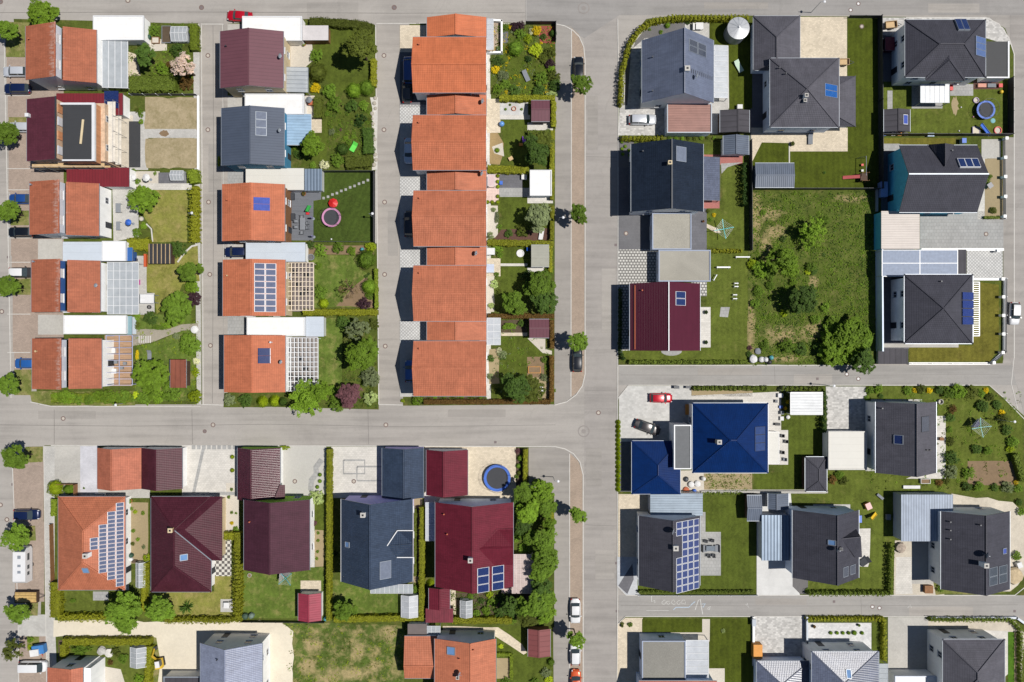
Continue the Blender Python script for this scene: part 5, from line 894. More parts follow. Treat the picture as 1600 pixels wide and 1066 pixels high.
def crown_mesh(name, seed, kind):
    r = random.Random(seed); mb = MB()
    if kind == 'tree' or kind == 'loose':
        lobes = []; nl = 15 if kind == 'tree' else 11
        for k in range(nl):
            t = 6.2832*k/nl+r.uniform(-.4, .4); d = r.uniform(.25, .72); z = r.uniform(-.45, .45)*(1-d*.3)
            lobes.append((Vector((d*math.cos(t), d*math.sin(t), z)), r.uniform(.22, .4)))
        lobes += [(Vector((r.uniform(-.2, .2), r.uniform(-.2, .2), r.uniform(.25, .6))), r.uniform(.28, .42)) for _ in range(4)]
        cl = 13 if kind == 'tree' else 8
        for c, R in lobes:
            for q in range(cl):
                d = rdir(r); d.z = abs(d.z)*.9+.1*d.z; cc = c+d*R*r.uniform(.55, 1.05); cs = R*r.uniform(.25, .42)
                for _ in range(24 if kind == 'tree' else 16):
                    e = rdir(r); p = cc+e*cs*r.random()**.4; leafq(mb, p, e*.5+d*.5+Vector((0, 0, 1.0))+rdir(r)*.5, r.uniform(.042, .068), 0, r)
    elif kind == 'shrub':
        lobes = [(Vector((.5*math.cos(t)*r.uniform(.6, 1.15), .5*math.sin(t)*r.uniform(.6, 1.15), r.uniform(.2, .5))), r.uniform(.3, .48)) for t in [6.2832*k/8 for k in range(8)]]+[(Vector((0, 0, .55)), .45)]
        for c, R in lobes:
            for q in range(10):
                d = rdir(r); d.z = abs(d.z); cc = c+d*R*r.uniform(.6, 1.0); cs = R*.35
                for _ in range(13):
                    e = rdir(r); leafq(mb, cc+e*cs*r.random()**.4, e*.5+d*.5+Vector((0, 0, .9)), r.uniform(.05, .085), 0, r)
    elif kind == 'ball':
        for _ in range(1500):
            d = rdir(r); d.z = abs(d.z) if r.random() < .75 else d.z; k = 1+.06*math.sin(d.x*7)+.05*math.sin(d.y*9+1)
            leafq(mb, Vector((d.x, d.y, .62+d.z*.72))*1.0*k*r.uniform(.88, 1.03), d+rdir(r)*.45, r.uniform(.05, .075), 0, r)
        mb.lathe([(.01, 0), (.6, .1), (.84, .55), (.6, 1.08), (.01, 1.2)], 12)
    elif kind == 'star':
        for k in range(32):
            t = 6.2832*k/32+r.uniform(-.2, .2); ln = r.uniform(.55, 1.0); z0 = r.uniform(-.2, .5); d = Vector((math.cos(t), math.sin(t), r.uniform(-.25, .1)))
            for _ in range(120):
                s = r.random()**.8; w = .2*(1-s*.55); p = Vector((0, 0, z0))+d*ln*s+Vector((-d.y, d.x, 0))*r.uniform(-w, w)+Vector((0, 0, r.uniform(-.06, .06)))
                leafq(mb, p, Vector((0, 0, 1))+rdir(r)*.6, r.uniform(.03, .055), 0, r)
        for _ in range(300): d = rdir(r); leafq(mb, Vector((d.x*.3, d.y*.3, .3+d.z*.5)), d+Vector((0, 0, .6)), .05, 0, r)
    elif kind == 'cone':
        for _ in range(1200):
            h = r.random()**1.4; t = r.uniform(0, 6.2832); rr = (1-h)*.95+.05; d = Vector((math.cos(t), math.sin(t), .45)); leafq(mb, Vector((rr*math.cos(t), rr*math.sin(t), h*1.8))*r.uniform(.88, 1.04), d+rdir(r)*.4, r.uniform(.05, .08), 0, r)
        mb.lathe([(.85, 0), (.75, .3), (.3, 1.2), (.01, 1.7)], 10)
    elif kind == 'spike':
        for k in range(46):
            t = r.uniform(0, 6.2832); el = r.uniform(.1, 1.2); d = Vector((math.cos(t)*math.cos(el), math.sin(t)*math.cos(el), math.sin(el))); s = Vector((-d.y, d.x, 0)).normalized()*.05; e = d*r.uniform(.7, 1.05)
            i = len(mb.v); mb.v += [s, e*.6+s+Vector((0, 0, .05)), e-Vector((0, 0, .12)), e*.6-s+Vector((0, 0, .05)), -s]; mb.f.append([i, i+1, i+2, i+3, i+4]); mb.m.append(0); mb.uv.append([(0, 0)]*5)
    elif kind == 'bare':
        def br(p, d, l, w, n):
            q = p+d*l; mb.tube(p, q, w, w*.6, 5, 0, False)
            if n:
                for _ in range(3): br(q, (d+rdir(r)*.75+Vector((0, 0, .1))).normalized(), l*r.uniform(.6, .8), w*.6, n-1)
            else:
                for _ in range(3): leafq(mb, q+rdir(r)*.05, rdir(r)+Vector((0, 0, .6)), .03, 0, r)
        for k in range(6):
            t = 6.2832*k/6; br(Vector((0, 0, 0)), Vector((math.cos(t), math.sin(t), .45)).normalized(), .33, .035, 3)
    return mb.mesh(name, [LM])
CM = {k: [crown_mesh(k+'_crown', 11+i*7+len(k)*3, k) for i in range(n)] for k, n in (('tree', 5), ('loose', 3), ('shrub', 4), ('ball', 2), ('star', 1), ('cone', 2), ('spike', 1), ('bare', 1))}
def trunk_mesh(seed):
    r = random.Random(seed); mb = MB(); mb.tube((0, 0, 0), (.02, .01, .55), .055, .042, 8, 0, False)
    for k in range(6):
        t = 6.2832*k/6+r.uniform(-.3, .3); a = Vector((.02, .01, r.uniform(.4, .55))); b = a+Vector((math.cos(t)*.22, math.sin(t)*.22, r.uniform(.15, .3))); mb.tube(a, b, .03, .018, 6, 0, False)
        for _ in range(2): mb.tube(b, b+Vector((math.cos(t)*r.uniform(.05, .2), math.sin(t)*r.uniform(.05, .2), r.uniform(.08, .2)))+rdir(r)*.08, .018, .007, 5, 0, False)
    return mb.mesh('trunk', [TR])
TM = [trunk_mesh(3), trunk_mesh(8)]
PAL = {'green': (A(100, 130, 50), 'green'), 'dark': (A(66, 92, 40), 'dark green'), 'bright': (A(122, 156, 48), 'bright green'), 'yellow': (A(150, 172, 34), 'yellow green'), 'gold': (A(220, 200, 30), 'golden yellow'), 'olive': (A(84, 96, 42), 'olive green'), 'brown': (A(116, 92, 48), 'olive brown'), 'grey': (A(130, 145, 108), 'grey green'), 'purple': (A(66, 44, 56), 'dark purple'), 'pink': (A(225, 208, 212), 'pale pink blossoming'), 'white': (A(222, 226, 206), 'white blossoming'), 'plum': (A(112, 78, 88), 'plum red'), 'lime': (A(185, 205, 50), 'lime yellow'), 'pale': (A(180, 200, 140), 'pale green'), 'deep': (A(42, 66, 28), 'deep green'), 'bark': (A(150, 132, 100), 'leafless')}
LV = {k: leaf('leaf_'+k, (min(.9, v[0][0]*(1.9 if k in ('green', 'dark', 'olive', 'deep') else 1.45)), v[0][1]*(1.78 if k in ('green', 'dark', 'deep', 'olive') else 1.38), v[0][2]*1.25, 1), trans=.2 if k in ('dark', 'deep', 'purple') else .3) for k, v in PAL.items()}
NV = [0]
def setm(o, m):
    o.material_slots[0].link = 'OBJECT'; o.material_slots[0].material = m
def tree(px, py, rpx, colr='green', kind='tree', h=None, group='trees', word='tree', label=None, zs=.75):
    R = 1.1*rpx/S; hc = 1.35*(h or max(1.6, R*1.25)); k = 1/(1-hc/H); R /= k; b = P(px, py, hc); r = NV[0]; NV[0] += 1
    w = PAL[colr][1]; lb = label or '%s %s %s' % (w, word, zone(px, py))
    e = empty('tree' if kind != 'star' else 'conifer', (b.x, b.y, GZ), lb, 'tree', group); a = (r*2.4) % 6.28
    c = bpy.data.objects.new('crown', CM[kind][r % len(CM[kind])]); COL.objects.link(c); c.parent = e; c.location = (0, 0, hc-GZ); c.scale = (R, R*(.9+.2*((r*37 % 10)/10)), R*zs); c.rotation_euler = (0, 0, a); setm(c, LV[colr])
    t = bpy.data.objects.new('trunk', TM[r % 2]); COL.objects.link(t); t.parent = e; t.scale = (R*.9+.6, R*.9+.6, hc*1.1); t.rotation_euler = (0, 0, a)
    return e
WORDS = {'shrub': 'shrub', 'ball': 'clipped ball bush', 'cone': 'conical bush', 'spike': 'spiky yucca', 'bare': 'bare-branched tree', 'star': 'spreading conifer', 'loose': 'shrub'}
GRPS = {'shrub': 'garden shrubs', 'ball': 'clipped ball bushes', 'cone': 'conical bushes', 'spike': 'spiky plants', 'bare': 'bare trees', 'star': 'conifers', 'loose': 'garden shrubs'}
def bush(px, py, rpx, colr='green', kind='shrub', h=1.0, stretch=1.0, z0=0.0, label=None):
    R = rpx/S; b = P(px, py, .8*R*h); r = NV[0]; NV[0] += 1; sz = 'large ' if rpx >= 17 else 'small ' if rpx <= 5 else ''
    o = bpy.data.objects.new({'ball': 'ball_bush', 'spike': 'yucca', 'bare': 'bare_tree', 'cone': 'conical_bush'}.get(kind, 'shrub'), CM[kind][r % len(CM[kind])]); COL.objects.link(o)
    o.location = (b.x, b.y, GZ+z0); o.scale = (R*stretch, R/stretch, R*h); o.rotation_euler = (0, 0, 0 if stretch != 1 else (r*1.9) % 6.28); setm(o, LV[colr])
    tag(o, label or '%s%s %s %s' % (sz, PAL[colr][1], WORDS[kind], zone(px, py)), 'tree' if kind == 'bare' else 'bush', GRPS[kind]); return o
HN = [0]; HL = {'yellow': leaf('hedge_thuja', A(146, 150, 34), trans=.1), 'bright': leaf('hedge_beech', A(138, 158, 44), trans=.15), 'green': leaf('hedge_privet', A(108, 126, 42), trans=.1)}
def hedge(pts, w, h, colr='bright', label=None, scal=0.0, dens=46):
    """clipped hedge along photo points; scal = spacing of its single plants in metres"""
    q = [P(x, y, h*.9) for x, y in pts]; mb = MB(); r = random.Random(HN[0]+50); HN[0] += 1; wm = w/S
    for i in range(len(q)-1):
        a, b = q[i], q[i+1]; a = Vector((a.x, a.y, 0)); b = Vector((b.x, b.y, 0)); L = (b-a).length; d = (b-a)/L; s = Vector((-d.y, d.x, 0)); n = int(L*dens*(wm+h*1.2))
        if not scal: mb.obox(a+Vector((0, 0, h*.45)), b+Vector((0, 0, h*.45)), wm*.78, h*.86)
        for _ in range(n):
            t = r.uniform(0, L); ww = wm/2; hh = h
            if scal: f = abs(math.cos(math.pi*t/scal)); ww *= .55+.45*f; hh *= .72+.3*f
            ww *= 1+.12*math.sin(t*2.1)+.08*math.sin(t*5.3+1)
            if r.random() < wm/(wm+h*1.2): x = r.uniform(-1, 1); p = a+d*t+s*ww*x+Vector((0, 0, hh*(1-.16*x*x)+r.uniform(-.05, .06))); nn = Vector((0, 0, 1))+s*x*.6+rdir(r)*.55
            else: e = r.choice((-1, 1)); z = r.random(); p = a+d*t+s*e*ww*(1-.12*z)*r.uniform(.93, 1.04)+Vector((0, 0, z*hh*.95)); nn = s*e+Vector((0, 0, .35))+rdir(r)*.5
            leafq(mb, p, nn, r.uniform(.1, .17), 0, r)
        if scal:
            k = int(L/scal)
            for j in range(k+1): c = a+d*min(L, j*scal); mb.tube((c.x, c.y, 0), (c.x, c.y, h*.9), wm*.4, wm*.1, 7)
    for v in mb.v: v.z += GZ
    mx = pts[len(pts)//2]; mx = ((pts[0][0]+pts[-1][0])/2, (pts[0][1]+pts[-1][1])/2)
    return tag(mb.build('hedge', [HL.get(colr, LV[colr])]), label or '%s hedge %s' % (PAL[colr][1], zone(*mx)), 'hedge', 'hedges')
def cover(name, pts, n, s, cols, label, cat='plants', hmax=.35, seed=1, spread=1.0):
    """low loose planting nobody could count"""
    r = random.Random(seed); q = [P(x, y) for x, y in pts]; x0, x1 = min(p.x for p in q), max(p.x for p in q); y0, y1 = min(p.y for p in q), max(p.y for p in q); mb = MB(); k = 0
    def ins(x, y):
        c = False; j = len(q)-1
        for i in range(len(q)):
            if ((q[i].y > y) != (q[j].y > y)) and x < (q[j].x-q[i].x)*(y-q[i].y)/(q[j].y-q[i].y)+q[i].x: c = not c
            j = i
        return c
    while k < n:
        x, y = r.uniform(x0, x1), r.uniform(y0, y1)
        k += 1
        if not ins(x, y): continue
        cs = r.uniform(.15, .5)*spread; mi = r.randrange(len(cols)); hh = r.uniform(.1, hmax)
        for _ in range(9): e = rdir(r); leafq(mb, Vector((x+e.x*cs, y+e.y*cs, GZ+.03+abs(e.z)*hh)), Vector((0, 0, 1))+e*.7, s*r.uniform(.7, 1.3), mi, r)
    o = mb.build(name, [LV[c] for c in cols], kind='stuff'); return tag(o, label, cat)
# street trees
for px, py, r in ((12, 48, 20), (10, 208, 19), (14, 331, 20), (14, 448, 20), (12, 600, 18)): tree(px, py, r, 'green', group='street trees', word='street tree')
for px, py, r, c in ((24, 716, 23, 'green'), (26, 838, 22, 'green'), (28, 958, 20, 'green'), (18, 1016, 18, 'olive')): tree(px, py, r, c, 'tree' if c == 'green' else 'loose', group='street trees', word='street tree')
for px, py, r in ((908, 130, 17), (904, 335, 18), (904, 533, 16), (903, 805, 15), (900, 999, 16)): tree(px, py, r, 'green', h=3.7, group='street trees', word='street tree')
B, T = bush, tree
# garden strip 1
T(68, 22, 24, 'bright', h=1.8, word='spreading bush'); T(226, 87, 19, 'dark'); B(239, 46, 11, 'green'); B(276, 78, 14, 'dark'); T(288, 104, 22, 'pink', 'loose', word='blossoming tree'); B(290, 128, 15, 'brown'); B(253, 106, 12, 'bright'); hedge([(202, 130), (274, 130)], 27, 1.6, 'green'); hedge([(302, 38), (303, 78)], 13, 1.5, 'bright'); B(217, 68, 5, 'deep'); B(263, 103, 8, 'brown')
B(219, 176, 7, 'green', stretch=.7); B(214, 172, 5, 'olive'); B(220, 190, 5, 'bright'); hedge([(300, 266), (304, 286)], 17, 1.6, 'bright'); B(207, 268, 6, 'green'); B(214, 283, 6, 'green'); B(242, 271, 3.5, 'green')
T(226, 311, 23, 'bright', h=2.4, word='feathery tree'); hedge([(302, 294), (302, 379)], 17, 1.7, 'yellow', scal=.8); B(213, 363, 9, 'green'); B(223, 353, 7, 'bright'); hedge([(199, 382), (233, 382)], 20, 1.5, 'yellow'); B(276, 389, 15, 'dark'); T(298, 424, 20, 'green'); B(298, 446, 14, 'bright'); B(301, 468, 15, 'purple'); T(277, 483, 27, 'green', 'tree', h=3.2); B(234, 497, 13, 'dark'); B(212, 494, 8, 'green'); B(248, 512, 8, 'green', stretch=1.6); B(262, 507, 9, 'bright', stretch=1.5); B(212, 508, 7, 'olive')
B(293, 540, 21, 'green'); B(275, 525, 7, 'grey'); T(236, 592, 28, 'bright', h=2.8); B(265, 612, 19, 'green'); B(225, 622, 15, 'green'); B(245, 620, 13, 'bright'); B(305, 582, 8, 'yellow'); B(303, 620, 13, 'yellow', h=1.3); B(214, 555, 6, 'gold', stretch=.6); B(211, 618, 7, 'lime'); hedge([(80, 622), (205, 622)], 16, .6, 'bright'); B(86, 620, 8, 'bright'); B(108, 622, 11, 'bright'); B(137, 624, 11, 'green'); B(150, 620, 11, 'bright'); B(178, 622, 11, 'bright'); B(202, 622, 9, 'green'); B(96, 621, 13, 'bright'); B(122, 625, 10, 'green'); B(165, 620, 14, 'bright'); B(190, 620, 13, 'green'); B(306, 565, 7, 'white')
# garden strip 2
hedge([(484, 34), (500, 34), (560, 38), (583, 44)], 14, 1.3, 'olive'); T(562, 72, 29, 'olive', h=5.0, zs=.8); hedge([(583, 92), (583, 135)], 9, 1.4, 'yellow'); B(493, 85, 12, 'green'); B(496, 113, 15, 'olive', 'ball'); B(493, 137, 10, 'gold'); B(513, 140, 14, 'green'); B(521, 160, 15, 'green'); B(549, 165, 12, 'dark'); B(568, 163, 10, 'green'); B(553, 141, 12, 'bright', 'ball'); B(573, 137, 12, 'green', 'ball'); hedge([(496, 152), (496, 184)], 14, 1.3, 'olive'); B(563, 188, 14, 'deep', 'loose'); T(489, 226, 18, 'bright', h=2.6, zs=.9); B(535, 233, 10, 'dark', 'ball'); hedge([(540, 254), (578, 252)], 19, 1.2, 'olive'); B(527, 250, 12, 'green'); B(506, 257, 9, 'white'); hedge([(574, 200), (576, 240)], 17, 1.2, 'dark'); B(488, 258, 7, 'green'); B(465, 240, 9, 'dark'); B(462, 232, 6, 'bright'); B(545, 222, 6, 'green'); B(540, 216, 5, 'bright'); B(552, 213, 5, 'green'); B(518, 206, 6, 'grey'); B(342, 252, 6, 'yellow', stretch=.6); B(511, 178, 5, 'green'); B(532, 203, 3, 'plum')
for x, y, r, c in ((500, 391, 12, 'green'), (528, 387, 11, 'green'), (549, 391, 9, 'bright'), (578, 387, 11, 'yellow'), (484, 383, 8, 'dark')): B(x, y, r, c)
B(573, 405, 15, 'green', 'ball'); B(496, 415, 7, 'bright'); T(545, 451, 18, 'bark', 'bare', h=1.7, word='small bare tree'); B(500, 456, 12, 'green'); B(506, 474, 8, 'yellow', 'ball'); B(577, 448, 12, 'bright', 'ball'); B(577, 462, 8, 'green'); B(568, 475, 12, 'purple'); hedge([(474, 488), (590, 488)], 10, 1.5, 'yellow'); hedge([(587, 420), (588, 482)], 5, 1.2, 'bright'); B(535, 452, 8, 'olive'); B(572, 432, 4, 'dark'); B(576, 428, 3, 'dark'); B(534, 470, 3, 'dark')
T(567, 554, 30, 'bright', h=3.6); T(558, 514, 20, 'grey', 'loose', h=2.2, word='shrubby tree'); B(576, 590, 20, 'grey'); T(546, 618, 21, 'plum', h=2.2, word='shrubby tree'); T(480, 622, 30, 'bright', 'star', h=2.4, word='spreading conifer'); T(500, 612, 20, 'bright', 'star', h=2.8, word='spreading conifer'); B(382, 627, 14, 'dark'); B(408, 628, 10, 'yellow', 'cone', 1.0); B(427, 627, 10, 'yellow', 'cone', 1.0); B(440, 628, 8, 'dark', 'cone'); B(358, 625, 12, 'grey'); B(525, 632, 14, 'green'); B(578, 622, 13, 'pale'); B(535, 505, 14, 'dark'); B(583, 506, 11, 'olive'); B(520, 612, 12, 'green')
# garden strip 3
B(806, 75, 12, 'green', 'ball'); B(838, 77, 13, 'lime'); B(838, 46, 10, 'gold'); B(825, 60, 8, 'yellow'); B(812, 40, 10, 'purple'); B(803, 40, 8, 'purple'); B(797, 42, 5, 'gold'); B(813, 52, 10, 'green'); B(831, 49, 6, 'white'); B(859, 98, 10, 'purple'); B(860, 82, 12, 'olive'); B(846, 122, 13, 'green'); B(866, 118, 12, 'olive'); B(867, 132, 12, 'dark'); B(862, 108, 8, 'bright'); B(778, 95, 10, 'dark', stretch=1.2); B(774, 108, 8, 'gold'); B(786, 118, 11, 'grey'); B(790, 130, 10, 'green'); B(778, 138, 10, 'bright'); B(804, 141, 11, 'dark'); B(843, 140, 12, 'dark'); B(863, 146, 8, 'pale', stretch=1.5); B(864, 52, 6, 'dark', 'ball'); B(849, 57, 6, 'dark'); B(850, 90, 9, 'olive'); B(825, 92, 7, 'deep'); B(790, 42, 6, 'green'); B(779, 78, 4, 'dark')
hedge([(780, 153), (867, 153)], 9, 1.5, 'yellow'); hedge([(865, 158), (865, 198)], 8, 1.5, 'yellow'); hedge([(863, 204), (862, 302)], 7, 1.2, 'yellow'); hedge([(825, 210), (860, 208)], 12, 1.3, 'green'); T(838, 235, 27, 'dark', h=3.0); T(845, 222, 18, 'olive', h=2.6); hedge([(762, 264), (826, 266)], 12, 1.3, 'yellow'); hedge([(863, 270), (862, 312)], 6, 1.3, 'yellow'); B(777, 235, 4, 'bright', 'ball'); B(790, 171, 2.2, 'bright', 'ball'); B(815, 171, 2.2, 'bright', 'ball'); B(797, 164, 2, 'bright', 'ball')
for x, y in ((778, 275), (778, 284), (778, 292), (778, 307), (762, 316), (769, 316), (778, 316)): B(x, y, 3.2, 'yellow', 'ball')
T(842, 340, 24, 'grey', h=2.8); B(816, 360, 12, 'olive'); B(795, 365, 8, 'dark'); hedge([(762, 379), (865, 381)], 10, 1.3, 'yellow'); hedge([(863, 322), (862, 375)], 6, 1.2, 'yellow'); B(777, 340, 7, 'grey', stretch=.6); B(771, 328, 5, 'grey'); B(780, 354, 5, 'green'); B(766, 368, 7, 'grey'); B(812, 364, 6, 'green')
B(775, 388, 10, 'bright', stretch=1.5); B(781, 398, 6, 'green'); hedge([(860, 385), (860, 425)], 6, 1.3, 'yellow'); T(842, 445, 26, 'green', h=3.0); T(850, 470, 20, 'dark', h=2.8); T(803, 475, 22, 'green', h=2.6); B(825, 432, 12, 'deep'); B(772, 444, 8, 'pale'); B(768, 478, 6, 'pale'); B(780, 455, 5, 'olive'); B(858, 424, 9, 'green'); hedge([(762, 494), (866, 494)], 8, 1.2, 'brown'); B(776, 429, 5, 'green'); B(812, 383, 4, 'dark')
T(806, 605, 26, 'dark', h=3.2); T(832, 607, 20, 'olive', h=2.8); hedge([(862, 500), (863, 545)], 7, 1.2, 'brown'); hedge([(862, 556), (862, 628)], 7, 1.3, 'brown'); hedge([(662, 628), (860, 628)], 8, 1.2, 'brown'); B(652, 625, 11, 'bright'); B(629, 626, 4, 'yellow'); B(785, 555, 9, 'grey'); B(787, 558, 6, 'dark'); B(767, 560, 7, 'dark'); B(765, 588, 6, 'grey'); B(774, 608, 9, 'olive'); B(850, 590, 7, 'grey'); B(850, 562, 6, 'green'); B(797, 510, 10, 'green', stretch=1.5); B(866, 610, 4, 'bright'); B(815, 505, 7, 'dark'); B(780, 548, 6, 'white')
for x in range(680, 760, 14): B(x, 621+rnd.uniform(-1, 1), 4, rnd.choice(('green', 'bright', 'olive')))
# upper right
hedge([(970, 162), (972, 112), (984, 68), (1000, 45), (1020, 32), (1055, 27), (1170, 27)], 9, 1.7, 'yellow', 'long curved yellow green hedge round the street corner', scal=.7); B(1043, 40, 4.5, 'green', 'ball'); B(1033, 50, 4, 'green'); B(1015, 46, 3, 'green'); B(1075, 35, 5, 'dark'); hedge([(972, 216), (1036, 216)], 9, 1.3, 'yellow', scal=.7)
for x in range(1046, 1120, 10): B(x, 216+rnd.uniform(-1, 1), 4, rnd.choice(('green', 'bright', 'olive')))
for x, y in ((972, 222), (977, 229), (972, 233), (983, 235), (973, 241), (984, 243)): B(x, y, 2.8, 'bright', 'ball')
B(1258-50-42, 262, 5, 'deep'); hedge([(1163, 255), (1164, 320)], 7, 1.9, 'deep', 'deep green conifers in front of the dark fence', scal=1.2); B(1106, 330, 4, 'olive'); B(1110, 343, 4, 'green'); B(1116, 336, 4, 'gold'); hedge([(1110, 392), (1160, 392)], 7, 1.0, 'yellow', scal=.6)
hedge([(983, 566), (1168, 566)], 7, 1.1, 'green', 'scalloped row of young conifers below the wine red roof', scal=1.1); hedge([(970, 452), (969, 548), (975, 562)], 6, 1.2, 'deep', scal=.8); B(1171, 553, 6, 'dark'); B(1172, 544, 5, 'plum')
# wild plot
T(1270, 362, 25, 'bright', 'loose', h=1.8, word='sparse tree'); T(1218, 405, 27, 'bright', 'loose', h=1.6, word='sparse tree'); B(1236, 418, 18, 'bright'); B(1205, 425, 14, 'green'); B(1228, 398, 12, 'green'); B(1290, 480, 9, 'green'); B(1275, 500, 10, 'green'); B(1240, 440, 8, 'bright'); T(1256, 466, 25, 'dark', h=2.6); B(1225, 490, 7, 'yellow'); T(1322, 524, 36, 'bright', h=1.3); T(1300, 546, 25, 'bright', h=1.1); T(1345, 535, 22, 'green', h=1.2); B(1322, 545, 22, 'bright'); B(1300, 525, 18, 'bright'); B(1335, 558, 16, 'green'); T(1350, 564, 19, 'dark', h=2.6); B(1190, 420, 16, 'bright'); B(1176, 412, 10, 'yellow'); B(1193, 332, 6, 'green'); B(1224, 373, 6, 'dark'); B(1268, 417, 10, 'green'); B(1185, 455, 10, 'green'); B(1205, 445, 9, 'green'); B(1232, 540, 14, 'green'); B(1252, 545, 12, 'dark'); B(1285, 545, 14, 'dark'); B(1272, 424, 7, 'dark'); B(1195, 540, 9, 'green'); B(1180, 475, 9, 'green'); B(1290, 345, 12, 'green', 'loose'); B(1262, 425, 6, 'lime')
FP = [(1174, 302), (1364, 300), (1362, 566), (1170, 568)]
cover('weeds', FP, 1500, .13, ('green', 'dark', 'bright'), 'knee-high weeds and grass all over the wild plot', 'weeds', .28, 4, 2.0)
cover('weeds', [(445, 975), (632, 978), (632, 1160), (462, 1160)], 500, .1, ('green', 'yellow', 'olive'), 'weeds and yellow flowers over the patchy field', 'weeds', .22, 5, 1.6)
B(1543, 283, 6, 'green'); B(1548, 276, 4, 'bright'); B(1553, 328, 7, 'olive'); hedge([(1538, 340), (1562, 340)], 4, .6, 'green'); B(1288, 270, 3, 'dark')
# middle right
for y in range(660, 768, 7): B(966, y, 4.6, 'yellow', 'cone', .9, label='thuja in the column along the kerb by the blue garage')
hedge([(1084, 607), (1202, 607)], 8, 1.3, 'green', scal=.8); hedge([(1222, 607), (1288, 608)], 8, 1.3, 'green', scal=.8); hedge([(1289, 612), (1289, 676)], 8, 1.8, 'deep', scal=1.0); B(1229, 622, 5, 'olive'); B(1231, 628, 4, 'gold'); B(1219, 608, 5, 'grey')
for x, y, r, c in ((1360, 611, 8, 'green'), (1374, 608, 8, 'bright'), (1377, 619, 5, 'dark'), (1354, 622, 5, 'green'), (1420, 610, 9, 'green'), (1430, 610, 5, 'gold'), (1440, 608, 9, 'olive'), (1453, 611, 6, 'gold'), (1470, 609, 9, 'dark'), (1485, 614, 12, 'green'), (1500, 612, 14, 'bright'), (1521, 614, 14, 'olive'), (1541, 610, 6, 'gold'), (1534, 615, 7, 'green'), (1548, 621, 8, 'olive'), (1560, 632, 9, 'dark'), (1566, 645, 6, 'gold'), (1568, 655, 10, 'olive'), (1575, 672, 10, 'dark'), (1584, 690, 11, 'green'), (1580, 702, 8, 'yellow'), (1490, 640, 8, 'brown'), (1486, 653, 9, 'dark'), (1484, 672, 6, 'green'), (1487, 690, 9, 'olive'), (1489, 716, 13, 'dark'), (1488, 738, 13, 'grey'), (1528, 703, 10, 'dark'), (1545, 704, 9, 'green'), (1515, 740, 11, 'green'), (1512, 761, 9, 'dark'), (1532, 761, 10, 'green'), (1555, 762, 8, 'dark'), (1576, 762, 11, 'grey'), (1592, 764, 8, 'green'), (1538, 634, 12, 'dark'), (1468, 755, 7, 'brown'), (1480, 752, 7, 'olive'), (1588, 754, 5, 'gold'), (1312, 742, 9, 'green'), (1320, 752, 9, 'olive'), (1302, 750, 8, 'brown')): B(x, y, r, c)
hedge([(1587, 710), (1600, 752)], 9, 1.4, 'green'); hedge([(1098, 771), (1160, 771)], 5, .8, 'green', scal=.5); hedge([(998, 925), (1180, 925)], 5, .9, 'green', 'low row of young conifers at solar-covered house lane', scal=.8)
hedge([(1264, 928), (1392, 928), (1394, 850)], 8, 1.5, 'green', 'clipped corner hedge of the dark cross-gabled house lawn', scal=.8); B(1597, 800, 8, 'green'); B(1590, 870, 9, 'green'); B(1594, 785, 7, 'dark'); B(1262, 922, 4, 'green'); B(1470, 920, 7, 'green')
# bottom right
B(985, 977, 5, 'green'); B(972, 975, 4, 'olive'); B(1130, 986, 4, 'pale'); hedge([(1262, 968), (1382, 968), (1382, 1032)], 7, 1.3, 'yellow', 'yellow green corner hedge of the white-set patio', scal=.6); hedge([(1454, 969), (1580, 969), (1596, 985), (1597, 1100)], 7, 1.2, 'green', 'green hedge bending round the lower right corner', scal=.7)
for k, x in enumerate((1298, 1308, 1317, 1326, 1335, 1347)): B(x, 989, 3+(k == 4), 'bright', 'ball')
# lower left block
B(86, 763, 13, 'yellow', 'ball', .8); B(105, 765, 10, 'green', 'cone'); hedge([(84, 780), (83, 806)], 9, 1.2, 'bright'); hedge([(86, 910), (86, 964)], 17, 1.8, 'yellow'); hedge([(92, 966), (170, 966)], 13, 1.8, 'yellow', scal=1.0); T(194, 950, 27, 'green', h=3.4); T(197, 975, 20, 'green', h=2.6); T(250, 952, 26, 'green', h=3.0); B(288, 952, 15, 'dark', 'spike'); hedge([(258, 970), (362, 970)], 11, 1.5, 'yellow', scal=.8); hedge([(371, 858), (369, 972)], 15, 2.0, 'yellow', 'tall yellow green hedge right of the chequered patio', scal=.7); hedge([(350, 838), (374, 838)], 12, 1.6, 'yellow'); hedge([(372, 832), (371, 862)], 13, 1.8, 'yellow'); hedge([(226, 880), (223, 955)], 8, 1.5, 'yellow'); B(229, 872, 8, 'yellow'); B(131, 763, 2.2, 'green')
for x, y, c in ((205, 795, 'green'), (211, 800, 'yellow'), (223, 802, 'bright'), (208, 830, 'green'), (215, 843, 'bright'), (224, 855, 'grey'), (207, 850, 'olive')): B(x, y, 4, c)
B(114, 939, 5, 'green', stretch=1.3)
B(363, 714, 3.5, 'yellow', 'ball'); B(363, 735, 3.5, 'yellow', 'ball'); B(444, 700, 7, 'yellow', stretch=1.6); B(368, 827, 6, 'green'); B(362, 818, 4, 'gold'); B(362, 801, 3, 'green'); B(369, 802, 2.5, 'green'); B(357, 777, 3.5, 'green'); B(362, 765, 3.5, 'green'); hedge([(514, 702), (513, 970)], 8, 1.8, 'yellow', 'very long narrow hedge left of the blue black house'); B(494, 778, 13, 'pale'); B(491, 818, 5, 'plum')
for x, y, c in ((500, 742, 'bright'), (500, 752, 'bright'), (496, 761, 'bright'), (497, 833, 'green'), (497, 845, 'bright'), (496, 862, 'green'), (495, 873, 'bright')): B(x, y, 3.2, c, 'ball' if y < 765 else 'shrub')
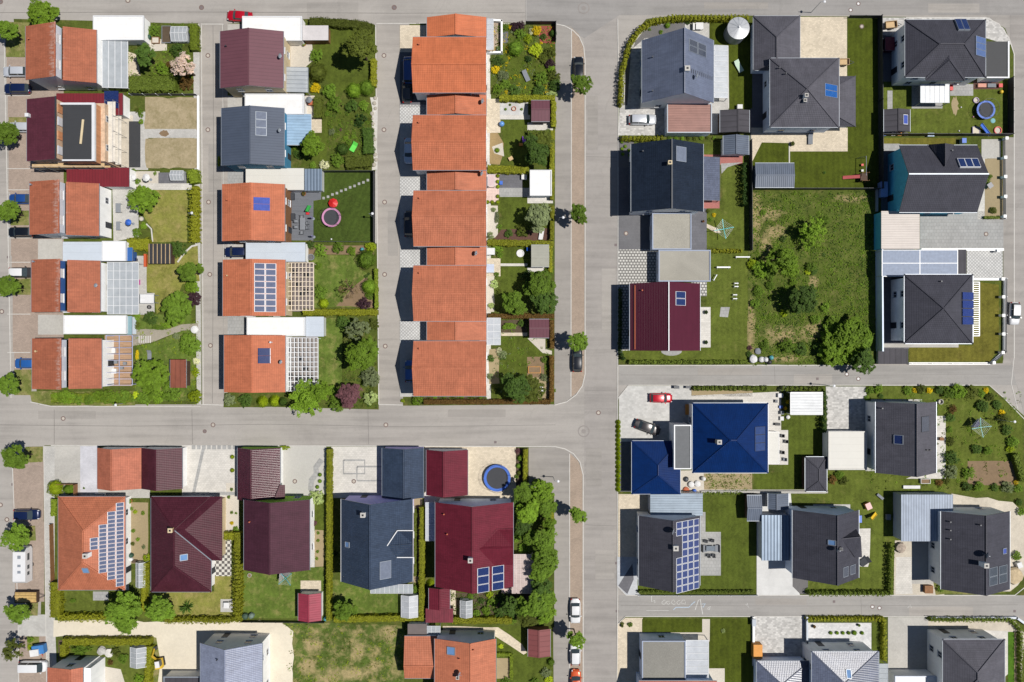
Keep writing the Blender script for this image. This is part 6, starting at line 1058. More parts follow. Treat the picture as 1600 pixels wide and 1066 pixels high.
T(540, 953, 19, 'green', h=2.6); hedge([(522, 968), (662, 966)], 10, 1.5, 'yellow'); hedge([(660, 792), (658, 960)], 9, 1.7, 'yellow', 'long hedge between the blue black and wine red houses'); B(672, 912, 7, 'yellow', 'cone'); B(522, 866, 6, 'deep'); hedge([(648, 795), (648, 900)], 7, .6, 'olive'); B(648, 922, 8, 'green')
hedge([(821, 702), (820, 760)], 7, 1.6, 'yellow'); B(813, 716, 5, 'green', 'ball'); B(810, 728, 4, 'green', 'ball'); B(811, 739, 4, 'olive', 'ball'); B(809, 705, 5, 'plum'); B(807, 745, 4, 'green'); B(840, 753, 8, 'green', stretch=1.5)
T(818, 772, 19, 'green', h=3.0); T(846, 770, 19, 'bright', h=3.2); T(826, 800, 22, 'bright', h=3.4); T(852, 790, 18, 'green', h=3.2); T(818, 820, 16, 'dark', h=3.0); T(850, 845, 22, 'green', h=3.4); T(848, 868, 22, 'green', h=3.2); T(846, 895, 20, 'green', h=3.2); T(845, 920, 19, 'dark', h=3.0); T(838, 945, 26, 'green', h=3.4); T(852, 960, 18, 'bright', h=3.2); T(797, 948, 16, 'dark', h=2.4); T(824, 968, 16, 'olive', h=2.8); hedge([(707, 970), (800, 970)], 10, 1.5, 'yellow'); B(770, 942, 10, 'green'); B(760, 955, 9, 'bright'); B(785, 935, 9, 'dark'); B(745, 960, 8, 'green'); B(765, 930, 7, 'yellow'); B(833, 855, 12, 'dark'); T(834, 785, 18, 'bright', h=2.8); T(828, 840, 17, 'green', h=2.6); T(812, 795, 14, 'dark', h=2.4); T(858, 820, 14, 'bright', h=2.8); T(862, 880, 13, 'green', h=2.6); T(818, 950, 17, 'green', h=2.8); T(856, 935, 15, 'green', h=3.0); B(806, 840, 10, 'green'); B(818, 858, 10, 'green'); B(812, 932, 9, 'dark'); B(780, 960, 10, 'dark'); B(800, 970, 9, 'green'); B(735, 932, 6, 'green'); B(752, 940, 7, 'dark'); hedge([(862, 800), (862, 850)], 7, 1.3, 'yellow')
hedge([(98, 1003), (235, 1003)], 11, 1.6, 'yellow'); hedge([(98, 1008), (98, 1030)], 10, 1.6, 'yellow'); hedge([(233, 1010), (228, 1100)], 10, 1.6, 'yellow'); B(125, 1016, 13, 'green', stretch=1.4); B(180, 1020, 9, 'olive'); B(190, 1030, 10, 'green'); B(172, 1036, 6, 'brown'); B(216, 1062, 9, 'bright'); B(47, 1000, 6, 'bright'); B(46, 1012, 5, 'yellow')
B(783, 1010, 5, 'lime'); hedge([(774, 1023), (799, 1023), (799, 1062)], 5, .8, 'bright'); B(853, 1052, 9, 'grey'); B(861, 1035, 6, 'green', 'ball'); B(858, 1064, 8, 'lime'); B(835, 1066, 8, 'green'); B(790, 1066, 8, 'green')
cover('ground_cover', rect(767, 38, 866, 147), 330, .11, ('green', 'bright', 'olive', 'grey', 'gold'), 'mixed low flower planting in the topmost orange house garden', 'plants', .3, 6)
cover('ground_cover', [(512, 175), (582, 168), (582, 262), (512, 262)], 260, .11, ('green', 'bright', 'olive', 'dark'), 'low garden planting behind the slate blue roof', 'plants', .3, 7)
cover('ground_cover', rect(199, 38, 300, 146), 220, .11, ('green', 'bright', 'olive'), 'low garden planting in the top left corner garden', 'plants', .3, 8)
cover('ground_cover', rect(706, 926, 806, 968), 260, .11, ('green', 'bright', 'olive', 'dark'), 'low vegetable planting below the wine red solar house', 'plants', .3, 9)
cover('ground_cover', rect(536, 500, 590, 636), 200, .12, ('green', 'dark', 'olive'), 'shady undergrowth beneath the bright tree by white pergola', 'plants', .3, 10)
cover('ground_cover', rect(763, 498, 862, 622), 130, .1, ('green', 'bright', 'grey'), 'scattered low plants in the orange sandbox garden', 'plants', .25, 11)
cover('ground_cover', rect(210, 500, 312, 630), 180, .1, ('green', 'bright', 'yellow'), 'scattered low plants around the brown shed garden', 'plants', .25, 12)
cover('ground_cover', rect(1352, 606, 1592, 766), 260, .11, ('green', 'olive', 'bright'), 'scattered low plants in the rotary dryer garden', 'plants', .25, 13)
cover('ground_cover', rect(1102, 740, 1174, 766), 120, .08, ('green', 'olive'), 'sparse vegetable rows below the cobalt blue house', 'plants', .2, 14)
cover('ground_cover', rect(653, 619, 760, 630), 120, .1, ('green', 'bright', 'olive'), 'low strip planting below the lowest third row house', 'plants', .25, 15)
# ------------------------------------------------------------------ vehicles
def paint(name, c, metal=.2): 
    return plain('paint_'+name, c, .28, metal, var=.03, coat=.8)
CARGLASS = plain('car_glass', (.035, .048, .055, 1), .08, var=.02); TYRE = plain('tyre_rubber', (.02, .02, .02, 1), .85); RIM = plain('wheel_rim', A(150, 152, 156), .35, .7); LAMPW = plain('headlight_lens', A(225, 228, 232), .1); LAMPR = plain('tail_light_lens', A(170, 25, 25), .2)
WHEEL = {}
def wheels(root, L, W, r=.32, xs=None):
    if r not in WHEEL:
        t = MB(); t.lathe([(r*.62, -.1), (r*.95, -.11), (r, -.06), (r, .06), (r*.95, .11), (r*.62, .1)], 18); q = MB(); q.lathe([(.01, .07), (r*.2, .085), (r*.62, .07), (r*.62, -.07), (.01, -.07)], 10)
        WHEEL[r] = (t.mesh('wheel', TYRE), q.mesh('rim', RIM))
    for x in (xs or (L*.31, -L*.3)):
        for s in (1, -1):
            o = bpy.data.objects.new('wheel', WHEEL[r][0]); COL.objects.link(o); o.parent = root; o.location = (x, s*(W/2-.13), r); o.rotation_euler = (math.pi/2*-s, 0, 0)
            q = bpy.data.objects.new('rim', WHEEL[r][1]); COL.objects.link(q); q.parent = o
def part(mb, name, m, root, smooth=False, merge=False):
    o = mb.build(name, m, local=True, smooth=smooth, merge=merge); o.parent = root; return o
def car(px, py, ang, label, pm, style='hatch', L=4.2, W=1.78, z=GZ, roof=None, cat='car'):
    c = P(px, py, .8); root = empty('van' if style == 'van' else 'car', (c.x, c.y, z), label, cat, 'parked cars', math.radians(ang))
    h, w = L/2, W/2; hatch = style in ('hatch', 'van', 'suv', 'estate'); top = {'hatch': 1.45, 'sedan': 1.42, 'suv': 1.65, 'estate': 1.48, 'van': 1.95}[style]
    xa = {'van': h*.74, 'suv': h*.5}.get(style, h*.47); xb = xa-(.5 if style == 'van' else .58); xd = -h*.9 if hatch else -h*.7; xc = xd+(.15 if style == 'van' else .3 if hatch else .5); sh = {'van': 1.12, 'suv': 1.0}.get(style, .88)
    st = [-h, -h*.98, -h*.9, -h*.7, xd+.02, xd*.5, 0, xa*.6, xa, (xa+h)/2, h*.84, h*.94, h*.99, h]; st = sorted(set(st)); rings = []
    for x in st:
        f = abs(x)/h; ww = w*(1-.07*f**4-.36*max(0, (f-.74)/.26)**2.6)
        zt = sh if x <= xa else sh-.2*((x-xa)/(h-xa))**1.6
        if f > .93: zt -= .22*((f-.93)/.07)
        if not hatch and x < xd: zt = sh-.03
        rings.append([(x, -ww*.96, .28), (x, -ww, .5), (x, -ww*.985, zt-.12), (x, -ww*.88, zt), (x, -ww*.45, zt+.035), (x, 0, zt+.045), (x, ww*.45, zt+.035), (x, ww*.88, zt), (x, ww*.985, zt-.12), (x, ww, .5), (x, ww*.96, .28)])
    m = MB()
    for a, b in zip(rings, rings[1:]):
        for k in range(10): m.face([a[k], b[k], b[k+1], a[k+1]])
        m.face([a[10], b[10], b[0], a[0]])
    m.face(rings[0]); m.face(rings[-1][::-1]); part(m, 'body', pm, root, True, True)
    bw, rw = w*.85, w*.7; e = .05; z0 = sh-.02
    Bl, Br, Tl, Tr = [(xa, bw, z0), (xd, bw, z0)], [(xa, -bw, z0), (xd, -bw, z0)], [(xb, rw, top-.06), (xc, rw*.97, top-.08)], [(xb, -rw, top-.06), (xc, -rw*.97, top-.08)]
    def grid(a, b, c, d, n=4, bulge=0.0):   # a,b bottom; d,c top, bulged
        q = MB(); A_, B_, C_, D_ = map(Vector, (a, b, c, d)); prev = None
        for i in range(n+1):
            t = i/n; u = 4*t*(1-t)*bulge; lo, hi = A_.lerp(B_, t), D_.lerp(C_, t); s = 1 if (A_.x+B_.x) > 0 else -1; lo.x += u*s; hi.x += u*s*.5; hi.z += 4*t*(1-t)*.03; cur = (lo, hi)
            if prev: q.face([prev[0], cur[0], cur[1], prev[1]])
            prev = cur
        return q
    part(grid(Br[0], Bl[0], Tl[0], Tr[0], 6, .13), 'windscreen', CARGLASS, root, True, True); part(grid(Bl[1], Br[1], Tr[1], Tl[1], 6, .06), 'rear_window', CARGLASS, root, True, True)
    for s in (1, -1):
        q = MB(); f = [(xa, s*bw, z0), (xd, s*bw, z0), (xc, s*rw*.97, top-.08), (xb, s*rw, top-.06)]; q.face(f if s < 0 else f[::-1]); part(q, 'side_window', CARGLASS, root)
        q = MB(); mid = (xb+xc)/2; q.obox((mid-.1, s*bw*.995, z0), (mid-.1, s*(rw+.012), top-.06), .09, .03); part(q, 'door_pillar', pm, root)
        q = MB(); q.box(xa-.15, s*(w-.02), sh-.02, xa-.32, s*(w+.17), sh+.13); part(q, 'mirror', pm, root)
        q = MB(); q.obox((h*.93, s*w*.66, sh-.3), (h*.86, s*w*.8, sh-.16), .26, .16); part(q, 'headlight', LAMPW, root)
        q = MB(); q.obox((-h*.965, s*w*.72, sh-.25), (-h*.93, s*w*.82, sh-.1), .2, .22); part(q, 'tail_light', LAMPR, root)
    q = MB(); xs = [xb+.02, xb-.25, (xb+xc)/2, xc+.25, xc-.02]; zz = [top-.07, top-.015, top, top-.02, top-.09]; pr = None
    for x, zt in zip(xs, zz):
        cur = [(x, -rw, zt-.02), (x, -rw*.5, zt+.02), (x, 0, zt+.03), (x, rw*.5, zt+.02), (x, rw, zt-.02)]
        if pr:
            for k in range(4): q.face([pr[k], pr[k+1], cur[k+1], cur[k]])
        pr = cur
    part(q, 'roof', roof or pm, root, True, True)
    wheels(root, L, W); return root
WH = paint('white', A(245, 246, 248), 0); SIL = paint('silver', A(225, 230, 238), .25); NAVY = paint('navy', A(22, 38, 82)); BLK = paint('black', A(24, 28, 36)); BLU = paint('blue', A(40, 85, 160)); REDC = paint('red', A(205, 14, 40)); DGR = paint('dark_grey', A(78, 74, 74), .4); LBL = paint('light_blue', A(215, 230, 250), 0); ORG = paint('orange', A(235, 100, 45)); BLU2 = paint('bright_blue', A(50, 110, 190)); GRYC = paint('grey', A(110, 120, 135), .4)
car(24, 112, 180, 'silver white estate car half under the top left house eave', SIL, 'estate', 4.5); car(27, 139, 180, 'glossy navy car with sun glint at the top left house', NAVY, 'suv', 4.7, 1.85); car(32, 199, 180, 'silver car half hidden by a street tree and maroon roof', SIL, 'hatch', 4.1); car(33, 311, 180, 'blue car beside the third left street tree', BLU, 'sedan', 4.5); car(32, 363, 180, 'black car in the shade below a left street tree', BLK, 'estate', 4.5); car(34, 426, 0, 'white roofed dark SUV between two left street trees', DGR, 'suv', 4.4, 1.85, roof=WH); car(40, 568, 180, 'bright blue hatchback by the lowest left row house', BLU2, 'hatch', 4.0)
car(374, 25, 176, 'red car with black sunroof by the white garage', REDC, 'sedan', 4.5, 1.8, .03); car(369, 394, 180, 'dark hatchback in front of the white flat garage', NAVY, 'hatch', 4.3)
car(639, 110, 90, 'dark blue van in the shadow of the topmost orange house', BLU, 'van', 4.9, 1.95, cat='van'); car(636, 143, 90, 'dark grey car in shadow below the blue van', DGR, 'hatch', 4.0); car(639, 236, 270, 'light blue silver car in shadow of second orange house', LBL, 'sedan', 4.5); car(639, 350, 90, 'black car in the shadow of the third orange house', BLK, 'estate', 4.6); car(640, 580, 90, 'bright blue car in shadow of the lowest orange house', BLU2, 'hatch', 3.9)
car(904, 108, 90, 'black car under the topmost parking strip tree', BLK, 'estate', 4.5, 1.8, .12); car(902, 562, 90, 'black car below the third parking strip tree', BLK, 'estate', 4.4, 1.8, .12); car(899, 955, 270, 'white saloon standing fully visible on the parking strip', WH, 'sedan', 4.4, 1.8, .12); car(899, 1022, 90, 'white hatchback half under the lowest parking strip tree', WH, 'hatch', 4.0, 1.8, .12); car(900, 1065, 90, 'orange car cut by the bottom edge', ORG, 'hatch', 4.2, 1.8, .12)
car(1004, 187, 0, 'silver estate car on the mottled setts driveway', SIL, 'estate', 4.9, 1.85); car(1586, 490, 285 if 0 else 268, 'small white hatchback on the right street', WH, 'hatch', 4.0, 1.75, .04); car(1033, 622, 0, 'small red hatchback on the pale driveway', REDC, 'hatch', 4.0, 1.7); car(1012, 668, -20, 'dark grey saloon parked at a slant', DGR, 'sedan', 4.7, 1.85); car(42, 804, 0, 'dark navy SUV with sun glint above the camper', NAVY, 'suv', 4.6, 1.85); car(52, 1041, 0, 'white delivery van in the lowest street bay', WH, 'van', 4.9, 1.95, cat='van')
# camper, trailers, digger
def camper():
    c = P(37, 881, 1.3); r = empty('caravan', (c.x, c.y, GZ), 'white caravan with roof hatches under a street tree', 'caravan', None, math.radians(90)); m = MB(); L, W = 6.2, 2.2; prof = [(-L/2, .45), (L/2-.5, .45), (L/2, .9), (L/2-.15, 1.7), (L/2-.75, 2.5), (-L/2+.35, 2.55), (-L/2, 2.1)]
    m.face([(x, -W/2, z) for x, z in prof]); m.face([(x, W/2, z) for x, z in prof[::-1]])
    for k in range(len(prof)): a, b = prof[k], prof[(k+1) % len(prof)]; m.face([(b[0], -W/2, b[1]), (a[0], -W/2, a[1]), (a[0], W/2, a[1]), (b[0], W/2, b[1])])
    part(m, 'body', WH, r)
    for x, w_ in ((1.5, .55), (0, .4), (-1.1, .45)): m = MB(); m.box(x-w_/2, -.3, 2.5, x+w_/2, .25, 2.6); part(m, 'roof_hatch', GMET, r)
    for x, w_ in ((1.4, 1.2), (-.4, .7), (-1.5, .6)): m = MB(); m.box(x-w_/2, -W/2-.02, 1.35, x+w_/2, -W/2+.02, 1.95); part(m, 'window', CARGLASS, r)
    m = MB(); m.obox((L/2-.1, 0, 1.75), (L/2-.68, 0, 2.42), 1.7, .04, up=Vector((0, 0, 1))); part(m, 'front_window', CARGLASS, r); m = MB(); m.tube((L/2-.3, .5, .5), (L/2+.9, 0, .5), .05); m.tube((L/2-.3, -.5, .5), (L/2+.9, 0, .5), .05); part(m, 'drawbar', DMET, r); wheels(r, L, W, .32, (-.4,))
camper()
def trailer(px, py, ang, label, L, W, load, m1, hgt=.7, cover=None):
    c = P(px, py, .8); r = empty('trailer', (c.x, c.y, GZ), label, 'trailer', 'trailers', math.radians(ang)); m = MB(); m.box(-L/2, -W/2, .45, L/2, W/2, .55); part(m, 'bed', m1, r)
    for y in (-W/2, W/2-.05): m = MB(); m.box(-L/2, y, .55, L/2, y+.05, .55+hgt); part(m, 'side_board', m1, r)
    for x in (-L/2, L/2-.05): m = MB(); m.box(x, -W/2+.05, .55, x+.05, W/2-.05, .55+hgt); part(m, 'tail_board', m1, r)
    m = MB(); m.tube((L/2, .4, .5), (L/2+1.0, 0, .48), .04); m.tube((L/2, -.4, .5), (L/2+1.0, 0, .48), .04); part(m, 'drawbar', DMET, r); wheels(r, L, W+.3, .28, (0,))
    if cover:
        m = MB(); m.slab([(-L/2, -W/2, .56+hgt), (L/2, -W/2, .56+hgt), (L/2, 0, .8+hgt), (-L/2, 0, .8+hgt)], .04); m.slab([(L/2, W/2, .56+hgt), (-L/2, W/2, .56+hgt), (-L/2, 0, .8+hgt), (L/2, 0, .8+hgt)], .04); part(m, 'tarpaulin', cover, r)
    elif load:
        m = MB(); n = 7
        for k in range(n): m.box(-L/2+.1, -W/2+.1+k*(W-.2)/n, .56, L/2-.1, -W/2+.06+(k+1)*(W-.2)/n, .56+hgt*rnd.uniform(.85, 1.15))
        part(m, 'plank_load', load, r)
trailer(43, 932, 0, 'trailer stacked with pale timber boards below the caravan', 3.9, 2.0, plain('pale_timber', A(215, 180, 115), .85, var=.2), DWOOD)
c = P(61, 1014, 1.0); r = empty('trailer', (c.x, c.y, GZ), 'blue tarpaulin trailer with white front panel', 'trailer', 'trailers', math.radians(8)); m = MB(); m.box(-.9, -.75, .45, 1.15, .75, 1.5); part(m, 'blue_box', plain('blue_tarp', A(65, 135, 205), .6), r); m = MB(); m.box(-1.2, -.95, .5, .3, .2, 1.75); part(m, 'white_cover', FWHITE, r); m = MB(); m.tube((0, -.75, .5), (.2, -1.6, .45), .04); part(m, 'drawbar', RED, r); wheels(r, 2.3, 1.7, .27, (0,))
trailer(1392, 39, 5, 'small wooden box trailer beside the hip-roofed corner house', 2.0, 1.2, None, PWOOD, .45); trailer(1319, 97, 0, 'small wooden trailer tucked beside the pyramid roof annex', 1.7, 1.1, None, PWOOD, .4)
def digger():
    c = P(249, 1035, .8); r = empty('mini_digger', (c.x, c.y, GZ), 'yellow mini digger with white cab on the sandy plot', 'digger', None, math.radians(100))
    for s in (1, -1): m = MB(); m.lathe([(.01, -.13), (.3, -.13), (.3, .13), (.01, .13)], 12); m.box(-.75, s*.6-.14, 0, .75, s*.6+.14, .45); m.v = [Vector(v) for v in m.v]; part(m, 'track', TYRE, r)
    m = MB(); m.box(-.9, -.65, .5, .7, .65, 1.0); m.box(-.95, -.6, 1.0, -.3, .6, 1.35); part(m, 'body', YEL, r); m = MB(); m.box(-.4, -.6, 1.0, .6, .05, 2.1); part(m, 'cab', CARGLASS, r); m = MB(); m.box(-.45, -.65, 2.1, .65, .1, 2.2); part(m, 'cab_roof', FWHITE, r)
    m = MB(); m.obox((.6, .3, .9), (1.7, .3, 2.2), .2, .28); m.obox((1.7, .3, 2.2), (2.6, .3, 1.0), .17, .22); part(m, 'boom', YEL, r); m = MB(); m.box(2.3, 0, .35, 2.9, .6, .9); part(m, 'bucket', DMET, r)
digger()
# ------------------------------------------------------------------ street things
def manhole(px, py, r, label, big=False, m=None):
    c = P(px, py); mb = MB(); z = .045 if (px > 866 and px < 968) or py < 38 or 632 < py < 697 or 572 < py < 602 or 930 < py < 963 or 318 < px < 350 or 590 < px < 645 or px < 20 else GZ+.05
    mb.ring((c.x, c.y), r*.62, r, 0, z, 20, 0); mb.disc((c.x, c.y), r*.6, 0, z-.004, 18, 1)
    tag(mb.build('manhole_cover', [plain('rust_iron', A(128, 108, 102), .8), m or plain('concrete_lid', A(205, 196, 184), .9)]), label, 'manhole cover', 'manhole covers')
IRON = plain('iron_lid', A(130, 118, 118), .8)
for px, py in ((315, 12), (616, 12), (1, 3)): manhole(px, py, .45, 'dark iron manhole cover in the top street', m=IRON)
manhole(200, 1, .45, 'pale-lidded manhole cover at the top edge')
for px, py in ((325, 87), (325, 203), (326, 316), (328, 429), (329, 540)): manhole(px, py, .42, 'pale-lidded manhole cover in the lane left of second row')
for px, py in ((600, 87), (600, 203), (601, 316), (601, 429), (602, 541)): manhole(px, py, .42, 'pale-lidded manhole cover in the lane right of second row')
for px, py in ((3, 487), (1, 789), (11, 812)): manhole(px, py, .42, 'pale-lidded manhole cover at the left street edge')
for px, py in ((99, 654), (333, 664), (603, 664), (935, 645)): manhole(px, py, .42, 'pale-lidded manhole cover in the lower cross street')
manhole(320, 674, .35, 'dark iron manhole cover in the lower cross street', m=IRON)
for px, py in ((1329, 16), (1341, 6), (1323, 585), (1341, 592), (1363, 948), (1374, 950)): manhole(px, py, .38, 'small white-lidded manhole cover in the right side lanes', m=FWHITE)
for px, py, t in ((978, 365, 'in the anthracite driveway'), (1540, 366, 'in the grey slab driveway'), (461, 752, 'in the smooth concrete driveway'), (553, 752, 'in the driveway with square lines'), (1346, 42, 'in the striped lawn')): manhole(px, py, .4, 'round pale manhole cover '+t)
mb = MB(); c = P(912, 13); mb.ring((c.x, c.y), .85, 1.05, 0, .046, 28); mb.disc((c.x, c.y), .4, 0, .046, 16); tag(mb.build('manhole_cover', asphalt('patch_asphalt', A(158, 152, 148))), 'large faint round cover in the upper crossing', 'manhole cover', 'manhole covers')
mb = MB(); c = P(912, 674); mb.ring((c.x, c.y), .85, 1.05, 0, .046, 28); mb.disc((c.x, c.y), .4, 0, .046, 16); tag(mb.build('manhole_cover', asphalt('patch_asphalt', A(158, 152, 148))), 'large faint round cover in the lower crossing', 'manhole cover', 'manhole covers')
for px, py in ((963, 880), (964, 955), (962, 383), (13, 402), (20, 757), (1585, 955), (1303, 940), (774, 691), (1277, 592)):
    mb = MB(); c = P(px, py); mb.box(c.x-.22, c.y-.22, 0, c.x+.22, c.y+.22, .05 if px < 1300 or py > 900 else .06)
    for k in range(4): mb.box(c.x-.18, c.y-.17+k*.1, .05, c.x+.18, c.y-.13+k*.1, .065)
    tag(mb.build('drain_grate', IRON), 'small iron drain grate '+('along the main street kerb' if 900 < px < 970 else 'at the left street' if px < 30 else 'beside the lane kerb' if px > 1200 else 'in the lower cross street gutter'), 'drain', 'drain grates')
def lamp(px, py, label, h=4.5, arm=(.6, 0), gx=None):
    c = P(px, py, h); r = empty('street_lamp', (c.x-arm[0], c.y-arm[1], GZ), label, 'street lamp', 'street lamps'); m = MB(); m.tube((0, 0, 0), (0, 0, h-.1), .06, .04, 8); m.tube((0, 0, h-.1), (arm[0]*.8, arm[1]*.8, h), .03); part(m, 'pole', GMET, r); m = MB(); m.lathe([(.02, -.08), (.2, -.05), (.24, .02), (.14, .1), (.01, .12)], 12); o = part(m, 'lamp_head', WMET, r); o.location = (arm[0], arm[1], h)
for px, py, t in ((300, 333, 'above the tall hedge of the parasol garden'), (181, 633, 'at the lower street below the left row'), (582, 334, 'at the fence of the trampoline lawn'), (880, 340, 'in the shade of the second strip tree'), (1288, 3, 'over the upper right street'), (1303, 603, 'at the mottled driveway in the middle lane'), (872, 752, 'beside the footway near the blue trampoline'), (353, 75, 'beside the smooth maroon roof'), (1585, 659, 'over the right street bend')): lamp(px, py, 'grey street lamp '+t)
# ------------------------------------------------------------------ fences and walls
def fence(label, pts, h, m, gap=2.2, name='fence', cat='fence', pm=None, slats=0, grp='garden fences'):
    q = [P(x, y, 0) for x, y in pts]; c = sum(q, Vector())/len(q); r = empty(name, (c.x, c.y, GZ), label, cat, grp)
    for a, b in zip(q, q[1:]):
        a, b = a-c, b-c; L = (b-a).length; n = max(1, round(L/gap))
        for k in range(n):
            p, s = a.lerp(b, k/n), a.lerp(b, (k+1)/n); mb = MB(); d = (s-p).normalized()*.05
            if slats:
                for j in range(slats): z = .08+(h-.1)*(j+.5)/slats; mb.obox(p+d+Vector((0, 0, z)), s-d+Vector((0, 0, z)), .04, (h-.1)/slats*.62)
            else: mb.obox(p+d+Vector((0, 0, h/2)), s-d+Vector((0, 0, h/2)), .06, h-.08)
            part(mb, 'panel', m, r)
        for k in range(n+1): p = a.lerp(b, k/n); mb = MB(); mb.box(p.x-.05, p.y-.05, -.1, p.x+.05, p.y+.05, h+.06); part(mb, 'post', pm or m, r)
def wall(label, pts, h, w, m, capm=None, name='garden_wall'):
    q = [P(x, y, 0) for x, y in pts]; mb = MB()
    for a, b in zip(q, q[1:]):
        d = (b-a).normalized()*w*.5; mb.obox(a-d*.98+Vector((0, 0, h/2+GZ)), b+d*.98+Vector((0, 0, h/2+GZ)), w, h); mb.obox(a-d+Vector((0, 0, h+GZ+.03)), b+d+Vector((0, 0, h+GZ+.03)), w+.06, .06, 1)
    return tag(mb.build(name, [m, capm or m]), label, 'wall', 'garden walls')
DF = plain('anthracite_fence', A(52, 54, 62), .6); MESH = plain('mesh_fence_grey', A(95, 98, 102), .6, .3)
fence('anthracite fence around the pink trampoline lawn', [(503, 270), (586, 270), (586, 379)], 1.7, DF); fence('low grey fence below the pink trampoline lawn', [(490, 378), (586, 379)], .8, MESH, slats=4); fence('black corner fence of the topmost orange house garden', [(822, 39), (868, 39), (868, 66)], 1.6, DF); fence('tall dark fence between striped lawn and wild plot', [(1174, 297), (1370, 297)], 1.8, DF); fence('long dark fence right of the striped lawn', [(1371, 30), (1372, 160), (1373, 297)], 1.9, DF); fence('dark corner fence around the corner-house trampoline', [(1374, 213), (1574, 213), (1574, 125)], 1.8, DF); fence('tall dark fence beside the black-roofed house lawn', [(1170, 222), (1171, 392)], 1.9, DF); fence('dark fence beside the plum house lawn back edge', [(378, 969), (508, 970)], 1.1, DF); fence('dark fence piece at the top of the striped lawn', [(1324, 29), (1372, 29)], 1.3, DF); fence('dark panel fence left of the white slab driveway', [(1181, 770), (1182, 800)], 1.6, DF)
fence('white-posted mesh fence above the bare soil plot', [(207, 150), (310, 150)], 1.2, MESH, slats=4, pm=WMET); wall('white kerb wall right of the bare soil plots', [(311, 152), (311, 265)], .35, .25, WHITE); wall('white edging wall of the pink trampoline lawn', [(588, 268), (588, 380)], .3, .2, CONC); wall('long low wall under the cobalt blue house garden', [(1096, 768), (1290, 768)], .5, .3, CONC); wall('grey retaining wall by the bottom right driveway', [(1454, 964), (1586, 964), (1600, 974)], .45, .3, GREYW); wall('dark concrete wall edge at mottled bottom driveway', [(1258, 962), (1258, 1000)], .9, .25, GMET); wall('white low wall left of the green lawn below', [(1176, 964), (1176, 1005)], .5, .3, WHITE)
fence('white post fence along the lane below pyramid-roofed house', [(1420, 568), (1546, 568), (1567, 550), (1568, 436)], 1.0, plain('dark_fence_infill', A(85, 88, 98), .7), 3.4, pm=WMET, slats=3); fence('white post fence beside the cyan house soil strip', [(1565, 218), (1566, 343)], 1.0, MESH, 3.2, pm=WMET, slats=3)
for pts, t in (([(1546, 568), (1567, 549), (1568, 436)], 'bending along the right street'), ([(1420, 568), (1546, 568)], 'along the middle lane')): wall('white wall base '+t, pts, .3, .35, WHITE)
for k, (x, y) in enumerate(((1567, 436), (1568, 464), (1568, 493), (1568, 522), (1567, 551), (1553, 567), (1560, 392), (1573, 216), (1571, 246), (1571, 276), (1571, 307), (1570, 338))):
    mb = MB(); c = P(x, y, 1.2); mb.box(c.x-.2, c.y-.2, 0, c.x+.2, c.y+.2, 1.2); mb.box(c.x-.26, c.y-.26, 1.2, c.x+.26, c.y+.26, 1.3); tag(mb.build('gate_pillar', WHITE), 'white square pillar '+('of the street corner fence' if y > 400 else 'by the driveway of the cyan house'), 'pillar', 'white fence pillars')
wall('white balustrade wall above the grid-paved yard', [(1437, 391), (1562, 391)], .8, .35, WHITE); wall('grey wall of the white balcony yard by glass carport', [(1510, 437), (1562, 437)], .7, .35, WHITE); fence('dark gate fence at white-set patio', [(1258, 1000), (1262, 1040)], 1.2, DF, 1.5); fence('white lattice fence along the solar house lane', [(996, 929), (1182, 929)], .7, WMET, 2.4, slats=3); fence('brown fence left of the stepped solar house', [(84, 818), (86, 905)], 1.3, WOOD); fence('brown screen fence above the stepped solar house', [(96, 755), (122, 755), (122, 775)], 1.4, WOOD)
wall('white parapet of the topmost orange house terrace', [(771, 35), (784, 36), (784, 85), (762, 85)], .9, .25, WHITE); wall('tall pale blue boundary wall right of the wild plot', [(1368, 393), (1369, 548)], 2.5, .2, SHADEB); wall('stone edge of the gravel garden at lime wall lane', [(1368, 298), (1368, 330)], .5, .3, CONC)
# ------------------------------------------------------------------ pergolas and glass roofs
def pergola(label, rc, h, nx, ny, m, roofm=None, name='pergola', cat='pergola', bw=.1, slope=0.0, grp='pergolas and glass roofs', border=True):
    """posts, beams both ways (nx along x positions, ny along y positions) and an optional sheet roof; slope drops the right side"""
    a, b = P(rc[0], rc[1], h), P(rc[2], rc[3], h); x0, x1, y0, y1 = a.x, b.x, b.y, a.y; c = Vector(((x0+x1)/2, (y0+y1)/2, GZ)); r = empty(name, c, label, cat, grp)
    def z(x): return h-slope*(x-x0)/(x1-x0)
    def bar(n, p, q, w, t): mb = MB(); mb.obox(Vector(p)-c, Vector(q)-c, w, t); part(mb, n, m, r)
    for x in (x0+.12, x1-.12):
        for y in (y0+.12, y1-.12): mb = MB(); mb.box(x-c.x-.06, y-c.y-.06, -.1, x-c.x+.06, y-c.y+.06, z(x)-c.z-.05); part(mb, 'post', m, r)
    for k in range(nx): x = x0+(x1-x0)*k/(nx-1); bar('beam', (x, y0, z(x)), (x, y1, z(x)), bw, .14)
    for k in range(ny): y = y0+(y1-y0)*k/(ny-1); bar('rafter', (x0, y, z(x0)+.1), (x1, y, z(x1)+.1), bw*.8, .1)
    if roofm: mb = MB(); mb.slab([(x0-c.x, y0-c.y, z(x0)-c.z+.04), (x1-c.x, y0-c.y, z(x1)-c.z+.04), (x1-c.x, y1-c.y, z(x1)-c.z+.04), (x0-c.x, y1-c.y, z(x0)-c.z+.04)], .03); part(mb, 'roof_sheet', roofm, r)
    return r
CWOOD = plain('cream_painted_wood', A(238, 222, 200), .7)
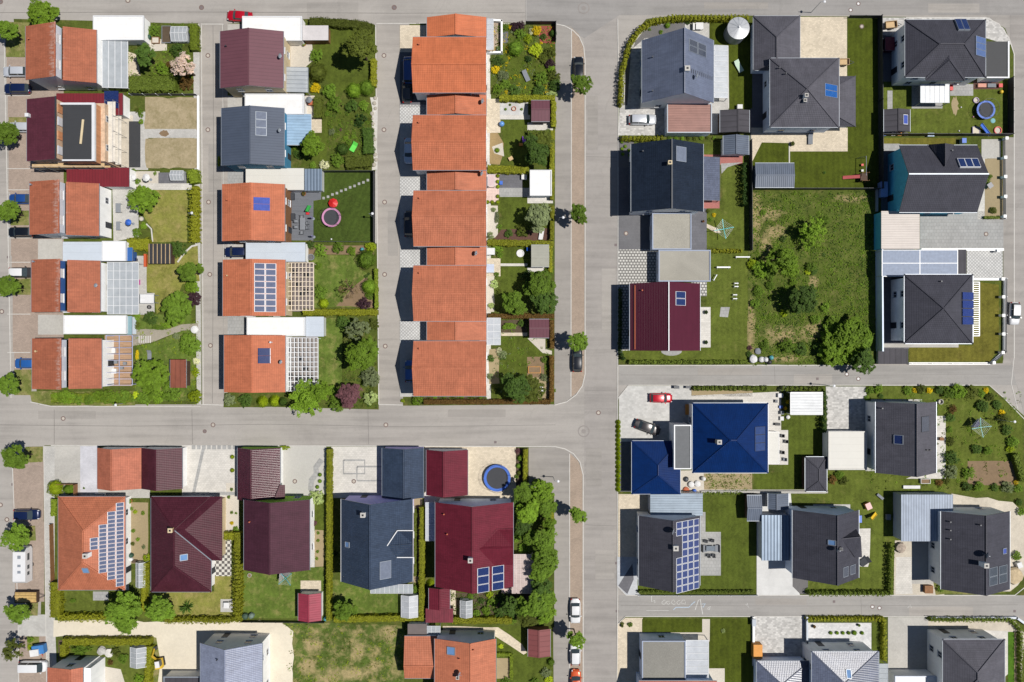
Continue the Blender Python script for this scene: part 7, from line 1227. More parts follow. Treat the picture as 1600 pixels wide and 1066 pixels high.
pergola('large glass patio roof beside the topmost left row house', (160, 59, 198, 137), 2.6, 5, 2, WMET, GLASS, 'glass_canopy', 'canopy', slope=.4); pergola('glass conservatory roof beside the blue-striped house', (168, 410, 215, 491), 2.7, 6, 7, WMET, GLASS, 'conservatory', 'conservatory', .08, .4); pergola('open wooden pergola with blue beams at lowest left house', (166, 524, 207, 602), 2.6, 3, 9, plain('blue_white_beam', A(190, 195, 225), .7), None); pergola('glass patio roof beside the smooth maroon roof', (446, 105, 481, 144), 2.5, 2, 7, GMET, GLASS, 'glass_canopy', 'canopy', .06, .3); pergola('light blue corrugated canopy beside slate blue roof', (445, 178, 486, 227), 2.6, 2, 2, WMET, seam('blue_polycarbonate', A(165, 195, 222), .5, .25, along=1, dirt=.15), 'canopy', 'canopy', .06, .3); pergola('cream wooden pergola grid beside the sixteen panel house', (450, 411, 490, 485), 2.5, 8, 11, CWOOD, None, bw=.15); pergola('white pergola grid beside the lowest second row house', (448, 528, 497, 611), 2.5, 9, 12, WMET, None, bw=.14); pergola('white glass canopy on the topmost orange house terrace', (760, 30, 771, 78), 2.5, 2, 7, WMET, MILK, 'glass_canopy', 'canopy', .07); pergola('pale glazed patio roof near the white stone terrace', (761, 497, 782, 539), 2.5, 3, 5, WMET, MILK, 'glass_canopy', 'canopy', .08)
pergola('white-barred glass canopy beside the slate ladder-roof house', (1116, 71, 1138, 153), 2.5, 2, 11, WMET, MILK, 'glass_canopy', 'canopy', .07, .3); pergola('white glass patio roof below the hip-roofed corner house', (1438, 132, 1483, 161), 2.5, 7, 2, GMET, plain('white_awning', A(242, 244, 246), .5), 'glass_canopy', 'canopy', .08); pergola('slate-tiled patio roof with glints at black-roofed house', (1099, 245, 1126, 313), 2.6, 2, 2, DMET, T_GLI, 'canopy', 'canopy', .08, .6); pergola('large solar glass carport of the pyramid-roofed house', (1378, 391, 1496, 432), 2.9, 3, 3, WMET, cells('carport_cells', A(135, 150, 176), .5, .6, .25), 'carport', 'carport', .12, grp='carports'); pergola('white slatted shade beside the four blue panels', (1520, 441, 1530, 525), 2.6, 2, 26, WMET, None, bw=.16); pergola('white corrugated canopy in the cobalt blue house garden', (1235, 613, 1285, 648), 2.4, 2, 2, WMET, seam('white_corrugated', A(235, 238, 240), .5, .5, along=1), 'canopy', 'canopy', .08); pergola('glass patio roof beside the flat gravel-roofed house', (1072, 1000, 1107, 1062), 2.7, 2, 7, WMET, MILK, 'glass_canopy', 'canopy', .09); pergola('glass roof below the blue black cross-gabled house', (579, 913, 645, 927), 2.6, 10, 2, WMET, GLASS, 'glass_canopy', 'canopy', .06); pergola('pink translucent grid canopy beside wine red solar house', (800, 866, 833, 927), 2.5, 6, 9, plain('pink_white_bar', A(240, 222, 216), .6), glass('pink_sheet', (.95, .8, .76), .75, .3), 'canopy', 'canopy', .06); pergola('small glass roof beside the brown felt garage', (667, 978, 688, 995), 2.4, 4, 3, WMET, GLASS, 'glass_canopy', 'canopy', .06); pergola('blue glass walkway at the lower right hipped house', (1374, 1037, 1387, 1100), 2.4, 2, 9, GMET, GLASS, 'glass_canopy', 'canopy', .06); pergola('white awning left of the wine red solar house', (665, 785, 679, 845), 2.4, 2, 8, WMET, MILK, 'glass_canopy', 'canopy', .06)
pergola('white flat canopy at the cobalt blue house terrace', (1200, 675, 1217, 724), 2.5, 2, 2, WMET, F_CRM, 'canopy', 'canopy', .08); pergola('white square shade in the black-slatted-shed garden', (219, 460, 241, 474), 2.1, 2, 2, GMET, FWHITE, 'canopy', 'canopy', .06); pergola('pale pink awning beside the ball bush terrace', (762, 273, 773, 291), 2.3, 2, 2, WMET, plain('pink_awning', A(225, 200, 200), .8), 'canopy', 'canopy', .06); pergola('white awning beside the shrubby pergola garden', (760, 388, 773, 398), 2.3, 2, 2, WMET, FWHITE, 'canopy', 'canopy', .06); pergola('pale blue awning at the tan terrace', (760, 413, 772, 426), 2.3, 2, 2, WMET, plain('pale_blue_awning', A(205, 215, 235), .8), 'canopy', 'canopy', .06)
def greenhouse(label, rc, h=2.0, ax='y', m=None):
    a, b = P(rc[0], rc[1], h*.7), P(rc[2], rc[3], h*.7); x0, x1, y0, y1 = a.x, b.x, b.y, a.y; c = Vector(((x0+x1)/2, (y0+y1)/2, GZ)); r = empty('greenhouse', c, label, 'greenhouse', 'greenhouses'); X, Y = (x1-x0)/2, (y1-y0)/2; e = h*.7; n = 5
    gl = m or GLASS; mb = MB(); mb.box(-X, -Y, 0, X, Y, .15); part(mb, 'base', CONC, r)
    if ax == 'y': f = [[(-X, -Y, e), (0, -Y, h), (0, Y, h), (-X, Y, e)], [(0, -Y, h), (X, -Y, e), (X, Y, e), (0, Y, h)]]; s = [[(-X, -Y, .15), (-X, Y, .15), (-X, Y, e), (-X, -Y, e)], [(X, -Y, .15), (X, Y, .15), (X, Y, e), (X, -Y, e)], [(-X, -Y, .15), (X, -Y, .15), (X, -Y, e), (0, -Y, h), (-X, -Y, e)], [(-X, Y, .15), (X, Y, .15), (X, Y, e), (0, Y, h), (-X, Y, e)]]
    else: f = [[(-X, -Y, e), (X, -Y, e), (X, 0, h), (-X, 0, h)], [(-X, 0, h), (X, 0, h), (X, Y, e), (-X, Y, e)]]; s = [[(-X, -Y, .15), (X, -Y, .15), (X, -Y, e), (-X, -Y, e)], [(-X, Y, .15), (X, Y, .15), (X, Y, e), (-X, Y, e)], [(-X, -Y, .15), (-X, Y, .15), (-X, Y, e), (-X, 0, h), (-X, -Y, e)], [(X, -Y, .15), (X, Y, .15), (X, Y, e), (X, 0, h), (X, -Y, e)]]
    for q in f: mb = MB(); mb.face(q); part(mb, 'roof_glass', gl, r)
    mb = MB()
    for q in s: mb.face(q)
    part(mb, 'wall_glass', gl, r); mb = MB()
    for k in range(n):
        t = -1+2*k/(n-1)
        if ax == 'y': mb.obox((-X, t*Y, e+.02), (0, t*Y, h+.02), .06, .06); mb.obox((0, t*Y, h+.02), (X, t*Y, e+.02), .06, .06)
        else: mb.obox((t*X, -Y, e+.02), (t*X, 0, h+.02), .06, .06); mb.obox((t*X, 0, h+.02), (t*X, Y, e+.02), .06, .06)
    mb.obox((-X, -Y, e), (X, -Y, e), .06, .06); mb.obox((-X, Y, e), (X, Y, e), .06, .06); mb.obox((-X, -Y, e), (-X, Y, e), .06, .06); mb.obox((X, -Y, e), (X, Y, e), .06, .06); mb.obox(*(((0, -Y, h+.03), (0, Y, h+.03)) if ax == 'y' else ((-X, 0, h+.03), (X, 0, h+.03))), .07, .07); part(mb, 'frame', WMET, r)
greenhouse('small glass greenhouse in the top left corner garden', (268, 42, 293, 65), 1.6, 'x'); greenhouse('narrow greenhouse right of the stepped solar house', (213, 879, 227, 917), 1.9); greenhouse('white greenhouse in the corner hedge at lower left', (204, 1011, 229, 1042), 2.1); greenhouse('pale greenhouse beside the blue black house hedge', (627, 930, 653, 964), 2.1, 'y', MILK); greenhouse('white-barred greenhouse below the wine red solar house', (719, 938, 738, 964), 2.0); greenhouse('small grey cold frame near the grey deck in left gardens', (267, 267, 287, 282), 1.5, 'x')
# ------------------------------------------------------------------ garden things
def trampoline(px, py, r0, label, pad, net=1.3):
    R = r0/S; c = P(px, py, .8); r = empty('trampoline', (c.x, c.y, GZ), label, 'trampoline', 'trampolines'); m = MB(); m.disc((0, 0), R*.86, .76, .78, 32); part(m, 'jumping_mat', plain('jump_mat', A(62, 64, 70), .8), r); m = MB(); m.ring((0, 0), R*.8, R, .76, .83, 32); part(m, 'edge_pad', pad, r)
    for k in range(6): t = 6.2832*k/6+.2; x, y = R*math.cos(t), R*math.sin(t); m = MB(); m.tube((x, y, 0), (x, y, .8+net), .03, n=6); part(m, 'net_pole', DMET, r)
    m = MB(); m.lathe([(R*1.0, .82), (R*.99, .8+net)], 32); part(m, 'safety_net', NET, r); m = MB(); m.ring((0, 0), R*.985, R*1.0, .79+net, .82+net, 32); part(m, 'net_hoop', DMET, r)
NET = glass('net_mesh', (.98, .98, .98), .1, .8, .1)
trampoline(518, 340, 15, 'round trampoline with pink edge pad on the dark lawn', PINK); trampoline(777, 747, 21, 'large trampoline with blue edge on the cream setts', BLUE); trampoline(1540, 172, 14.5, 'trampoline with blue edge in the corner-house lawn', BLUE)
def parasol(px, py, r0, label, m, closed=False, h=2.3):
    c = P(px, py, h); r = empty('parasol', (c.x, c.y, GZ), label, 'parasol', 'parasols'); q = MB(); q.tube((0, 0, 0), (0, 0, h), .03, n=6); q.disc((0, 0), .25, 0, .08, 12); part(q, 'pole', GMET, r); R = r0/S; q = MB()
    if closed: q.lathe([(.03, h), (.14, h-.4), (.17, h-1.2), (.02, h-1.25)], 10)
    else: q.lathe([(.01, h+.02), (R, h-.4), (R, h-.5)], 8)
    part(q, 'canopy', m, r)
parasol(199, 347, 5, 'open blue parasol on the grey terrace', BLUE); parasol(227, 277, 6, 'open white parasol left of the grey deck', FWHITE); parasol(206, 277, 5, 'white parasol touching the maroon garage roof', FWHITE); parasol(485, 339, 4, 'closed purple grey parasol by the dining set, upper one', plain('mauve_fabric', A(150, 145, 190), .9), True); parasol(486, 368, 4, 'closed purple grey parasol at the deck lower edge', plain('mauve_fabric', A(150, 145, 190), .9), True); parasol(520, 317, 7.5, 'bright red children parasol beside the pink trampoline', RED, h=1.2); parasol(482, 155, 5, 'round grey parasol behind the white garage', FGREY)
def table(px, py, w, l, label, m, ang=0, h=.74):
    c = P(px, py, h); r = empty('garden_table', (c.x, c.y, GZ), label, 'table', 'garden tables', math.radians(ang)); q = MB(); q.box(-w/2, -l/2, h-.04, w/2, l/2, h); part(q, 'table_top', m, r)
    for x in (-w/2+.08, w/2-.08):
        for y in (-l/2+.08, l/2-.08): q = MB(); q.box(x-.03, y-.03, 0, x+.03, y+.03, h-.04); part(q, 'leg', DMET, r)
CH0 = {}
def chair(px, py, ang, label, m=None, grp='garden chairs'):
    m = m or FGREY
    if m.name not in CH0:
        s = MB(); s.box(-.27, -.27, .4, .27, .27, .46); b = MB(); b.box(-.29, -.27, .46, -.22, .27, .95); l = MB(); l.box(-.025, -.025, 0, .025, .025, .4); CH0[m.name] = (s.mesh('seat', m), b.mesh('backrest', m), l.mesh('leg', DMET), MB())
        a = MB(); a.box(-.25, -.03, .6, .25, .03, .65); CH0[m.name] = CH0[m.name][:3]+(a.mesh('armrest', DMET),)
    c = P(px, py, .5); r = empty('garden_chair', (c.x, c.y, GZ), label, 'chair', grp, math.radians(ang)); S_ = CH0[m.name]
    def ad(n, me, l=(0, 0, 0)): o = bpy.data.objects.new(n, me); COL.objects.link(o); o.parent = r; o.location = l
    ad('seat', S_[0]); ad('backrest', S_[1]); ad('armrest', S_[3], (0, .27, 0)); ad('armrest', S_[3], (0, -.27, 0))
    for x in (-.22, .22):
        for y in (-.22, .22): ad('leg', S_[2], (x, y, 0))
table(473, 350, .95, 2.1, 'grey dining table on the deck beside the pink trampoline', FGREY)
for x, y, a in ((463, 346, 0), (463, 355, 0), (481, 349, 180), (481, 356, 180), (472, 339, 270), (472, 364, 90)): chair(x, y, a, 'grey chair at the dining table on the deck')
def lounger(px, py, ang, label, m, L=1.9, W=.65):
    c = P(px, py, .35); r = empty('sun_lounger', (c.x, c.y, GZ), label, 'sun lounger', 'sun loungers', math.radians(ang)); q = MB(); q.box(-L/2, -W/2, .3, L*.18, W/2, .38); part(q, 'seat', m, r); q = MB(); q.obox((L*.18, 0, .34), (L/2, 0, .7), W, .07); part(q, 'backrest', m, r)
    for x in (-L*.4, L*.3):
        for y in (-W/2+.05, W/2-.05): q = MB(); q.box(x-.03, y-.03, 0, x+.03, y+.03, .32); part(q, 'leg', GMET, r)
lounger(822, 119, 115, 'grey sun lounger on the topmost orange house lawn', FGREY, 2.0, .8); lounger(553, 230, 60, 'neon green garden lounger on the gravel circle', plain('neon_green', A(110, 240, 90), .6), 1.7, .9); lounger(1154, 104, 120, 'pale green curved lounger on the lawn beside the canopy', plain('pale_green_fabric', A(205, 228, 208), .8), 2.2, .9); lounger(1266, 217, 90, 'dark grey lounger on the cream terrace', FGREY, 2.0, .8); lounger(846, 366, 80, 'white lounger in the bark bed near the willow', FWHITE, 2.0, .75); lounger(847, 608, -50, 'white lounger by the hedge near the orange sandbox', FWHITE, 1.4, .6); lounger(234, 555, 90, 'grey lounger on the lowest left row lawn', FGREY, 1.7, .7); lounger(1351, 877, 35, 'dark lounger on the white-stone patio', plain('charcoal_fabric', A(62, 65, 70), .9), 1.8, 1.2)
for x, y, a, t in ((1103, 846, 270, 'upper'), (1113, 845, 270, 'upper'), (1107, 868, 90, 'lower'), (1115, 868, 90, 'lower')): chair(x, y, a, 'dark grey armchair on the %s side of the slab patio table' % t, plain('charcoal_fabric', A(62, 65, 70), .9))
table(1110, 857, 1.5, .9, 'glass-topped grey table on the slab patio', plain('grey_glass', A(130, 140, 150), .1)); 
for x, a in ((1101, 0), (1120, 180)): 
    c = P(x, 857, .4); r = empty('garden_bench', (c.x, c.y, GZ), 'grey two-seat bench %s of the slab patio table' % ('left' if a == 0 else 'right'), 'bench', 'garden benches', math.radians(a)); q = MB(); q.box(-.35, -.6, .25, .35, .6, .45); part(q, 'seat', FGREY, r); q = MB(); q.box(-.45, -.65, .1, -.35, .65, .8); part(q, 'backrest', plain('charcoal_fabric', A(62, 65, 70), .9), r)
table(1093, 41, 1.3, 1.2, 'white garden table above the slate ladder-roof house', FWHITE); c = P(1084, 42, .4); r = empty('garden_bench', (c.x, c.y, GZ), 'white bench beside the white garden table', 'bench', 'garden benches'); q = MB(); q.box(-.2, -.6, .4, .2, .6, .46); part(q, 'seat', FWHITE, r); q = MB(); q.box(-.24, -.6, 0, -.2, .6, .8); part(q, 'backrest', FWHITE, r)
table(185, 325, .9, 1.6, 'dark table on the grey terrace near blue parasol', FGREY); table(185, 353, .7, 1.5, 'narrow grey bench table on the blue parasol terrace', FGREY); table(1188, 1056, .8, 1.2, 'small grey table at the lower right garage', FGREY); table(354, 946, 1.0, 1.0, 'small grey table on the paved square by the tall hedge', FWHITE); table(1497+50, 290, .9, .9, 'tilted dark table with white edge in the soil strip', plain('dark_top', A(75, 80, 95), .3), 35)
def dryer(px, py, R, label, m, laundry=None, ang=10):
    c = P(px, py, 1.8); r = empty('rotary_dryer', (c.x, c.y, GZ), label, 'clothes dryer', 'rotary dryers', math.radians(ang)); q = MB(); q.tube((0, 0, 0), (0, 0, 1.7), .03, n=6); part(q, 'pole', GMET, r)
    for k in range(4): t = math.pi/2*k; q = MB(); q.obox((0, 0, 1.6), (R*math.cos(t), R*math.sin(t), 1.9), .1, .06); part(q, 'arm', m, r)
    q = MB()
    for f in (.4, .6, .8, .97):
        for k in range(4): t, u = math.pi/2*k, math.pi/2*(k+1); q.tube((R*f*math.cos(t), R*f*math.sin(t), 1.6+.3*f), (R*f*math.cos(u), R*f*math.sin(u), 1.6+.3*f), .012, n=4)
    part(q, 'line', WMET, r)
    if laundry:
        for f in (.4, .6, .8, .97):
            for k in (0, 1):
                t, u = math.pi/2*k, math.pi/2*(k+1); a = Vector((R*f*math.cos(t), R*f*math.sin(t), 1.58+.3*f)); b = Vector((R*f*math.cos(u), R*f*math.sin(u), 1.58+.3*f))
                p, s = a.lerp(b, .12), a.lerp(b, .88); mb = MB(); mb.face([p, s, s+Vector((.05, .1, -.75)), p+Vector((.12, .05, -.7))]); o = part(mb, 'laundry', laundry, r)
dryer(1131, 358, 1.75, 'turquoise-armed rotary dryer on the black-roofed house lawn', plain('turquoise', A(95, 205, 205), .5)); dryer(1533, 668, 1.75, 'rotary dryer hung with pale laundry on the right lawn', plain('turquoise_pale', A(120, 190, 190), .5), plain('lilac_laundry', A(215, 215, 240), .9), 8); dryer(446, 904, 1.5, 'rotary dryer with white laundry below the plum house', TEAL, FWHITE, 40)
for k in range(11): mb = MB(); c = P(506+k*6.9, 310-k*2.8+(.6 if k % 2 else 0)); mb.box(c.x-.22, c.y-.22, GZ, c.x+.22, c.y+.22, GZ+.07); tag(mb.build('stepping_stone', SLAB), 'grey stepping stone crossing the pink trampoline lawn', 'stepping stone', 'stepping stones')
def boxy(name, px, py, w, d, h, label, cat, m, lid=None, ang=0, grp=None, open_=False, inner=None):
    c = P(px, py, h); r = empty(name, (c.x, c.y, GZ), label, cat, grp, math.radians(ang)); q = MB()
    if open_:
        e = .07; q.box(-w/2, -d/2, 0, w/2, -d/2+e, h); q.box(-w/2, d/2-e, 0, w/2, d/2, h); q.box(-w/2, -d/2+e, 0, -w/2+e, d/2-e, h); q.box(w/2-e, -d/2+e, 0, w/2, d/2-e, h); part(q, 'frame', m, r); q = MB(); q.box(-w/2+e, -d/2+e, 0, w/2-e, d/2-e, h*.75); part(q, 'filling', inner or SOIL, r)
    else: q.box(-w/2, -d/2, 0, w/2, d/2, h); part(q, 'body', m, r); q = MB(); q.box(-w/2-.03, -d/2-.03, h, w/2+.03, d/2+.03, h+.06); part(q, 'lid', lid or m, r)
    return r
boxy('sandbox', 835, 578, 2.2, 1.15, .3, 'orange-framed sandbox on the lowest third row lawn', 'sandbox', OWOOD, open_=True, inner=SOIL, grp='framed beds and sandboxes'); boxy('raised_bed', 260, 54, 1.6, 3.0, .5, 'raised bed of dark soil beside the small greenhouse', 'raised bed', GMET, open_=True, inner=EARTH, grp='framed beds and sandboxes'); boxy('raised_bed', 243, 63, 1.3, 1.1, .45, 'low planter box left of the raised bed', 'raised bed', WOOD, open_=True, inner=GRVL, grp='framed beds and sandboxes'); boxy('raised_bed', 1446, 752, 1.7, .85, .5, 'white-framed raised bed below the grey tiled house', 'raised bed', FWHITE, open_=True, inner=SOIL, grp='framed beds and sandboxes'); boxy('raised_bed', 210, 877, .9, .5, .4, 'small dark planter in the solar house vegetable bed', 'raised bed', DWOOD, open_=True, inner=EARTH, grp='framed beds and sandboxes')
boxy('storage_box', 457, 307, .6, 1.2, .6, 'dark grey storage box on the deck by orange-roofed house', 'storage box', DMET, grp='storage boxes'); boxy('storage_box', 458, 339, .6, 1.2, .6, 'dark storage box on the deck left of the table', 'storage box', DMET, grp='storage boxes'); boxy('storage_box', 1184, 1018, 1.5, 2.4, 1.6, 'orange wooden shed box beside the mottled bottom driveway', 'storage box', OWOOD, grp='storage boxes'); boxy('storage_box', 1178, 973, .6, 1.2, 1.0, 'grey bin box on the white wall of bottom driveway', 'storage box', GMET, grp='storage boxes'); boxy('storage_box', 1451, 921, 1.4, 1.3, .8, 'brown pallet stack on the rubble driveway', 'pallets', WOOD, grp='storage boxes'); boxy('storage_box', 1593, 883, .8, .9, .7, 'white crate on the rubble plot edge', 'crate', FWHITE, ang=20, grp='storage boxes'); boxy('storage_box', 1488-34, 211, 1.1, .55, .5, 'pale blue box on the corner-house lawn lower edge', 'storage box', plain('pale_blue_plastic', A(175, 200, 225), .5), grp='storage boxes'); boxy('sandbox', 1525, 204, 1.3, 1.3, .35, 'square lilac sandbox with a red toy', 'sandbox', plain('lilac_paint', A(190, 180, 215), .6), open_=True, inner=SAND, grp='framed beds and sandboxes'); boxy('storage_box', 1156, 167, .85, .7, .7, 'white box above the dark felt-roofed shed', 'storage box', FWHITE, grp='storage boxes'); boxy('storage_box', 1009 if 0 else 1075, 605, .8, .4, .6, 'dark bin pair at the pale driveway corner', 'storage box', DMET, grp='storage boxes'); boxy('storage_box', 1057, 605, .9, .5, .7, 'dark wheelie bin box at the pale driveway edge', 'storage box', DMET, grp='storage boxes'); boxy('storage_box', 1381, 296, 1.2, 2.6, 1.2, 'pale blue box beside the cyan gable wall', 'storage box', plain('lavender_blue', A(160, 185, 240), .6), grp='storage boxes'); boxy('storage_box', 1506, 220, .7, .8, 1.0, 'blue and white bin by the cyan house fence', 'storage box', FWHITE, BLUE, grp='storage boxes'); boxy('bench', 1424, 761, 2.9, .5, .3, 'white long plank bench below the grey tiled house', 'bench', FWHITE, grp='garden benches'); boxy('storage_box', 1375, 776, 1.3, .4, .3, 'grey plank box on the cross-gabled house lawn', 'storage box', FGREY, ang=-40, grp='storage boxes'); boxy('toy_house', 1357, 791, .9, 1.1, .8, 'orange and pink toy house on the lawn', 'toy', plain('orange_toy', A(240, 160, 70), .5), plain('pink_toy', A(245, 200, 195), .6), 25, 'garden toys')
boxy('garden_shelter', 1560, 166 + 0, .5, .5, .5, 'small black stool by the corner fence', 'stool', BLACK, grp='garden toys') if 0 else None
boxy('raised_bed', 156, 773, 1.8, .45, .6, 'white bench box above the stepped solar house', 'bench', FWHITE, open_=True, inner=GRVL, grp='garden benches')
# play things
def slide(px, py, ang, label, m, L=2.4):
    c = P(px, py, .7); r = empty('slide', (c.x, c.y, GZ), label, 'slide', 'garden toys', math.radians(ang)); q = MB(); q.obox((-L/2, 0, 1.15), (L/2, 0, .12), .5, .04); part(q, 'chute', m, r)
    for s in (-1, 1): q = MB(); q.obox((-L/2, s*.27, 1.23), (L/2, s*.27, .2), .05, .16); part(q, 'side_rail', m, r); q = MB(); q.tube((-L/2, s*.22, 0), (-L/2, s*.22, 1.1), .03, n=6); part(q, 'ladder_post', DMET, r)
slide(1539, 203, -38, 'blue slide beside the square lilac sandbox', BLUE, 2.6); slide(1330, 277, 180, 'reddish slide of the wooden play tower', plain('faded_red', A(205, 100, 100), .5), 2.6); slide(482, 326, 80, 'small green slide on the grey deck', GREENP, 1.2); slide(819, 218, 90, 'purple slide beside the dark garden tree', PURP, 1.3); slide(1365, 806, 30, 'yellow and green toy slide on the lawn', YEL, 1.5); slide(827, 390, 0, 'small blue toy slide by the mossy shed', BLUE, .9)
c = P(1350, 277, 1.2); r = empty('play_tower', (c.x, c.y, GZ), 'grey wooden play tower behind the reddish slide', 'play tower', 'garden toys'); q = MB(); q.box(-.6, -.7, 1.0, .6, .7, 1.1); part(q, 'platform', DWOOD, r)
for x in (-.6, .6):
    for y in (-.7, .7): q = MB(); q.box(x-.05, y-.05, 0, x+.05, y+.05, 1.9); part(q, 'post', WOOD, r)
for y in (-.7, .7): q = MB(); q.obox((-.6, y, 1.6), (.6, y, 1.6), .05, .3); part(q, 'rail', WOOD, r)
c = P(1343, 257, 1.0); r = empty('swing_set', (c.x, c.y, GZ), 'grey swing frame above the wooden play tower', 'swing', 'garden toys'); q = MB(); q.tube((.7, -2.2, 2.0), (.7, 1.2, 2.0), .05); part(q, 'crossbar', GMET, r)
for y in (1.2,):
    for x in (0, 1.4): q = MB(); q.tube((.7, y, 2.0), (x, y+.1, 0), .04); part(q, 'leg', GMET, r)
for y, m in ((.0, RED), (-1.0, FWHITE)): q = MB(); q.box(.5, y-.2, .45, .9, y+.2, .5); q.tube((.7, y-.18, .5), (.7, y-.18, 2.0), .012, n=4); q.tube((.7, y+.18, .5), (.7, y+.18, 2.0), .012, n=4); part(q, 'swing_seat', m, r)
def ball(px, py, r0, label, m, name='ball'):
    R = r0/S; c = P(px, py, R); q = MB(); q.lathe([(R*math.cos(t), R*math.sin(t)) for t in [math.pi*(k/8-.5) for k in range(9)]], 16); 
    for v in q.v: v += Vector((c.x, c.y, GZ+R))
    tag(q.build(name, m, smooth=True, merge=True), label, 'ball' if name == 'ball' else name.replace('_', ' '), 'balls and pots')
ball(784, 194, 4.2, 'large light blue exercise ball beside the pale path', plain('light_blue_ball', A(110, 165, 235), .4)); ball(518, 374, 1.4, 'white ball at the lower edge of the dark lawn', FWHITE); ball(1564, 144, 3, 'yellow and white toy ball by the corner fence', YEL); ball(1253+248, 168, 1.2, 'small white ball on the corner-house lawn', FWHITE); ball(1520, 183, 1.2, 'tiny pink ball left of the blue trampoline', PINK); ball(1498, 205, 1.2, 'tiny white ball on the corner-house lawn lower part', FWHITE)
def paddle(px, py, r0, label, m, h=.25, name='paddling_pool'): c = P(px, py, h); q = MB(); R = r0/S; q.ring((c.x, c.y), R*.8, R, GZ, GZ+h, 20); q.disc((c.x, c.y), R*.79, GZ, GZ+.08, 20, 1); tag(q.build(name, m), label, name.replace('_', ' '), 'round basins and pots')
paddle(1559, 204, 6, 'round red paddling pool beside the blue slide', [RED, GRVL]); paddle(1525, 157, 4.5, 'round lilac tub left of the blue trampoline', [plain('lilac_tub', A(195, 175, 205), .6), GRVL]); paddle(1551, 189, 3.8, 'teal round mat below the blue trampoline', [TEAL, TEAL], .05); paddle(221, 342, 3.5, 'round grey water basin beside the terrace', [CONC, GRVL]); paddle(813, 396, 6, 'round white paddling pool beside the mossy shed', [FWHITE, FWHITE], .2); paddle(486, 402, 5, 'round grey basin by the white garage end', [FGREY, DRK], .4); paddle(1470, 628, 4, 'round stone bird bath by the grey tiled house', [CONC, GRVL], .5); paddle(390, 899, 3.2, 'round stone fire ring on the plum house lawn', [CONC, SOIL], .2); paddle(803, 170, 3.5, 'round terracotta fire bowl on the chequered gravel', [TERRA, GRVL], .3); paddle(233, 480, 3.2, 'small dark round fire bowl on the garden patio', [BLACK, DRK], .3)
def pot(px, py, r0, label, m=None, plant='green'): 
    c = P(px, py, .4); R = r0/S; r = empty('planter_pot', (c.x, c.y, GZ), label, 'plant pot', 'plant pots'); q = MB(); q.lathe([(.01, 0), (R*.6, 0), (R*.85, .42), (R*.7, .42), (.01, .36)], 12); part(q, 'pot', m or TERRA, r); o = bpy.data.objects.new('foliage', CM['shrub'][0]); COL.objects.link(o); o.parent = r; o.location = (0, 0, .35); o.scale = (R, R, R); setm(o, LV[plant])
for a in ((1103, 488, 3.5, 'dark potted plant at the upper end of white terrace', BLACK, 'deep'), (1103, 535, 3.5, 'dark potted plant at the lower end of white terrace', BLACK, 'deep'), (203, 122, 2.6, 'terracotta potted plant by the glass patio roof', None, 'brown'), (475, 303, 4, 'potted plant at the top of the grey deck', None, 'olive'), (1099, 346, 2, 'terracotta pot on the dark patio beside gravel-roofed garage', None, 'brown'), (779, 77, 4, 'white potted plant on the topmost terrace', WHITE, 'dark'), (1238, 225, 4, 'bushy potted plant by the cream terrace wall', BLACK, 'olive'), (1272, 979, 3, 'dark pot on the white-set patio', BLACK, 'brown'), (1342, 981-4, 2.5, 'small pot near the patio lawn edge', BLACK, 'green'), (985-13, 978, 2.5, 'dark pot in the pale bottom left corner', BLACK, 'olive'), (475, 69, 4, 'colourful potted plants behind the white garage', TERRA, 'green'), (1227, 638, 3, 'potted plant beside the white corrugated canopy', None, 'gold'), (204, 783, 4, 'green potted plant at the solar house corner', TERRA, 'green')): pot(*a)
# roof tank, lounger etc.
c = P(1154, 44, 3.0); r = empty('water_tank', (c.x, c.y, GZ), 'round pale metal silo with conical lid by the curved hedge', 'silo'); q = MB(); R = 17/S; q.lathe([(R*.96, 0), (R*.96, 2.8)], 36); part(q, 'shell', GMET, r); q = MB(); q.lathe([(.01, 3.35), (.25, 3.32), (R, 2.85), (R*1.0, 2.75), (R*.9, 2.75)], 36); part(q, 'lid', plain('pale_galvanised', A(205, 208, 212), .4, .2, var=.1), r)
for k in range(12): t = 6.2832*k/12; q = MB(); q.obox((.25*math.cos(t), .25*math.sin(t), 3.33), (R*math.cos(t), R*math.sin(t), 2.87), .04, .04); part(q, 'lid_rib', GMET, r)
q = MB(); q.tube((0, 0, 3.3), (0, 0, 3.6), .15, n=10); part(q, 'lid_knob', WMET, r)
# exercise and sawhorse frames on the wine red roof lawn
def frame(px, py, w, l, label, m=WMET, ang=0):
    c = P(px, py, .5); r = empty('trestle', (c.x, c.y, GZ), label, 'trestle', 'trestles and frames', math.radians(ang)); q = MB(); q.obox((-l/2, 0, .7), (l/2, 0, .7), w, .1); part(q, 'top_bar', m, r)
    for s in (-1, 1):
        for y in (-.25, .25): q = MB(); q.obox((s*l*.42, 0, .68), (s*l*.42, y, 0), .06, .06, up=Vector((1, 0, 0))); part(q, 'leg', m, r)
for px, py in ((1150, 443), (1150, 448), (1148, 461), (1148, 467)): frame(px, py, .15, .7, 'white low trestle on the wine red house lawn')
frame(1160, 402, .2, 2.5, 'long white goal frame at the wild plot edge'); frame(1130, 418, .25, 2.4, 'white and grey frame above the wine red house lawn'); frame(1117, 434, .12, 1.2, 'thin tilted frame at the gravel garage corner', ang=60)
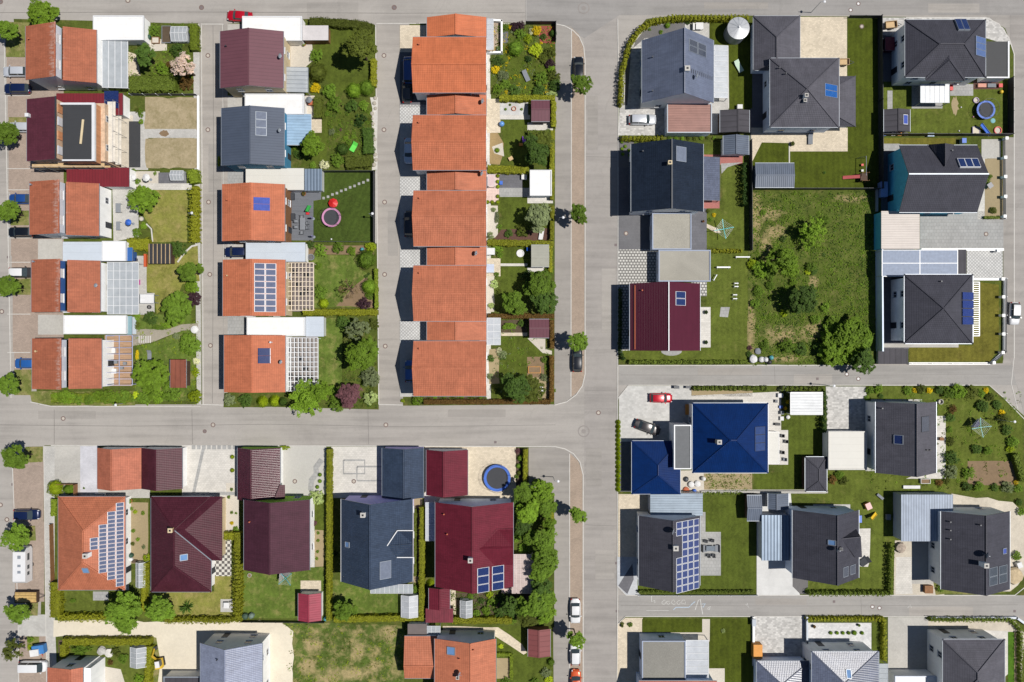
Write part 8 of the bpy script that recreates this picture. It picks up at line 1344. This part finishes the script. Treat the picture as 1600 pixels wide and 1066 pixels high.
# clutter: buckets, bags by the wild plot corner and the cobalt house yard
def bag(px, py, r0, label, m, h=.8):
    c = P(px, py, h*.6); R = r0/S; q = MB(); n = 11; rr = random.Random(int(px*py)); prev = None
    for z, f in ((0, .92), (h*.4, 1.05), (h*.8, .9), (h, .45), (h*1.05, .02)):
        cur = [(c.x+R*f*math.cos(6.2832*k/n)*rr.uniform(.88, 1.1), c.y+R*f*math.sin(6.2832*k/n)*rr.uniform(.88, 1.1), GZ+z) for k in range(n)]
        if prev:
            for k in range(n): q.face([prev[k], prev[(k+1) % n], cur[(k+1) % n], cur[k]])
        prev = cur
    tag(q.build('sack', m), label, 'sack', 'sacks and covered heaps')
bag(1177, 561, 6.5, 'large white builders sack at the wild plot corner', FWHITE, 1.0); bag(1190, 562, 4.5, 'second white sack right of the large one', FWHITE); bag(1196, 562, 4, 'upright white sheet-wrapped sack near the bins', FWHITE, 1.1); bag(1205, 559, 3.5, 'teal wrapped sack beside the dark bins', TEAL); bag(1202, 566, 4, 'dark bin bag at the lane below the wild plot', BLACK); bag(1184, 549, 5, 'grey tarpaulin heap above the white sacks', FGREY, .4); bag(1407, 856, 8, 'grey brown rubble heap beside the pale metal garage', plain('rubble_heap', A(185, 170, 155), .9, var=.3), .9); bag(1585, 900, 13, 'sandy soil heap at the right edge plot', plain('sand_heap_mat', A(205, 185, 150), .95, var=.2), 1.2); bag(1080, 757, 5, 'white covered pile in the yard below the porch', FWHITE, .6); bag(1072, 749, 4, 'dark pile in the yard left of the white covers', DMET, .5); bag(1090, 756, 5, 'second white cover beside the vegetable bed', FWHITE, .5); bag(1099, 748, 3.5, 'round white barrel by the vegetable bed', FWHITE, .9); bag(1072, 766, 5, 'terracotta tile pile below the yard covers', TERRA, .4); bag(1085, 767, 3, 'blue canister in the crowded yard', BLUE, .5); bag(383, 963, 5, 'dark green compost bin at the hedge corner', plain('compost_green', A(62, 88, 70), .7), .9); bag(393, 962, 4.5, 'grey green compost bin beside the dark one', plain('compost_grey', A(120, 140, 128), .7), .9); bag(509, 967, 3.5, 'teal bin beside the raspberry red shed', TEAL, .7); bag(205, 868, 3.5, 'dark green water butt by the solar house', plain('butt_green', A(50, 90, 70), .6), .9); bag(205, 874, 3, 'white water butt below the green one', FWHITE, .7); bag(566, 390, 3, 'teal bin in the shrubs below the trampoline lawn', TEAL, .8); bag(232, 58, 4, 'dark green rain barrel beside the white garage', plain('butt_green', A(50, 90, 70), .6), 1.0); bag(304, 515, 6, 'white covered pile at lane edge near the path', FWHITE, .5); bag(159, 1017, 7, 'grey rock pile behind the white-walled house', plain('rock_pile', A(200, 198, 192), .95, var=.2), .8); bag(170, 1020, 7, 'pale rock pile in the lower left garden', plain('pale_rock', A(225, 222, 215), .95, var=.15), .5); bag(1231, 652, 3.2, 'white bucket by the canopy garden', FWHITE, .5); bag(1225, 607, 4, 'grey sack at the lane beside the canopy', FGREY, .6)
for k in range(6):
    x, y = (1216+rnd.uniform(-4, 6), 618+k*9); boxy('crate', x, y, rnd.uniform(.4, .9), rnd.uniform(.4, .8), rnd.uniform(.3, .6), ('white', 'dark', 'blue', 'grey', 'white', 'dark')[k]+' crate standing right of the cobalt blue house', 'crate', (FWHITE, DMET, BLUE, FGREY, FWHITE, BLACK)[k], grp='crates right of the cobalt house')
for k, (x, y, m) in enumerate(((1222, 681, BLACK), (1228, 690, BLACK), (1222, 707, BLACK), (1226, 718, FGREY))): chair(x, y, 180, ('dark','dark','dark','grey')[k]+' chair on the cobalt blue house terrace', m, 'terrace chairs')
ST = plain('garden_stone', A(190, 182, 168), .95, var=.2)
for k in range(14): 
    x, y = (584+rnd.uniform(-3, 4), 154+k*8); c = P(x, y); q = MB(); R = rnd.uniform(.2, .42); q.lathe([(R, 0), (R*.8, R*.5), (R*.3, R*.7), (.01, R*.72)], 7)
    for v in q.v: v += Vector((c.x, c.y, GZ))
    tag(q.build('boulder', ST), 'pale boulder in the white stone edging by the second lane', 'boulder', 'edging boulders')
for a in ((540, 203, 3), (576, 160, 6)): pass
boxy('rabbit_hutch', 486, 161, .9, .7, .7, 'small terracotta lidded crate behind white garage', 'crate', TERRA, grp='crates behind the garage'); boxy('chaise', 1398, 178, .01, .01, .01, '', '', FWHITE) if 0 else None
for k, (x, m, t) in enumerate(((1378, BLUE, 'blue'), (1392, FWHITE, 'white'), (1402, OWOOD, 'orange'), (1412, BLACK, 'black'))): boxy('crate', x+3, 210, .6, .5, .5, t+' crate behind the black felt shed', 'crate', m, grp='crates behind the felt shed')
for x, m, t in ((1534, plain('salmon_mat', A(225, 160, 140), .7), 'salmon'), (1549, FGREY, 'grey'), (1563, RED, 'red')): boxy('crate', x, 134, 1.4 if t != 'red' else .6, .6, .4, t+' play crate along the corner-house garage wall', 'crate', m, grp='crates by the corner house')
boxy('toy_car', 1486, 137, .5, 1.0, .5, 'red toy car beside the white glass patio roof', 'toy', RED, grp='garden toys'); boxy('toy_car', 814, 226, .6, .4, .4, 'red and orange toy beside the purple slide', 'toy', RED, OWOOD, grp='garden toys'); boxy('crate', 798, 248, .7, .6, .4, 'pale yellow wooden crate on the lawn by the dark tree', 'crate', PWOOD, ang=30, grp='garden toys'); boxy('garden_cushion', 819, 276, .9, 1.0, .6, 'white armchair beside the white pavilion', 'chair', FWHITE, grp='garden chairs'); boxy('toy_car', 783, 286, .5, .6, .5, 'bright blue toy on the dark patio', 'toy', BLUE, grp='garden toys'); boxy('toy_car', 216, 441, .4, .9, .5, 'pink toy at the conservatory edge', 'toy', plain('magenta_toy', A(225, 60, 180), .5), grp='garden toys'); boxy('crate', 227, 407, .35, 2.2, .6, 'orange wooden screen near the black slatted shed', 'screen', plain('orange_red_wood', A(215, 95, 50), .6), grp='garden toys'); boxy('crate', 210, 406, .8, .5, .6, 'dark blue bin beside the conservatory', 'bin', NAVY, grp='garden toys'); boxy('crate', 481, 334, .5, .3, .3, 'red toy crate at the foot of the green slide', 'toy', RED, grp='garden toys'); boxy('bench', 1074, 640, .6, 1.8, .5, 'yellow wooden bench at the cobalt blue house wall', 'bench', OWOOD, grp='garden benches'); boxy('crate', 1345, 807-15, .01, .01, .01, '', '', FWHITE) if 0 else None
boxy('crate', 1344, 811, .4, 1.2, 1.0, 'blue cabinet at the cross-gabled house wall', 'cabinet', BLUE, grp='storage boxes'); boxy('crate', 1388, 808, .7, .9, .5, 'grey crate in the shadow of pale metal garage', 'crate', FGREY, grp='storage boxes'); boxy('crate', 1359, 691, .7, .9, .9, 'blue bin between cream garage and grey tiled house', 'bin', BLUE, grp='storage boxes'); boxy('bench', 1471, 686, .6, .5, .5, 'small brown stool on the white side terrace', 'stool', WOOD, grp='garden benches')
for x, y in ((172, 537), (176, 548), (171, 560), (181, 566), (178, 580), (190, 575), (195, 568)): boxy('crate', x, y, .9 if x < 180 else .5, .8 if x < 180 else .5, .5, ('white' if x < 180 else 'grey')+' garden seat under the blue-beamed pergola', 'chair', FWHITE if x < 180 else FGREY, grp='seats under the pergola')
for x, y in ((460, 425), (466, 445), (472, 460), (480, 430), (478, 455), (470, 560), (478, 575), (484, 590), (468, 590)): boxy('crate', x, y, .7, .7, .5, 'dark seat under the '+('cream' if y < 500 else 'white')+' pergola grid', 'chair', (DMET, FGREY, plain('rose_cushion', A(190, 70, 90), .8))[int(x) % 3] if 0 else DMET, grp='seats under the pergola')
# ------------------------------------------------------------------ labels made unique by look, then by place
from collections import defaultdict
bpy.context.view_layer.update()
ORD = ['first', 'second', 'third', 'fourth', 'fifth', 'sixth', 'seventh', 'eighth', 'ninth', 'tenth', 'eleventh', 'twelfth', '13th', '14th', '15th', '16th', '17th', '18th', '19th', '20th']
def where(o):
    k = H/(H-1)/1; return (o.location.x*S+800, 533-o.location.y*S)
by = defaultdict(list)
for o in SC.objects:
    if o.parent is None and o.get('label') and o.get('kind') is None: by[o['label']].append(o)
for lb, os_ in by.items():
    n = len(os_)
    if n < 2: continue
    ps = [where(o) for o in os_]; dx = max(p[0] for p in ps)-min(p[0] for p in ps); dy = max(p[1] for p in ps)-min(p[1] for p in ps); ax = 0 if dx >= dy else 1
    so = sorted(os_, key=lambda o: where(o)[ax])
    for i, o in enumerate(so):
        if n == 2: s = (('left', 'right'), ('upper', 'lower'))[ax][i]+' one of two'
        elif n == 3 and i == 1: s = 'middle one of three'
        elif i == 0: s = ('leftmost', 'topmost')[ax]
        elif i == n-1: s = ('rightmost', 'lowest')[ax]
        else: s = (ORD[i] if i < 20 else str(i+1)+'th')+(' from left', ' from top')[ax]
        o['label'] = lb+', '+s
        if not o.get('group'): o['group'] = lb
for o in SC.objects:
    if o.parent is None and o.get('label'):
        w = len(o['label'].split())
        if w < 4 or w > 16: print('LABEL LENGTH', w, o['label'])
    if o.get('kind') == 'stuff' and o.get('category') is None: pass
# ------------------------------------------------------------------ camera, sun, sky
cam = bpy.data.cameras.new('camera'); co = bpy.data.objects.new('camera', cam); COL.objects.link(co); co.location = (0, 0, H); co.rotation_euler = (0, 0, 0); cam.lens = 28; cam.sensor_width = 36; cam.sensor_fit = 'HORIZONTAL'; cam.clip_start = 1; cam.clip_end = 3000; SC.camera = co
EL, AZ = math.radians(63), math.radians(-3)       # sun from the right of the photo
sd = Vector((math.cos(AZ)*math.cos(EL), math.sin(AZ)*math.cos(EL), math.sin(EL)))
sl = bpy.data.lights.new('sun', 'SUN'); sl.energy = 5.0; sl.angle = math.radians(.53); sl.color = (1, .955, .89); so = bpy.data.objects.new('sun', sl); COL.objects.link(so); so.rotation_euler = sd.to_track_quat('Z', 'Y').to_euler(); so.location = (60, 0, 120)
W = bpy.data.worlds.new('World'); SC.world = W; W.use_nodes = True; nt = W.node_tree; nt.nodes.clear(); bg = nt.nodes.new('ShaderNodeBackground'); ou = nt.nodes.new('ShaderNodeOutputWorld'); sk = nt.nodes.new('ShaderNodeTexSky'); sk.sky_type = 'NISHITA'; sk.sun_disc = False; sk.sun_elevation = EL; sk.sun_rotation = math.pi/2-AZ; sk.ozone_density = 5.0; sk.dust_density = .4; bg.inputs[1].default_value = .05; nt.links.new(sk.outputs[0], bg.inputs[0]); nt.links.new(bg.outputs[0], ou.inputs[0])
SC.view_settings.view_transform = 'Standard'; SC.view_settings.look = 'None'; SC.view_settings.exposure = .2; SC.view_settings.gamma = 1; SC.view_settings.use_curve_mapping = False
